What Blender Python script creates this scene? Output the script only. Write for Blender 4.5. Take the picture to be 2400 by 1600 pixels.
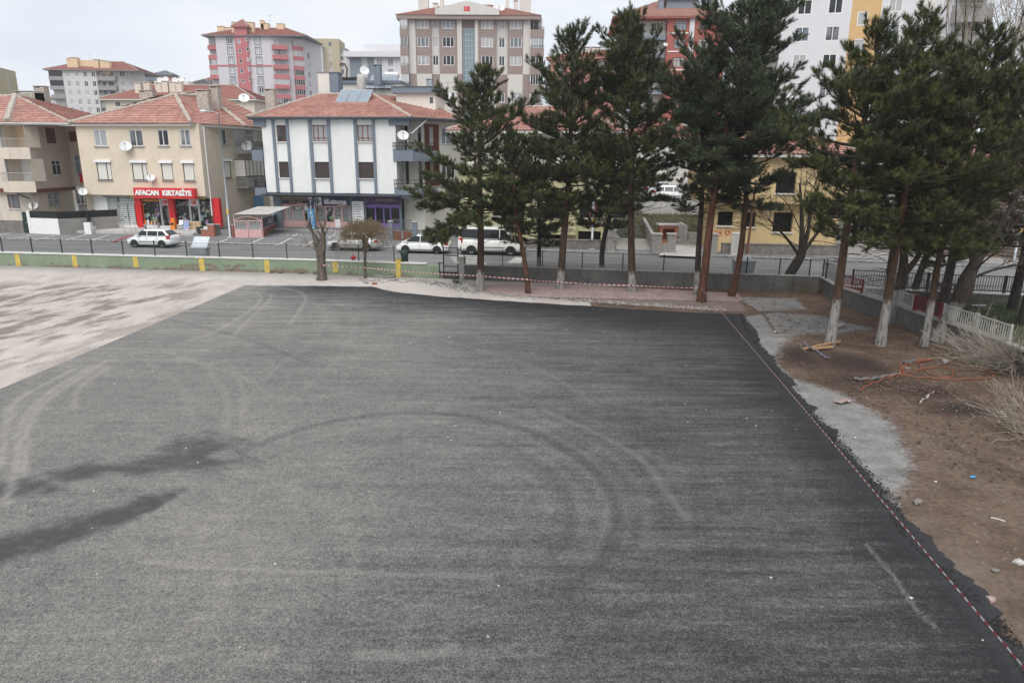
import bpy, math, random
import numpy as np
from mathutils import Vector, Matrix
random.seed(7)
rng = np.random.default_rng(7)
for o in list(bpy.data.objects): bpy.data.objects.remove(o)
scn = bpy.context.scene
COL = scn.collection
R = math.radians

# ------------------------------------------------------------------ camera
CAM_H, PITCH, ROLL, FPX = 7.0, R(14.7), 0.008, 1600.0
cd = bpy.data.cameras.new('camera'); cam = bpy.data.objects.new('camera', cd); COL.objects.link(cam)
cd.sensor_width = 36.0; cd.lens = 24.0; cd.clip_start = 0.2; cd.clip_end = 6000
_F = Vector((0, math.cos(PITCH), -math.sin(PITCH))); _R0 = Vector((1, 0, 0)); _U0 = Vector((0, math.sin(PITCH), math.cos(PITCH)))
_Rv = _R0*math.cos(ROLL) + _U0*math.sin(ROLL); _Uv = _U0*math.cos(ROLL) - _R0*math.sin(ROLL)
cam.matrix_world = Matrix(((_Rv.x, _Uv.x, -_F.x, 0), (_Rv.y, _Uv.y, -_F.y, 0), (_Rv.z, _Uv.z, -_F.z, CAM_H), (0, 0, 0, 1)))
scn.camera = cam

# ------------------------------------------------------------------ sky, sun, exposure
SUN_EL, SUN_AZ = R(56), R(-12)          # high and very soft, from behind the camera
w = bpy.data.worlds.new('World'); scn.world = w; w.use_nodes = True
nt = w.node_tree; N = nt.nodes; L = nt.links
bg = N['Background']; bg.inputs['Strength'].default_value = 0.1
sky = N.new('ShaderNodeTexSky'); sky.sky_type = 'NISHITA'; sky.sun_disc = False
sky.sun_elevation = SUN_EL; sky.sun_rotation = R(192); sky.altitude = 1000; sky.dust_density = 3.0
tc = N.new('ShaderNodeTexCoord'); mp = N.new('ShaderNodeMapping'); mp.inputs['Scale'].default_value = (1.0, 1.0, 3.2)
nz = N.new('ShaderNodeTexNoise'); nz.inputs['Scale'].default_value = 2.1; nz.inputs['Detail'].default_value = 6; nz.inputs['Roughness'].default_value = .55
rp = N.new('ShaderNodeValToRGB'); rp.color_ramp.elements[0].position = .38; rp.color_ramp.elements[1].position = .62
rp.color_ramp.elements[0].color = (.74, .80, .885, 1); rp.color_ramp.elements[1].color = (.915, .93, .955, 1)
sc_ = N.new('ShaderNodeVectorMath'); sc_.operation = 'SCALE'; sc_.inputs['Scale'].default_value = 8.9
mx = N.new('ShaderNodeMix'); mx.data_type = 'RGBA'; mx.inputs[0].default_value = .9
L.new(tc.outputs['Generated'], mp.inputs['Vector']); L.new(mp.outputs[0], nz.inputs['Vector']); L.new(nz.outputs['Fac'], rp.inputs['Fac'])
L.new(rp.outputs['Color'], sc_.inputs[0]); L.new(sky.outputs['Color'], mx.inputs[6]); L.new(sc_.outputs[0], mx.inputs[7]); L.new(mx.outputs[2], bg.inputs['Color'])
sl = bpy.data.lights.new('sun', 'SUN'); sun = bpy.data.objects.new('sun', sl); COL.objects.link(sun)
sl.energy = 2.2; sl.angle = R(50); sl.color = (1.0, .965, .92)
sd = Vector((math.sin(SUN_AZ)*math.cos(SUN_EL), -math.cos(SUN_AZ)*math.cos(SUN_EL), math.sin(SUN_EL)))   # towards the sun
sun.rotation_euler = sd.to_track_quat('Z', 'Y').to_euler(); sun.location = (0, 0, 60)
vs = scn.view_settings; vs.view_transform = 'Standard'; vs.look = 'None'; vs.gamma = 1; vs.use_curve_mapping = False
vs.exposure = 0.34
try:
    scn.cycles.use_denoising = True
    scn.cycles.max_bounces = 5; scn.cycles.diffuse_bounces = 3; scn.cycles.glossy_bounces = 2; scn.cycles.transparent_max_bounces = 6
except Exception: pass

# ------------------------------------------------------------------ survey: picture direction -> place on a plane of the site
def ray(x, y): return _F + _Rv*((x-1200)/FPX) - _Uv*((y-800)/FPX)
def G(x, y, z=0.0):
    d = ray(x, y); t = (z-CAM_H)/d.z; return Vector((d.x*t, d.y*t, z))
def atY(x, y, Y):
    d = ray(x, y); t = Y/d.y; return Vector((d.x*t, Y, CAM_H+d.z*t))
# ------------------------------------------------------------------ helpers
BASE = {}
MESH = {}
def tag(o, label=None, cat=None, group=None, kind=None):
    if label: o['label'] = label
    if cat: o['category'] = cat
    if group: o['group'] = group
    if kind: o['kind'] = kind
    return o
def thing(name, loc, label, cat, group=None, rz=0.0):
    o = bpy.data.objects.new(name, None); COL.objects.link(o); o.empty_display_size = .3
    o.location = loc; o.rotation_euler = (0, 0, rz); BASE[o.name] = Vector(loc)
    return tag(o, label, cat, group)
def put(name, me, parent=None, loc=(0, 0, 0), rz=0.0, world=True):
    """link a mesh; loc is a world point unless world=False (then it is in the parent's own space)"""
    o = bpy.data.objects.new(name, me); COL.objects.link(o)
    b = BASE.get(parent.name, Vector()) if parent else Vector()
    if world: o.location = Vector(loc)-b
    else: o.location = loc
    o.rotation_euler = (0, 0, rz)
    if parent: o.parent = parent
    BASE[o.name] = Vector(loc) if world else Vector(loc)+b
    return o
def mlist(m): return [M[k] if isinstance(k, str) else k for k in (m if isinstance(m, (list, tuple)) else [m])]
class MB:
    def __init__(s): s.v = []; s.f = []; s.m = []
    def quad(s, a, b, c, d, m=0):
        i = len(s.v); s.v += [tuple(a), tuple(b), tuple(c), tuple(d)]; s.f.append((i, i+1, i+2, i+3)); s.m.append(m); return s
    def poly(s, pts, m=0):
        i = len(s.v); s.v += [tuple(p) for p in pts]; s.f.append(tuple(range(i, i+len(pts)))); s.m.append(m); return s
    def hexa(s, p, m=0):     # 8 points: bottom 4 (ccw), top 4
        i = len(s.v); s.v += [tuple(q) for q in p]
        for f in ((0, 3, 2, 1), (4, 5, 6, 7), (0, 1, 5, 4), (1, 2, 6, 5), (2, 3, 7, 6), (3, 0, 4, 7)):
            s.f.append(tuple(i+k for k in f)); s.m.append(m)
        return s
    def box(s, x0, x1, y0, y1, z0, z1, m=0):
        return s.hexa([(x0, y0, z0), (x1, y0, z0), (x1, y1, z0), (x0, y1, z0), (x0, y0, z1), (x1, y0, z1), (x1, y1, z1), (x0, y1, z1)], m)
    def sbox(s, sg, a0, a1, d0, d1, z0, z1, m=0):      # box in a wall segment's frame
        q = [sg.pt(a0, d0, z0), sg.pt(a1, d0, z0), sg.pt(a1, d1, z0), sg.pt(a0, d1, z0)]
        return s.hexa(q+[(p[0], p[1], z1) for p in q], m)
    def prism(s, pts, z0, z1, m=0, mt=None):           # pts: ccw xy
        n = len(pts); i = len(s.v)
        s.v += [(p[0], p[1], z0) for p in pts]+[(p[0], p[1], z1) for p in pts]
        for k in range(n):
            s.f.append((i+k, i+(k+1) % n, i+n+(k+1) % n, i+n+k)); s.m.append(m)
        s.f.append(tuple(i+n+k for k in range(n))); s.m.append(m if mt is None else mt)
        s.f.append(tuple(i+n-1-k for k in range(n))); s.m.append(m)
        return s
    def tube(s, pts, rad, n=6, m=0, cap=True):
        pts = [Vector(p) for p in pts]; k0 = len(s.v)
        if not hasattr(rad, '__len__'): rad = [rad]*len(pts)
        for i, p in enumerate(pts):
            t = (pts[min(i+1, len(pts)-1)]-pts[max(i-1, 0)])
            t = t.normalized() if t.length > 1e-9 else Vector((0, 0, 1))
            a = t.cross(Vector((0, 0, 1)) if abs(t.z) < .9 else Vector((1, 0, 0))).normalized(); b = t.cross(a)
            for j in range(n):
                an = 2*math.pi*j/n; s.v.append(tuple(p+(a*math.cos(an)+b*math.sin(an))*rad[i]))
        for i in range(len(pts)-1):
            for j in range(n):
                s.f.append((k0+i*n+j, k0+i*n+(j+1) % n, k0+(i+1)*n+(j+1) % n, k0+(i+1)*n+j)); s.m.append(m)
        if cap:
            s.f.append(tuple(k0+j for j in range(n))); s.m.append(m)
            s.f.append(tuple(k0+(len(pts)-1)*n+n-1-j for j in range(n))); s.m.append(m)
        return s
    def lathe(s, prof, n=12, c=(0, 0, 0), m=0, axis='z'):
        k0 = len(s.v)
        for r, h in prof:
            for j in range(n):
                a = 2*math.pi*j/n; x, y = r*math.cos(a), r*math.sin(a)
                p = (x, y, h) if axis == 'z' else ((x, h, y) if axis == 'y' else (h, x, y))
                s.v.append((p[0]+c[0], p[1]+c[1], p[2]+c[2]))
        for i in range(len(prof)-1):
            for j in range(n):
                s.f.append((k0+i*n+j, k0+i*n+(j+1) % n, k0+(i+1)*n+(j+1) % n, k0+(i+1)*n+j)); s.m.append(m)
        return s
    def mesh(s, name, mats, smooth=False, off=(0, 0, 0)):
        me = bpy.data.meshes.new(name)
        if any(off): v = [(a-off[0], b-off[1], c-off[2]) for a, b, c in s.v]
        else: v = s.v
        me.from_pydata(v, [], s.f)
        for q in mlist(mats): me.materials.append(q)
        if len(me.materials) > 1: me.polygons.foreach_set('material_index', s.m)
        if smooth: me.polygons.foreach_set('use_smooth', [True]*len(s.f))
        me.update(); return me
    def build(s, name, mats, parent=None, smooth=False, origin=None):
        """vertices are world points; the object's origin is the parent's base (or origin)"""
        b = BASE.get(parent.name, Vector()) if parent else Vector(origin or (0, 0, 0))
        me = s.mesh(name, mats, smooth, tuple(b))
        o = bpy.data.objects.new(name, me); COL.objects.link(o)
        if parent: o.parent = parent
        else: o.location = b
        BASE[o.name] = b
        return o
def npmesh(name, v, f, mats, n=3, mi=None, smooth=False):
    me = bpy.data.meshes.new(name); nv, nf = len(v), len(f)
    me.vertices.add(nv); me.vertices.foreach_set('co', np.asarray(v, np.float32).ravel())
    me.loops.add(nf*n); me.loops.foreach_set('vertex_index', np.asarray(f, np.int32).ravel())
    me.polygons.add(nf); me.polygons.foreach_set('loop_start', np.arange(nf, dtype=np.int32)*n)
    try: me.polygons.foreach_set('loop_total', np.full(nf, n, np.int32))
    except Exception: pass
    for q in mlist(mats): me.materials.append(q)
    if mi is not None: me.polygons.foreach_set('material_index', np.asarray(mi, np.int32))
    if smooth: me.polygons.foreach_set('use_smooth', np.ones(nf, bool))
    me.update(calc_edges=True); return me
class Seg:
    """a wall line A -> B, left to right as seen from outside; pt(a, d, z): a along, d inwards"""
    def __init__(s, A, B):
        s.A = Vector((A[0], A[1])); s.B = Vector((B[0], B[1])); s.L = (s.B-s.A).length; s.u = (s.B-s.A)/s.L
        s.n = Vector((-s.u.y, s.u.x)); s.rz = math.atan2(s.u.y, s.u.x)
    def pt(s, a, d, z): p = s.A+s.u*a+s.n*d; return (p.x, p.y, z)
    def px(s, x, y, d=0):     # picture -> (a, z) on this wall plane
        r = ray(x, y); o = s.A+s.n*d; t = (o.x*s.n.x+o.y*s.n.y)/(r.x*s.n.x+r.y*s.n.y)
        return (Vector((r.x*t, r.y*t))-s.A).dot(s.u), CAM_H+r.z*t
    def rect(s, x0, y0, x1, y1, d=0):
        a0, z1 = s.px(x0, y0, d); a1, z0 = s.px(x1, y1, d); return a0, a1, z0, z1
    def off(s, d): return Seg(s.pt(0, d, 0), s.pt(s.L, d, 0))
    def sub(s, a0, a1, d=0): return Seg(s.pt(a0, d, 0), s.pt(a1, d, 0))
def wall(mb, sg, a0, a1, z0, z1, holes=(), rev=.15, m=0, mr=None):
    mr = m if mr is None else mr
    xs = sorted({a0, a1, *[min(max(h[k], a0), a1) for h in holes for k in (0, 1)]})
    zs = sorted({z0, z1, *[min(max(h[k], z0), z1) for h in holes for k in (2, 3)]})
    for i in range(len(xs)-1):
        for j in range(len(zs)-1):
            cx, cz = (xs[i]+xs[i+1])/2, (zs[j]+zs[j+1])/2
            if any(h[0] < cx < h[1] and h[2] < cz < h[3] for h in holes): continue
            mb.quad(sg.pt(xs[i], 0, zs[j]), sg.pt(xs[i+1], 0, zs[j]), sg.pt(xs[i+1], 0, zs[j+1]), sg.pt(xs[i], 0, zs[j+1]), m)
    for h in holes:
        a, b, c, d = h[:4]
        for p, q in (((a, c), (b, c)), ((b, c), (b, d)), ((b, d), (a, d)), ((a, d), (a, c))):
            mb.quad(sg.pt(p[0], 0, p[1]), sg.pt(p[0], rev, p[1]), sg.pt(q[0], rev, q[1]), sg.pt(q[0], 0, q[1]), mr)
def frame_mesh(wd, h, mull, trans, t, dp, mat):
    key = ('fr', round(wd, 2), round(h, 2), tuple(mull), tuple(trans), t, mat)
    if key not in MESH:
        b = MB(); b.box(-wd/2, wd/2, -dp, 0, 0, t); b.box(-wd/2, wd/2, -dp, 0, h-t, h)
        b.box(-wd/2, -wd/2+t, -dp, 0, t, h-t); b.box(wd/2-t, wd/2, -dp, 0, t, h-t)
        for q in mull: x = -wd/2+wd*q; b.box(x-t*.5, x+t*.5, -dp*.95, 0, t, h-t)
        for q in trans: z = h*q; b.box(-wd/2+t, wd/2-t, -dp*.9, 0, z-t*.45, z+t*.45)
        MESH[key] = b.mesh('window_frame', mat)
    return MESH[key]
def pane_mesh(wd, h, mat):
    key = ('pn', round(wd, 2), round(h, 2), mat)
    if key not in MESH:
        b = MB(); b.box(-wd/2, wd/2, .0, .012, 0, h); MESH[key] = b.mesh('pane', mat)
    return MESH[key]
CURT = ['gl_a', 'gl_b', 'gl_c', 'gl_d', 'gl_e', 'gl_b']
def window(root, sg, rect, mull=(.5,), trans=(), fm='white_pvc', pm=None, t=.06, rec=.1, sill=None, name='window', pick=CURT):
    a0, a1, z0, z1 = rect; c = (a0+a1)/2; wd = a1-a0; h = z1-z0
    pm = pm or random.choice(pick)
    o = put(name, frame_mesh(wd, h, mull, trans, t, .05, fm), root, sg.pt(c, rec, z0), sg.rz)
    p = put('pane', pane_mesh(wd-.02, h-.02, pm), o, (0, -.015, .01), 0, world=False)
    if sill:
        key = ('sl', round(wd, 2), sill)
        if key not in MESH: b = MB(); b.box(-wd/2-.06, wd/2+.06, -.12-rec, -.05, -.06, 0); MESH[key] = b.mesh('sill', sill)
        put('sill', MESH[key], o, (0, 0, 0), 0, world=False)
    return o
def text(name, s, size, mat, parent, sg, a, z, d=-.02, extrude=.01, align='CENTER', bold=.0, maxw=None, sx=1.0, shear=0, split=True):
    c = bpy.data.curves.new(name, 'FONT'); c.body = s; c.size = size; c.extrude = extrude; c.align_x = align; c.offset = bold; c.shear = shear
    c.resolution_u = 2
    o = bpy.data.objects.new(name, c); COL.objects.link(o)
    dg = bpy.context.evaluated_depsgraph_get(); me = bpy.data.meshes.new_from_object(o.evaluated_get(dg)); bpy.data.objects.remove(o)
    me.name = name; me.materials.clear(); me.materials.append(M[mat])
    co = np.empty(len(me.vertices)*3, np.float32); me.vertices.foreach_get('co', co); co = co.reshape(-1, 3)
    wdt = np.ptp(co[:, 0])*sx if len(co) else 1
    k = sx*(min(1, maxw/wdt) if maxw else 1)
    co = np.stack([co[:, 0]*k, -co[:, 2], co[:, 1]], 1); me.vertices.foreach_set('co', co.ravel()); me.update()
    if split:
        fl = [tuple(p.vertices) for p in me.polygons]; par = list(range(len(co)))
        def fd(i):
            while par[i] != i: par[i] = par[par[i]]; i = par[i]
            return i
        for f in fl:
            for q in f[1:]: par[fd(q)] = fd(f[0])
        isl = {}
        for f in fl: isl.setdefault(fd(f[0]), []).append(f)
        grp = []
        for fs_ in sorted(isl.values(), key=lambda g: min(co[q][0] for f in g for q in f)):
            x0, x1 = min(co[q][0] for f in fs_ for q in f), max(co[q][0] for f in fs_ for q in f)
            if grp and (min(x1, grp[-1][1])-max(x0, grp[-1][0])) > .55*min(x1-x0, grp[-1][1]-grp[-1][0]): grp[-1][2].extend(fs_); grp[-1][0] = min(x0, grp[-1][0]); grp[-1][1] = max(x1, grp[-1][1])
            else: grp.append([x0, x1, list(fs_)])
        for x0, x1, fs_ in grp:
            ids = sorted({q for f in fs_ for q in f}); mp_ = {q: i for i, q in enumerate(ids)}; m2_ = bpy.data.meshes.new('letter'); m2_.from_pydata([tuple(co[q]) for q in ids], [], [tuple(mp_[q] for q in f) for f in fs_]); m2_.materials.append(M[mat]); put('letter', m2_, parent, sg.pt(a, d, z), sg.rz)
        return None
    return put(name, me, parent, sg.pt(a, d, z), sg.rz)

# ------------------------------------------------------------------ materials
M = {}
class NT:
    def __init__(s, m): m.use_nodes = True; s.t = m.node_tree; s.n = s.t.nodes; s.b = s.n['Principled BSDF']; s.co = None
    def L(s, a, b): s.t.links.new(a, b)
    def coord(s, kind='Object', scale=None):
        c = s.n.new('ShaderNodeTexCoord').outputs[kind]
        if scale is not None:
            m = s.n.new('ShaderNodeMapping'); m.inputs['Scale'].default_value = scale; s.L(c, m.inputs[0]); c = m.outputs[0]
        return c
    def noise(s, scale, det=4, rough=.55, co=None, dist=0):
        n = s.n.new('ShaderNodeTexNoise'); n.inputs['Scale'].default_value = scale; n.inputs['Detail'].default_value = det; n.inputs['Roughness'].default_value = rough
        n.inputs['Distortion'].default_value = dist
        if co is None:
            s.co = s.co or s.coord(); co = s.co
        s.L(co, n.inputs['Vector']); return n.outputs['Fac']
    def ramp(s, f, *st):
        r = s.n.new('ShaderNodeValToRGB'); e = r.color_ramp.elements
        while len(e) < len(st): e.new(.5)
        for q, (p, c) in zip(e, st):
            q.position = p; q.color = (c, c, c, 1) if not hasattr(c, '__len__') else (*c, 1)
        s.L(f, r.inputs['Fac']); return r.outputs['Color']
    def mix(s, f, a, b, mode='MIX'):
        m = s.n.new('ShaderNodeMix'); m.data_type = 'RGBA'; m.blend_type = mode
        for v, k in ((f, 0), (a, 6), (b, 7)):
            if hasattr(v, 'links'): s.L(v, m.inputs[k])
            elif k == 0: m.inputs[0].default_value = v
            else: m.inputs[k].default_value = (*v, 1) if hasattr(v, '__len__') else (v, v, v, 1)
        return m.outputs[2]
    def math(s, op, a, b=0, c=None):
        m = s.n.new('ShaderNodeMath'); m.operation = op
        for i, v in enumerate((a, b, c)):
            if v is None: continue
            if hasattr(v, 'links'): s.L(v, m.inputs[i])
            else: m.inputs[i].default_value = v
        return m.outputs[0]
    def bump(s, f, st=.3, dist=.02):
        b = s.n.new('ShaderNodeBump'); b.inputs['Strength'].default_value = st; b.inputs['Distance'].default_value = dist
        s.L(f, b.inputs['Height']); s.L(b.outputs[0], s.b.inputs['Normal'])
    def color(s, c): s.L(c, s.b.inputs['Base Color'])
    def attr(s, name):
        a = s.n.new('ShaderNodeAttribute'); a.attribute_name = name; return a
def mat(name, col, rough=.8, var=.12, sc=1.2, fine=0, bump=0, metal=0, spec=.4, streak=0, streakcol=None, coat=0, kind='Object'):
    m = bpy.data.materials.new(name); t = NT(m); b = t.b
    b.inputs['Roughness'].default_value = rough; b.inputs['Metallic'].default_value = metal; b.inputs['Specular IOR Level'].default_value = spec
    if coat: b.inputs['Coat Weight'].default_value = coat; b.inputs['Coat Roughness'].default_value = .08
    t.co = t.coord(kind)
    f = t.noise(sc, 6, .6)
    lo = [max(0, c*(1-var)) for c in col]; hi = [min(1, c*(1+var*.7)) for c in col]
    c = t.ramp(f, (.3, lo), (.7, hi))
    if fine:
        g = t.noise(fine, 3, .6); c = t.mix(.5, c, t.ramp(g, (.3, .25), (.7, .75)), 'OVERLAY')
    if streak:
        s_ = t.noise(1.0, 5, .6, t.coord(kind, (3.5, 3.5, .35))); k = t.noise(.35, 3, .5)
        msk = t.math('MULTIPLY', t.ramp(s_, (.5, 0), (.75, 1)), t.ramp(k, (.4, 0), (.65, 1)))
        c = t.mix(t.math('MULTIPLY', msk, streak), c, streakcol or [q*.45 for q in col])
    t.color(c)
    if bump: t.bump(t.noise(fine or 25, 4, .6), bump, .01)
    M[name] = m; return m
mat('white_pvc', (.78, .78, .77), .4, .05); mat('brown_wood', (.19, .06, .025), .5, .2, 3); mat('dark_frame', (.025, .025, .028), .5)
mat('alu', (.5, .51, .52), .4, .08, metal=.3)
def glass(name, base, curtain, folds=14, cover=1.0):
    m = bpy.data.materials.new(name); t = NT(m); b = t.b
    b.inputs['Roughness'].default_value = .12; b.inputs['Specular IOR Level'].default_value = .55
    co = t.coord('Object'); wv = t.n.new('ShaderNodeTexWave'); wv.inputs['Scale'].default_value = folds*.31; wv.inputs['Distortion'].default_value = 1.5; wv.bands_direction = 'X'
    t.L(co, wv.inputs[0]); c = t.ramp(wv.outputs['Fac'], (.1, [q*.62 for q in curtain]), (.9, curtain))
    oi = t.n.new('ShaderNodeObjectInfo').outputs['Random']
    n = t.noise(.7, 2, .5, t.coord('Object', (1.1, 1, .25)))
    k = t.math('ADD', n, t.math('MULTIPLY', oi, .5)); t.color(t.mix(t.ramp(k, (cover-.12, 1), (cover+.02, 0)), base, c))
    M[name] = m
glass('gl_a', (.02, .025, .03), (.42, .44, .46), 14, .8); glass('gl_b', (.03, .034, .04), (.5, .5, .5), 18, 1.0); glass('gl_c', (.015, .018, .02), (.2, .22, .24), 10, .65)
glass('gl_d', (.03, .035, .045), (.32, .36, .42), 12, .9); glass('gl_e', (.012, .014, .017), (.1, .11, .12), 8, .6)
def dark(name, c, r=.12): mat(name, c, r, .1, 2, spec=.5)
dark('car_glass', (.012, .014, .016), .06); dark('black_glass', (.012, .013, .015), .1); dark('stair_glass', (.2, .28, .31), .12); dark('blue_glass', (.06, .12, .22), .2)
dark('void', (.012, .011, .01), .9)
def slats(name, c, pitch=.055, rough=.55):
    m = bpy.data.materials.new(name); t = NT(m); t.b.inputs['Roughness'].default_value = rough
    wv = t.n.new('ShaderNodeTexWave'); wv.bands_direction = 'Z'; wv.inputs['Scale'].default_value = .314/pitch; wv.inputs['Distortion'].default_value = 0
    t.L(t.coord('Object'), wv.inputs[0]); t.color(t.mix(t.noise(2, 4), [q*.88 for q in c], c)); t.bump(wv.outputs['Fac'], .5, .01); M[name] = m
slats('shutter_white', (.72, .70, .64)); slats('shutter_brown', (.045, .03, .026)); slats('shutter_grey', (.34, .35, .37), .09)
def tiles(name, ca, cb, cd):
    m = bpy.data.materials.new(name); t = NT(m); t.b.inputs['Roughness'].default_value = .85
    v = t.n.new('ShaderNodeTexVoronoi'); v.inputs['Scale'].default_value = 3.2; t.L(t.coord('Object'), v.inputs[0])
    sp = t.n.new('ShaderNodeSeparateColor'); t.L(v.outputs['Color'], sp.inputs[0])
    c = t.mix(sp.outputs[0], ca, cb); c = t.mix(t.ramp(t.noise(.5, 6, .65), (.42, 0), (.75, .6)), c, cd); c = t.mix(t.ramp(t.noise(7, 4, .6), (.5, 0), (.8, .5)), c, cd)
    t.color(c); M[name] = m
tiles('tile', (.42, .20, .16), (.54, .33, .275), (.21, .125, .105)); tiles('tile_red', (.33, .135, .11), (.40, .18, .15), (.24, .125, .11)); tiles('tile_pale', (.40, .21, .17), (.46, .27, .22), (.3, .2, .17))
mat('tile_grey', (.12, .125, .14), .8, .15)
mat('mortar', (.42, .38, .33), .9, .3, 4, fine=18, bump=.5)
mat('w_beige', (.66, .57, .45), .85, .08, .5, bump=.1, streak=.35); mat('w_beige_side', (.62, .54, .43), .85, .1, .5, streak=.4)
mat('w_cream', (.64, .57, .48), .85, .1, .5, streak=.5); mat('w_peach', (.66, .50, .33), .8, .06); mat('w_white', (.76, .77, .76), .8, .05, .6, streak=.22); mat('w_offwhite', (.68, .66, .60), .8, .07, .6, streak=.3)
mat('trim_blue', (.17, .205, .25), .7, .08, 1); mat('trim_dark', (.075, .085, .1), .7, .1); mat('maroon', (.16, .055, .045), .7, .15, 2, streak=.3)
mat('concrete', (.30, .285, .265), .9, .2, 1.2, fine=14, bump=.25, streak=.6); mat('concrete_dark', (.12, .115, .108), .92, .35, .9, fine=10, bump=.4, streak=.8, streakcol=(.05, .048, .045)); mat('concrete_pale', (.46, .45, .43), .88, .16, 1, fine=14, bump=.2, streak=.4)
mat('coping', (.62, .62, .59), .85, .14, 2, fine=12, streak=.4); mat('stone', (.2, .18, .16), .95, .3, 2.2, fine=9, bump=.6)
mat('yellow', (.58, .43, .10), .75, .18, 3, fine=9); mat('red_sign', (.60, .02, .025), .4, .08); mat('white_paint', (.80, .80, .79), .5, .06, 2); mat('black_paint', (.012, .012, .013), .5)
mat('pink', (.62, .38, .37), .6, .1, 2); mat('navy', (.02, .024, .075), .45, .1); mat('purple', (.10, .028, .12), .45, .15); mat('violet', (.22, .12, .42), .5, .1); mat('sky_blue', (.07, .3, .55), .45, .1)
mat('gold', (.55, .42, .2), .4, .1); mat('brown_sign', (.16, .09, .045), .5, .15); mat('brick_red', (.33, .13, .085), .85, .2, 3, fine=16); mat('door_brown', (.14, .04, .022), .5, .2)
mat('orange', (.75, .22, .03), .5, .1); mat('cardboard', (.5, .35, .2), .8, .1); mat('steel', (.42, .43, .44), .35, .1, metal=.6); mat('galv', (.36, .39, .42), .45, .15, 3, metal=.5, streak=.3); mat('rust', (.16, .07, .04), .8, .3, 5)
mat('fence_green', (.01, .032, .024), .5, .1); mat('wire', (.03, .045, .045), .5, .1); mat('iron_black', (.012, .013, .014), .5, .1); mat('rail_red', (.17, .016, .018), .6, .15, 3, streak=.3); mat('rail_white', (.40, .40, .385), .6, .12, 3, streak=.5)
mat('dish', (.66, .67, .67), .5, .08, 3); mat('rubber', (.016, .016, .017), .8, .1); mat('rim', (.45, .46, .47), .35, .08, metal=.5); mat('car_white', (.80, .81, .81), .25, .02, 1, coat=.6); mat('car_silver', (.52, .53, .53), .3, .03, metal=.4, coat=.6); mat('car_cream', (.74, .74, .70), .3, .03, 1, coat=.5); mat('car_dark', (.03, .032, .035), .35, .03, coat=.6); mat('plastic_grey', (.10, .105, .11), .6, .08); mat('lamp_red', (.4, .012, .012), .2, .05, coat=.6); mat('lamp_clear', (.6, .62, .64), .12, .05, coat=.6)
mat('solar', (.24, .29, .34), .13, .1, 1.2, spec=.8); mat('tank', (.62, .6, .57), .4, .1, 3, metal=.3); mat('w_plain_white', (.78, .79, .80), .85, .03)
# ------------------------------------------------------------------ painting fields on ground grids (stains, dust, tyre marks)
def seg_dist(X, Y, pts):
    d = np.full(X.shape, 1e9)
    for (ax, ay), (bx, by) in zip(pts[:-1], pts[1:]):
        ux, uy = bx-ax, by-ay; l2 = ux*ux+uy*uy+1e-9
        t = np.clip(((X-ax)*ux+(Y-ay)*uy)/l2, 0, 1); d = np.minimum(d, np.hypot(X-ax-t*ux, Y-ay-t*uy))
    return d
def inside(X, Y, pts):
    r = np.zeros(X.shape, bool); n = len(pts)
    for i in range(n):
        x0, y0 = pts[i]; x1, y1 = pts[(i+1) % n]
        c = ((y0 > Y) != (y1 > Y)) & (X < (x1-x0)*(Y-y0)/(y1-y0+1e-12)+x0); r ^= c
    return r
def pmask(X, Y, pts, soft):
    d = seg_dist(X, Y, list(pts)+[pts[0]]); s = np.where(inside(X, Y, pts), d, -d); return np.clip(s/soft*.5+.5, 0, 1)
def smooth(pts, n=6):
    p = np.array(pts, float); out = []
    for i in range(len(p)-1):
        a, b, c, d = p[max(i-1, 0)], p[i], p[i+1], p[min(i+2, len(p)-1)]
        for t in np.linspace(0, 1, n, endpoint=False):
            out.append(.5*((2*b)+(-a+c)*t+(2*a-5*b+4*c-d)*t*t+(-a+3*b-3*c+d)*t**3))
    out.append(p[-1]); return [tuple(q) for q in out]
def gx(pts, z=0.0): return [tuple(G(x, y, z)[:2]) for x, y in pts]
def vnoise(X, Y, s, seed=0):
    r = np.random.default_rng(seed); T = r.random((64, 64)); x = X*s; y = Y*s
    xi = np.floor(x).astype(int); yi = np.floor(y).astype(int); fx = x-xi; fy = y-yi; fx = fx*fx*(3-2*fx); fy = fy*fy*(3-2*fy)
    g = lambda a, b: T[a % 64, b % 64]
    return (g(xi, yi)*(1-fx)+g(xi+1, yi)*fx)*(1-fy)+(g(xi, yi+1)*(1-fx)+g(xi+1, yi+1)*fx)*fy
def fbm(X, Y, s, seed=0, o=4): return sum(vnoise(X, Y, s*2**k, seed+k)*.5**(k+1) for k in range(o))/(1-.5**o)
def gridmesh(name, X, Y, Z, mats, attr=None, off=(0, 0, 0)):
    h, w_ = X.shape; v = np.stack([X-off[0], Y-off[1], Z-off[2]], -1).reshape(-1, 3)
    i = np.arange(h*w_).reshape(h, w_); f = np.stack([i[:-1, :-1], i[:-1, 1:], i[1:, 1:], i[1:, :-1]], -1).reshape(-1, 4)
    me = npmesh(name, v, f, mats, 4)
    if attr is not None:
        a = me.color_attributes.new('paint', 'FLOAT_COLOR', 'POINT'); a.data.foreach_set('color', np.asarray(attr, np.float32).reshape(-1, 4).ravel())
    return me
def pack(*c):
    c = list(c)+[np.zeros(c[0].shape)]*(4-len(c)); return np.stack(c, -1)

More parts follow.
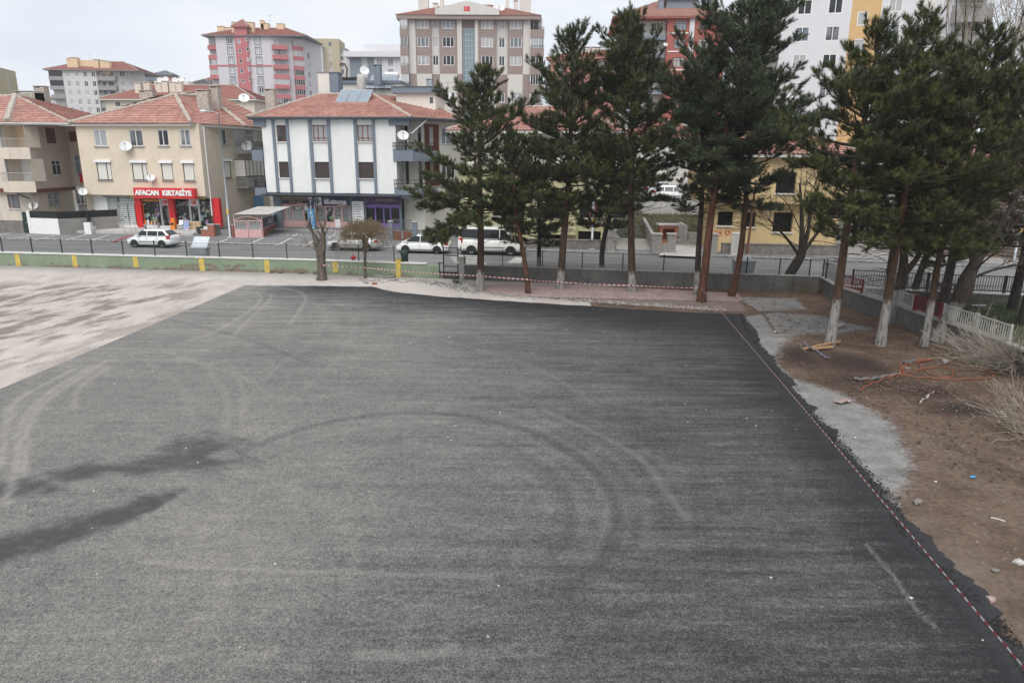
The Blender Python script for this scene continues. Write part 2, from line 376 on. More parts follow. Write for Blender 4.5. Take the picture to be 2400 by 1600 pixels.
# ------------------------------------------------------------------ ground materials
def sepc(t, a):
    s = t.n.new('ShaderNodeSeparateColor'); t.L(a.outputs['Color'], s.inputs[0]); return s.outputs
def m_asphalt_new():
    m = bpy.data.materials.new('fresh_asphalt'); t = NT(m); b = t.b; aa = t.attr('paint'); P_ = sepc(t, aa)
    co = t.coord('Object'); st = t.coord('Object', (.22, 2.2, 1)); st2 = t.coord('Object', (.8, 7.5, 1))
    big = t.noise(.22, 4, .6, co); band = t.noise(1.0, 5, .62, st); fine = t.noise(1.0, 4, .6, st2)
    sw = aa.outputs['Alpha']; dust = t.math('ADD', P_[0], t.math('MULTIPLY', t.math('SUBTRACT', band, .5), t.math('MULTIPLY', sw, .75)))
    dust = t.math('ADD', dust, t.math('MULTIPLY', t.math('SUBTRACT', fine, .5), t.math('MULTIPLY', sw, .62))); dust = t.math('ADD', dust, t.math('MULTIPLY', t.math('SUBTRACT', big, .5), .5))
    dust = t.math('ADD', dust, t.math('MULTIPLY', t.math('SUBTRACT', t.noise(2.2, 7, .72, co), .5), .34))
    g1 = t.noise(70, 2, .7, co); g2 = t.noise(30, 3, .75, co)
    sp = t.math('ADD', t.math('MULTIPLY', t.math('SUBTRACT', g1, .5), 1.9), t.math('MULTIPLY', t.math('ADD', t.math('SUBTRACT', g2, .5), t.math('MULTIPLY', t.math('SUBTRACT', t.noise(11, 3, .7, co), .5), .42)), 1.7))
    k = t.math('ADD', t.math('MULTIPLY', dust, .84), t.math('MULTIPLY', sp, .72))
    c = t.ramp(k, (0.0, (.012, .0123, .0138)), (.3, (.042, .042, .0435)), (.62, (.132, .128, .121)), (1.0, (.30, .285, .262)))
    wk = t.math('MULTIPLY', P_[1], t.ramp(t.math('ADD', t.noise(3.0, 6, .7, co), t.math('MULTIPLY', t.math('SUBTRACT', fine, .5), .5)), (.28, .62), (.5, 1))); c = t.mix(t.math('MULTIPLY', wk, .92), c, t.mix(g1, (.013, .0135, .015), (.04, .04, .042)))
    c = t.mix(t.math('MULTIPLY', P_[2], t.ramp(t.math('ADD', g2, t.math('MULTIPLY', t.noise(3.2, 4, .6, co), .8)), (.45, .25), (1.05, 1))), c, (.34, .32, .295))
    t.color(c); t.L(t.math('SUBTRACT', .86, t.math('MULTIPLY', P_[1], .22)), b.inputs['Roughness']); b.inputs['Specular IOR Level'].default_value = .35
    t.bump(t.math('ADD', g1, g2), .55, .012); M['fresh_asphalt'] = m
m_asphalt_new()
def m_yard():
    m = bpy.data.materials.new('dusty_concrete'); t = NT(m); P_ = sepc(t, t.attr('paint')); co = t.coord('Object')
    def rot(sc, a):
        mp = t.n.new('ShaderNodeMapping'); mp.vector_type = 'TEXTURE'; mp.inputs['Rotation'].default_value = (0, 0, a); mp.inputs['Scale'].default_value = sc; t.L(co, mp.inputs[0]); return mp.outputs[0]
    base = t.ramp(t.noise(.35, 6, .65, co), (.3, (.37, .33, .30)), (.7, (.48, .435, .40)))
    base = t.mix(.3, base, t.ramp(t.noise(1, 5, .65, rot((.5, 2.2, 1), R(25))), (.32, .35), (.7, .68)), 'OVERLAY')
    s1 = t.noise(1, 6, .62, rot((1.2, 3.4, 1), R(-10))); s2 = t.noise(1, 4, .6, rot((.5, 2, 1), R(-18)))
    k = t.math('ADD', t.math('MULTIPLY', s1, .8), t.math('MULTIPLY', s2, .3)); k = t.math('MULTIPLY', t.ramp(k, (.525, 0), (.615, 1)), P_[0])
    c = t.mix(t.math('MULTIPLY', k, .85), base, (.15, .115, .09)); c = t.mix(P_[1], c, t.mix(t.noise(.9, 5, .6, co), (.17, .165, .16), (.27, .26, .25)))
    c = t.mix(t.math('MULTIPLY', P_[2], .6), c, (.50, .46, .42))
    c = t.mix(.55, c, t.ramp(t.noise(17, 4, .75, co), (.3, .2), (.7, .8)), 'OVERLAY'); t.color(c); t.b.inputs['Roughness'].default_value = .9; t.bump(t.noise(14, 4, .6, co), .25, .015); M['dusty_concrete'] = m
m_yard()
def m_bare():
    m = bpy.data.materials.new('bare_earth'); t = NT(m); P_ = sepc(t, t.attr('paint')); co = t.coord('Object')
    n1 = t.noise(.9, 7, .65, co); n2 = t.noise(9, 5, .7, co); n3 = t.noise(42, 3, .7, co)
    dirt = t.ramp(n1, (.28, (.058, .038, .027)), (.5, (.118, .082, .06)), (.74, (.165, .122, .092)))
    dirt = t.mix(.9, dirt, t.ramp(n2, (.3, .22), (.7, .78)), 'OVERLAY')
    dirt = t.mix(t.math('MULTIPLY', P_[1], .85), dirt, (.023, .017, .014)); dirt = t.mix(t.math('MULTIPLY', P_[2], t.ramp(n1, (.3, .35), (.7, .95))), dirt, (.185, .148, .12))
    grav = t.ramp(t.noise(1.6, 6, .65, co), (.3, (.15, .148, .144)), (.7, (.28, .275, .265))); grav = t.mix(.75, grav, t.ramp(n3, (.3, .15), (.7, .85)), 'OVERLAY')
    e = t.math('ADD', P_[0], t.math('MULTIPLY', t.math('ADD', t.math('SUBTRACT', n2, .5), t.math('SUBTRACT', t.noise(2.4, 5, .7, co), .5)), 1.0)); c = t.mix(t.ramp(e, (.36, 0), (.72, 1)), dirt, grav)
    c = t.mix(t.ramp(t.noise(75, 2, .6, co), (.68, 0), (.75, .55)), c, (.3, .27, .23))
    t.color(c); t.b.inputs['Roughness'].default_value = .95; t.b.inputs['Specular IOR Level'].default_value = .2; t.bump(t.math('ADD', n2, n3), .7, .03); M['bare_earth'] = m
m_bare()
def m_street():
    m = bpy.data.materials.new('street_asphalt'); t = NT(m); co = t.coord('Object')
    c = t.ramp(t.noise(.5, 6, .6, t.coord('Object', (.35, 1.6, 1))), (.3, (.14, .14, .141)), (.7, (.215, .212, .207)))
    c = t.mix(t.ramp(t.noise(.33, 5, .7, co), (.6, 0), (.66, .45)), c, (.07, .07, .072)); c = t.mix(.3, c, t.ramp(t.noise(30, 3, .7, co), (.3, .25), (.7, .75)), 'OVERLAY')
    t.color(c); t.b.inputs['Roughness'].default_value = .85; t.bump(t.noise(40, 3, .6, co), .2, .01); M['street_asphalt'] = m
m_street()
def m_pav(name, ca, cb, bw, bh, mort, rot=0):
    m = bpy.data.materials.new(name); t = NT(m)
    mp = t.n.new('ShaderNodeMapping'); mp.inputs['Rotation'].default_value = (0, 0, rot); t.L(t.coord('Object'), mp.inputs[0])
    b = t.n.new('ShaderNodeTexBrick'); t.L(mp.outputs[0], b.inputs[0]); b.inputs['Scale'].default_value = 1; b.inputs['Brick Width'].default_value = bw; b.inputs['Row Height'].default_value = bh; b.inputs['Mortar Size'].default_value = .008
    b.inputs['Color1'].default_value = (*ca, 1); b.inputs['Color2'].default_value = (*cb, 1); b.inputs['Mortar'].default_value = (*mort, 1)
    c = t.mix(.6, b.outputs['Color'], t.ramp(t.noise(.8, 5, .6), (.3, .3), (.7, .72)), 'OVERLAY'); t.color(c); t.b.inputs['Roughness'].default_value = .9
    t.bump(b.outputs['Fac'], -.3, .01); M[name] = m
m_pav('bay_paving', (.165, .17, .178), (.20, .203, .21), .2, .1, (.09, .09, .092), R(7)); mat('road_white', (.55, .54, .50), .8, .25, 3, fine=12); mat('road_red', (.32, .08, .07), .8, .2, 3, fine=12); mat('road_yellow', (.4, .36, .2), .85, .3, 3, fine=12)
mat('terrain', (.16, .145, .12), .95, .2, .1)
mat('paver_pink', (.34, .25, .23), .9, .22, 1.3, fine=9); mat('paver_joint', (.17, .13, .115), .95, .3, 3)
def m_green():
    m = bpy.data.materials.new('green_wall'); t = NT(m); P_ = sepc(t, t.attr('paint')); co = t.coord('Object')
    c = t.ramp(t.noise(1.1, 6, .65, co), (.3, (.17, .225, .148)), (.7, (.24, .30, .208))); c = t.mix(t.ramp(t.noise(1, 5, .6, t.coord('Object', (2.5, 2.5, .3))), (.52, 0), (.75, .5)), c, (.25, .29, .21))
    yl = t.mix(t.noise(5, 5), (.55, .36, .04), (.72, .52, .09)); c = t.mix(P_[1], c, yl)
    e = t.math('ADD', P_[0], t.math('MULTIPLY', t.math('SUBTRACT', t.noise(2.6, 6, .68, co), .5), 1.5)); k = t.ramp(e, (.5, 0), (.56, 1))
    pl = t.ramp(t.noise(6, 5, .7, co), (.3, (.10, .08, .06)), (.7, (.27, .22, .17))); t.color(t.mix(k, c, pl)); t.b.inputs['Roughness'].default_value = .85
    t.bump(t.math('SUBTRACT', t.noise(12, 4, .6, co), t.math('MULTIPLY', k, .6)), .5, .02); M['green_wall'] = m
m_green()

# ------------------------------------------------------------------ terrain, street, pavement
WL = [(-75, 50.4), (-34.6, 45.8), (-23.8, 44.5), (-13.75, 43.5), (-5.3, 42.05), (-4.55, 41.93)]       # foot of the yard's green wall
GW = [(-3.05, 41.55), (7.5, 39.75), (17.3, 38.05)]                                                     # grey wall by the pines
RWP = [(1902, 646), (1963, 670), (2030, 691), (2106, 714), (2157, 734), (2228, 757), (2336, 794), (2600, 900)]
RW = [tuple(G(x, y, .93)[:2]) for x, y in RWP]                                                         # low wall running towards the right edge
RW[0] = GW[-1]
allw = WL+GW
STZ = .40
def wy(x): return float(np.interp(x, [p[0] for p in allw], [p[1] for p in allw]))
FE = [(-110, 65.8), (-42.3, 57.6), (-31.7, 56.4), (-17.1, 54.75), (1.25, 52.4), (9.5, 51.0), (18.4, 49.2), (25, 47.4), (32.6, 45.4), (75, 33)]   # far kerb
def fe(x): return float(np.interp(x, [p[0] for p in FE], [p[1] for p in FE]))
b = MB()
xs = [-400, -75, -34.6, -13.75, -4, 7.5, 17.3, 60, 400]
for x0, x1 in zip(xs[:-1], xs[1:]):
    y0 = wy(x0)+.1 if x0 > -80 else 60; y1 = wy(x1)+.1 if x1 < 50 else 25
    if x1 > 50: y0 = 38.1; y1 = 30 if x1 < 100 else 10
    if x0 >= 60: y0 = 30
    b.quad((x0, -60, -.08), (x1, -60, -.08), (x1, y1, -.08), (x0, y0, -.08)); b.quad((x0, y0, -.08), (x1, y1, -.08), (x1, y1, .32), (x0, y0, .32)); b.quad((x0, y0, .32), (x1, y1, .32), (x1, 900, .32), (x0, 900, .32))
tag(b.build('ground', 'terrain'), kind='structure')
b = MB(); xs = [-110, -75, -42, -34.6, -23.8, -13.75, -5.3, 1, 7.5, 17.3, 25, 32.6, 75]
def near(x): return wy(x)+.12 if x <= 17.3 else 38.2-(x-17.3)*.26
for x0, x1 in zip(xs[:-1], xs[1:]):
    b.quad((x0, near(x0), STZ), (x1, near(x1), STZ), (x1, fe(x1), STZ), (x0, fe(x0), STZ))
tag(b.build('street', 'street_asphalt'), kind='structure')
# paved bays rising from the kerb to the shops
KZ = STZ+.05
def pz(x, y): return KZ+max(0, min(8.5, (y-fe(x))*.99))*.055
def Gp(x, y, dz=0.0):
    z = .5
    for _ in range(12): p = G(x, y, z); z = pz(p.x, p.y)+dz
    return p
b = MB()
for x0, x1 in zip(xs[:-1], xs[1:]):
    if x0 >= 1: break
    for k in range(3):
        ya = [(0, 4.2), (4.2, 8.6), (8.6, 40)][k]
        q = [(x0, fe(x0)+ya[0]), (x1, fe(x1)+ya[0]), (x1, fe(x1)+ya[1]), (x0, fe(x0)+ya[1])]
        b.quad(*[(x, y, pz(x, y)) for x, y in q])
    b.quad((x0, fe(x0), STZ-.02), (x1, fe(x1), STZ-.02), (x1, fe(x1), KZ), (x0, fe(x0), KZ))
tag(b.build('paved_parking', 'bay_paving'), kind='structure')
b = MB()
for x0, x1 in zip([1, 9.5, 18.4, 25, 32.6], [9.5, 18.4, 25, 32.6, 75]):
    b.quad((x0, fe(x0), KZ+.05), (x1, fe(x1), KZ+.05), (x1, fe(x1)+1.9, KZ+.07), (x0, fe(x0)+1.9, KZ+.07)); b.quad((x0, fe(x0), STZ-.02), (x1, fe(x1), STZ-.02), (x1, fe(x1), KZ+.05), (x0, fe(x0), KZ+.05))
tag(b.build('sidewalk', 'bay_paving'), kind='structure')
b = MB()
for x0, x1 in zip([1, 9.5, 18.4, 25], [9.5, 18.4, 25, 60]):
    b.quad((x0, fe(x0)+1.9, KZ+.06), (x1, fe(x1)+1.9, KZ+.06), (x1, fe(x1)+60, KZ+.1), (x0, fe(x0)+60, KZ+.1))
tag(b.build('building_plots', 'concrete'), kind='structure')
def strip(mb, p, q, wdt, dz=.006, m=0):        # a painted line on the sloping bays
    d = Vector((q.x-p.x, q.y-p.y)).normalized()*wdt/2; n = (-d.y, d.x)
    pts = [(p.x-n[0], p.y-n[1]), (q.x-n[0], q.y-n[1]), (q.x+n[0], q.y+n[1]), (p.x+n[0], p.y+n[1])]
    mb.quad(*[(x, y, pz(x, y)+dz) for x, y in pts], m)
b = MB()
for x0, y0, x1, y1 in [(-30, 557, 24, 546), (23, 561, 73, 551), (79, 564, 128, 552), (153, 564, 200, 550), (208, 565, 255, 550), (444, 570, 485, 555), (503, 572, 535, 560), (582, 573, 618, 557), (648, 575, 682, 558), (711, 578, 743, 560), (830, 583, 860, 566), (686, 554, 697, 548), (770, 558, 785, 549)]:
    strip(b, Gp(x0, y0), Gp(x1, y1), .16)
tag(b.build('bay_lines', 'road_white'), kind='structure')
b = MB(); strip(b, Gp(264, 567), Gp(310, 550), .3); strip(b, Gp(405, 564), Gp(425, 553), .3)
tag(b.build('red_bay_line', 'road_red'), kind='structure')
b = MB()                                        # chequered kerb line: white setts in two staggered rows
def cheq(x0, x1, dy, f):
    x = x0; k = 0
    while x < x1:
        for r in (0, 1):
            if (k+r) % 2: continue
            y = f(x)+dy+r*.17; y2 = f(x+.3)+dy+r*.17
            q = [(x, y), (x+.3, y2), (x+.3, y2+.17), (x, y+.17)]; b.quad(*[(u, v, (pz(u, v) if u < 1 else KZ+.052)+.006) for u, v in q])
        x += .3; k += 1
cheq(-48, 32, .06, fe); cheq(-23.2, -9.5, 4.6, fe)
o = tag(b.build('chequered_kerb_line', 'road_white'), kind='stuff')
b = MB()                                        # zebra crossing by the gate, worn patch beside it
for k in range(5):
    p = G(1052+k*3, 598+k*4.4, STZ); q = G(1128+k*3, 601+k*4.4, STZ); d = (q-p).normalized()*.0; n = Vector((-(q-p).normalized().y, (q-p).normalized().x, 0))*.2
    b.quad(*[(v.x, v.y, STZ+.005) for v in (p-n, q-n, q+n, p+n)])
p = G(1188, 616, STZ); q = G(1209, 603, STZ); b.quad((p.x, p.y, STZ+.005), (p.x+.9, p.y-.1, STZ+.005), (q.x+.75, q.y, STZ+.005), (q.x, q.y+.1, STZ+.005))
tag(b.build('zebra_crossing', 'road_white'), kind='structure')

# ------------------------------------------------------------------ yard: dusty slab, bare earth, new asphalt
X, Y = np.meshgrid(np.linspace(-60, 19, 160), np.linspace(0, 52, 110)); Ymax = np.interp(X, [p[0] for p in allw], [p[1] for p in allw])+.05; Yc = np.minimum(Y, Ymax)
st_reg = pmask(X, Yc, gx([(-400, 700), (30, 660), (230, 655), (470, 662), (480, 690), (420, 740), (250, 800), (60, 860), (-300, 900)]), 2.5)
ed = np.clip(1-(Ymax-Yc)/2.6, 0, 1)*np.clip((X+4)/-3, .4, 1); pale = pmask(X, Yc, gx([(820, 660), (900, 650), (1040, 658), (1090, 670), (1100, 690), (1000, 690)]), 1.0)
me = gridmesh('yard', X, Yc, np.zeros(X.shape), 'dusty_concrete', pack(st_reg, ed*.85, pale)); tag(put('yard', me), kind='structure')

# bare earth on the right, rougher towards the trench spoil
X, Y = np.meshgrid(np.linspace(4, 26, 230), np.linspace(0, 39.5, 330)); ylim = np.interp(X, [p[0] for p in GW]+[40], [p[1] for p in GW]+[38.05])
rwx = np.interp(Y, [p[1] for p in RW][::-1], [p[0] for p in RW][::-1])
Yc = np.minimum(Y, ylim+.02); Xc = np.minimum(X, rwx+.05)
grav = pmask(Xc, Yc, gx([(1700, 742), (1749, 741), (1810, 733), (1908, 738), (2051, 771), (1953, 785), (1876, 788), (1828, 819), (1819, 854), (1855, 887), (1908, 902), (1983, 926), (2034, 956), (2084, 983), (2117, 1042), (2141, 1075), (2138, 1100), (2118, 1146), (2098, 1190), (1900, 1190)]), .5)
slab = pmask(Xc, Yc, gx([(1725, 697), (1867, 699), (1896, 727), (1771, 731)]), .3)
dark_ = np.maximum.reduce([np.clip(1-np.hypot((Xc-G(x, y)[0])/rx, (Yc-G(x, y)[1])/ry), 0, 1) for x, y, rx, ry in [(1998, 860, 2.2, 2.0), (2030, 895, 2.2, 1.2), (1880, 845, 1.2, 2.2), (2170, 920, 1.6, .8), (2330, 840, 2, 1.5), (2260, 960, 1.8, 1.0)]])
pale = pmask(Xc, Yc, gx([(2098, 1190), (2150, 1240), (2330, 1400), (2500, 1650), (2200, 1650), (2000, 1250)]), .9)*.9+.35*pmask(Xc, Yc, gx([(2120, 1010), (2300, 1040), (2420, 1150), (2400, 1400), (2200, 1250)]), 2.0)
m2 = lambda x, y, r, h: h*np.exp(-((Xc-G(x, y)[0])**2+(Yc-G(x, y)[1])**2)/r**2)
Z = .012+.05*(fbm(Xc, Yc, .7, 3)-.3)*(1-grav*.7)+m2(1870, 800, .9, .22)+m2(1960, 842, 1.3, .12)+m2(2020, 860, 1.2, .1)+m2(1850, 830, .8, .13)+.03*(fbm(Xc, Yc, 3.1, 9)-.5)*(1-grav)
tz = (1-np.clip(seg_dist(Xc, Yc, gx([(2150, 945), (2205, 905)]))/.22, 0, 1)); Z -= tz*.03*(.5+.5*np.sin((Xc-Yc)*30)); dark_ = np.maximum(dark_, tz*.7)
Z *= np.clip((ylim-Yc)/1.0, .15, 1)
me = gridmesh('bare_earth', Xc, Yc, Z, 'bare_earth', pack(np.maximum(grav, slab*.9), np.clip(dark_*1.3, 0, 1), pale)); tag(put('bare_earth', me), kind='structure')

# new asphalt: one thick mat with ragged right edge
AZ = .055
NU, NV = 400, 420
U_, V_ = np.meshgrid(np.linspace(0, 1, NU), np.linspace(0, 1, NV)**.9)
tb = gx([(577, 668), (720, 669), (867, 671), (920, 683), (1030, 694), (1230, 707), (1430, 719), (1600, 730), (1735, 735)], AZ)
rb = gx([(1745, 738), (1760, 770), (1826, 867), (1850, 905), (1928, 985), (2000, 1065), (2085, 1160), (2150, 1260), (2275, 1370), (2400, 1520), (2480, 1630)], AZ)[::-1]
def XR(y): return np.interp(y, [p[1] for p in rb], [p[0] for p in rb])
def YT(x): return np.interp(x, [p[0] for p in tb], [p[1] for p in tb])
xa = -15.7+(11.3+15.7)*U_; Yg = 1.5+(YT(xa)-1.5)*V_
jag = (fbm(Yg, Yg*0, 1.1, 21)-.45)*.9+(fbm(Yg, Yg*0, 6.0, 5)-.5)*.22
edge = np.clip((U_-.93)/.07, 0, 1)
xl = np.interp(Yg, [1.5, 20.2, 39], [-16.2, -15.99, -15.42]); Xg = xl+(XR(Yg)+jag*np.where(Yg < 31, 1, .2)-xl)*U_
Yg = Yg+(fbm(Xg, Xg*0, 2.2, 31)-.5)*.25*np.clip((V_-.97)/.03, 0, 1)
dr = XR(Yg)-Xg; dt = YT(Xg)-Yg; dl = Xg+15.6
Zg = np.full(Xg.shape, AZ)+.035*np.clip(1-dr/.7, 0, 1)*(fbm(Xg, Yg, 5, 8)-.3)
rag = np.clip(1-dr/.6, 0, 1); Zg = np.where(U_ >= .9999, .0, Zg); Zg = np.where(V_ >= .9999, .0, Zg); Zg = np.where(U_ <= .0001, .0, Zg)
Zg[-1, :] = -.005; Zg[:, -1] = -.005; Zg[:, 0] = -.005
dust = .80-.50*np.clip((Xg+4.5)/12.5, 0, 1)**1.1; dust -= (.52*np.clip(1-dt/5.2, 0, 1)**.7+.25*np.clip(1-dt/2.0, 0, 1))*np.clip((Xg+14.5)/4, 0, 1); dust -= .34*np.clip(1-dr/1.7, 0, 1)**.8; dust += .06*np.clip(1-dl/6, 0, 1)
dust -= .06*np.clip((12-Yg)/6, 0, 1)*np.clip((Xg+2)/8, 0, 1); dust -= .10*np.clip((13-Yg)/4, 0, 1)*np.clip(1-abs(Xg-1)/6, 0, 1)
dust -= .2*rag
lite = np.zeros(Xg.shape); wet = np.zeros(Xg.shape)
def stroke(px, wd, s, ch, treads=0, soft=.5):
    P_ = smooth(gx(px, AZ)); d = seg_dist(Xg, Yg, P_); k = np.clip((wd/2-d)/(wd/2*soft)+.0, 0, 1)
    if treads: k = k*(.45+.55*np.cos(d*2*math.pi/.085)**2)
    np.maximum(ch, k*s, out=ch)
TR = [[(420*.51, 860), (128, 911), (66, 967), (46, 1013), (33, 1115), (15, 1180)], [(250, 845), (128, 925), (84, 967), (64, 1013), (52, 1115)], [(173, 865), (76, 916), (31, 947), (20, 982), (10, 1028), (0, 1090)], [(255, 860), (184, 911), (176, 957)],
      [(640, 672), (701, 683), (716, 700), (708, 718), (680, 760)], [(560, 690), (629, 687), (631, 704), (595, 738), (548, 785)], [(600, 685), (612, 700), (587, 726), (514, 772), (440, 800)], [(498, 850), (495, 874), (506, 891), (533, 936), (530, 1028)], [(540, 860), (560, 890), (570, 930), (568, 1000)],
      [(1276, 962), (1404, 1018), (1506, 1079), (1557, 1146), (1608, 1212)], [(350, 800), (430, 840), (560, 880), (640, 930)]]
for i, p in enumerate(TR): stroke(p, .36 if i < 3 else .3, (.62 if i < 3 else .5) if i < 7 else .2, lite, 1 if i < 7 else 0, .9)
ARC = [(576, 1049), (714, 1003), (893, 970), (1071, 972), (1200, 998), (1353, 1069), (1419, 1130), (1447, 1192), (1440, 1263)]
for i, (kx, ky, s_) in enumerate([(.82, .84, .20), (.88, .9, .26), (1.1, 1.12, .2), (1.16, 1.17, .24), (1.32, 1.28, .16), (.55, .6, .16), (.62, .66, .18)]): stroke([(1010+(x-1010)*kx+30*math.sin(i*2.1), 1180+(y-1180)*ky) for x, y in ARC], .34, s_*.55, lite, 1, .9)
for i, pth in enumerate([[(80, 870), (40, 960), (30, 1080), (60, 1250)], [(330, 840), (420, 900), (450, 980), (430, 1060)], [(700, 690), (760, 730), (740, 790), (650, 860), (560, 960)], [(780, 700), (830, 750), (800, 830), (700, 920)], [(620, 1120), (760, 1180), (830, 1270), (820, 1380)], [(900, 760), (1050, 800), (1250, 860), (1400, 950)], [(300, 1120), (420, 1190), (500, 1290), (520, 1420)]]): stroke(pth, .32, .16, lite, 1, .9)
stroke([(2030, 1275), (2042, 1289), (2098, 1355), (2139, 1416), (2195, 1472)], .1, .38, lite, 0, .9); stroke([(332, 1314), (561, 1334), (867, 1342), (1150, 1352)], .2, .26, lite); stroke([(840, 1530), (969, 1538), (1060, 1520)], .28, .22, lite)
for p, wd, s in [([(560, 1060), (714, 1003), (893, 970), (1071, 972), (1200, 998), (1261, 1018), (1353, 1069), (1419, 1130), (1447, 1192), (1440, 1263), (1400, 1330), (1330, 1390)], .42, .52), ([(640, 1070), (714, 1044), (867, 1010), (995, 1003), (1122, 1018), (1200, 1050), (1280, 1100), (1330, 1180), (1335, 1240), (1290, 1310)], .36, .34), ([(395, 747), (548, 785), (637, 815), (720, 850)], .3, .28)]: stroke(p, wd, s, wet, 1 if wd > .3 else 0)
nzf = fbm(Xg, Yg, 1.3, 40)
for x, y, rx, ry in [(475, 1045, 1.15, 1.0), (395, 1088, 1.6, .62), (180, 1118, .75, .55), (300, 1105, 1.4, .35), (40, 1145, 1.2, .45)]:
    c_ = G(x, y); d = np.hypot((Xg-c_.x)/rx, (Yg-c_.y)/ry)+(nzf-.5)*1.3+(fbm(Xg, Yg*2.5, 3.5, 55)-.5)*.9; np.maximum(wet, np.clip((1.2-d)/.8, 0, 1)*.85, out=wet)
P_ = gx([(-80, 1330), (0, 1290), (128, 1258), (255, 1220), (383, 1172), (430, 1150)], AZ); d = seg_dist(Xg, Yg, smooth(P_)); wv_ = np.interp(Xg, [P_[0][0], P_[4][0], P_[5][0]], [.75, .42, .1]); np.maximum(wet, np.clip((wv_+(nzf-.5)*.7+(fbm(Xg, Yg, 4.5, 56)-.5)*.4-d)/.35, 0, 1)*.9, out=wet)
wet = np.maximum(wet, np.clip(rag*1.4, 0, .8)*np.where(Yg < 34, 1, .5))
me = gridmesh('asphalt_lot', Xg, Yg, Zg, 'fresh_asphalt', pack(np.clip(dust, 0, 1), wet, lite, np.clip(.35+.65*np.maximum(np.clip((Xg+4)/9, 0, 1), np.clip((Yg-20)/10, 0, 1)), 0, 1))); tag(put('asphalt_lot', me), kind='structure')

# crumbs of hot mix spilled along the ragged edge
def crumbs(n, pf, smin, smax, seed):
    r = np.random.default_rng(seed); V = []; Fc = []
    base = np.array([(1, 0, 0), (-.5, .87, 0), (-.5, -.87, 0), (.2, .1, .9)])
    C_ = pf(r, n); S = r.uniform(smin, smax, n)*r.uniform(.6, 1, n); A = r.uniform(0, 6.28, n)
    for i in range(4):
        p = base[i]; x = (p[0]*np.cos(A)-p[1]*np.sin(A))*S*r.uniform(.7, 1.3, n); y = (p[0]*np.sin(A)+p[1]*np.cos(A))*S*r.uniform(.7, 1.3, n); V.append(np.stack([C_[:, 0]+x, C_[:, 1]+y, C_[:, 2]+p[2]*S*r.uniform(.5, 1.1, n)], 1))
    v = np.stack(V, 1).reshape(-1, 3); k = np.arange(n)[:, None]*4; f = np.concatenate([k+np.array([[0, 1, 3]]), k+np.array([[1, 2, 3]]), k+np.array([[2, 0, 3]])], 1).reshape(-1, 3); return v, f
def pf(r, n):
    y = 4+r.random(n)**1.2*28; x = XR(y)+np.abs(r.normal(0, .19, n))*(.3+1.5*fbm(y, y*0, 1.1, 91))-.3; return np.stack([x, y, np.where(x > XR(y)+.05, .012, .05)], 1)
mat('bitumen', (.012, .012, .013), .75, .3, 9, spec=.35)
v, f = crumbs(15000, pf, .008, .042, 3); tag(put('asphalt_crumbs', npmesh('asphalt_crumbs', v, f, 'bitumen')), kind='stuff')
mat('pebble', (.19, .175, .155), .9, .35, 3)
def pf2(r, n):
    x = r.uniform(6, 18, n); y = r.uniform(5, 38, n); k = x > XR(y)+.25; x = np.where(k, x, r.uniform(10.8, 17, n)); y = np.where(k, y, r.uniform(14, 38, n)); return np.stack([x, y, np.full(n, .02)], 1)
v, f = crumbs(2600, pf2, .012, .045, 4); tag(put('scattered_gravel', npmesh('scattered_gravel', v, f, 'pebble')), kind='stuff')
def pf3(r, n): return np.stack([r.uniform(-15, 10, n), 5+r.random(n)*33, np.full(n, AZ)], 1)
mat('pale_chip', (.55, .53, .5), .9, .2); v, f = crumbs(160, pf3, .012, .04, 6); tag(put('pale_chips_on_asphalt', npmesh('pale_chips_on_asphalt', v, f, 'pale_chip')), kind='stuff')

# block paving under the pines
poly = gx([(1098, 668), (1300, 671), (1500, 677), (1730, 690), (1748, 732), (1700, 731), (1500, 719), (1300, 701), (1160, 689)])
bl = MB(); sg = Seg(poly[0], poly[2]); vv = []; ff = []; pr = random.Random(3)
b = MB(); b.poly([(x, y, .035) for x, y in poly][::-1]); o = b.build('paving_bed', 'paver_joint')
if o.data.polygons[0].normal.z < 0: o.data.flip_normals()
tag(o, kind='structure')
tmpl = [(0, 0), (1, 0), (1, 1), (0, 1)]
for i in range(-10, 190):
    for j in range(-60, 20):
        a = i*.205+(j % 2)*.1; dd = j*.105; p = sg.pt(a+.1, -dd-1.2, 0)
        if not bool(inside(np.array([p[0]]), np.array([p[1]]), poly)[0]): continue
        if pr.random() < .02: continue
        z = .06+pr.uniform(-.006, .008); k = len(vv); q = [sg.pt(a+u*.196, -dd-1.2+v*.096, z) for u, v in tmpl]
        vv += q+[(x, y, .03) for x, y, _ in q]; ff += [(k, k+1, k+2, k+3), (k+4, k+5, k+1, k), (k+5, k+6, k+2, k+1), (k+6, k+7, k+3, k+2), (k+7, k+4, k, k+3)]
if vv: tag(put('block_paving', npmesh('block_paving', np.array(vv), np.array(ff), 'paver_pink', 4)), kind='stuff')
# needle litter and dead leaves
def litter(name, n, pf, mname, seed, smin=.03, smax=.09):
    r = np.random.default_rng(seed); C_ = pf(r, n); A = r.uniform(0, 6.28, n); S = r.uniform(smin, smax, n); W_ = S*r.uniform(.15, .5, n); t = r.uniform(-.02, .03, (n, 3))
    ux, uy = np.cos(A), np.sin(A); P0 = np.stack([C_[:, 0]-ux*S, C_[:, 1]-uy*S, C_[:, 2]+t[:, 0]*.5], 1); P1 = np.stack([C_[:, 0]-uy*W_, C_[:, 1]+ux*W_, C_[:, 2]+.01+t[:, 1]*.5], 1); P2 = np.stack([C_[:, 0]+ux*S, C_[:, 1]+uy*S, C_[:, 2]+.01+t[:, 2]*.5], 1)
    v = np.stack([P0, P1, P2], 1).reshape(-1, 3); tag(put(name, npmesh(name, v, np.arange(n*3).reshape(-1, 3), mname)), kind='stuff')
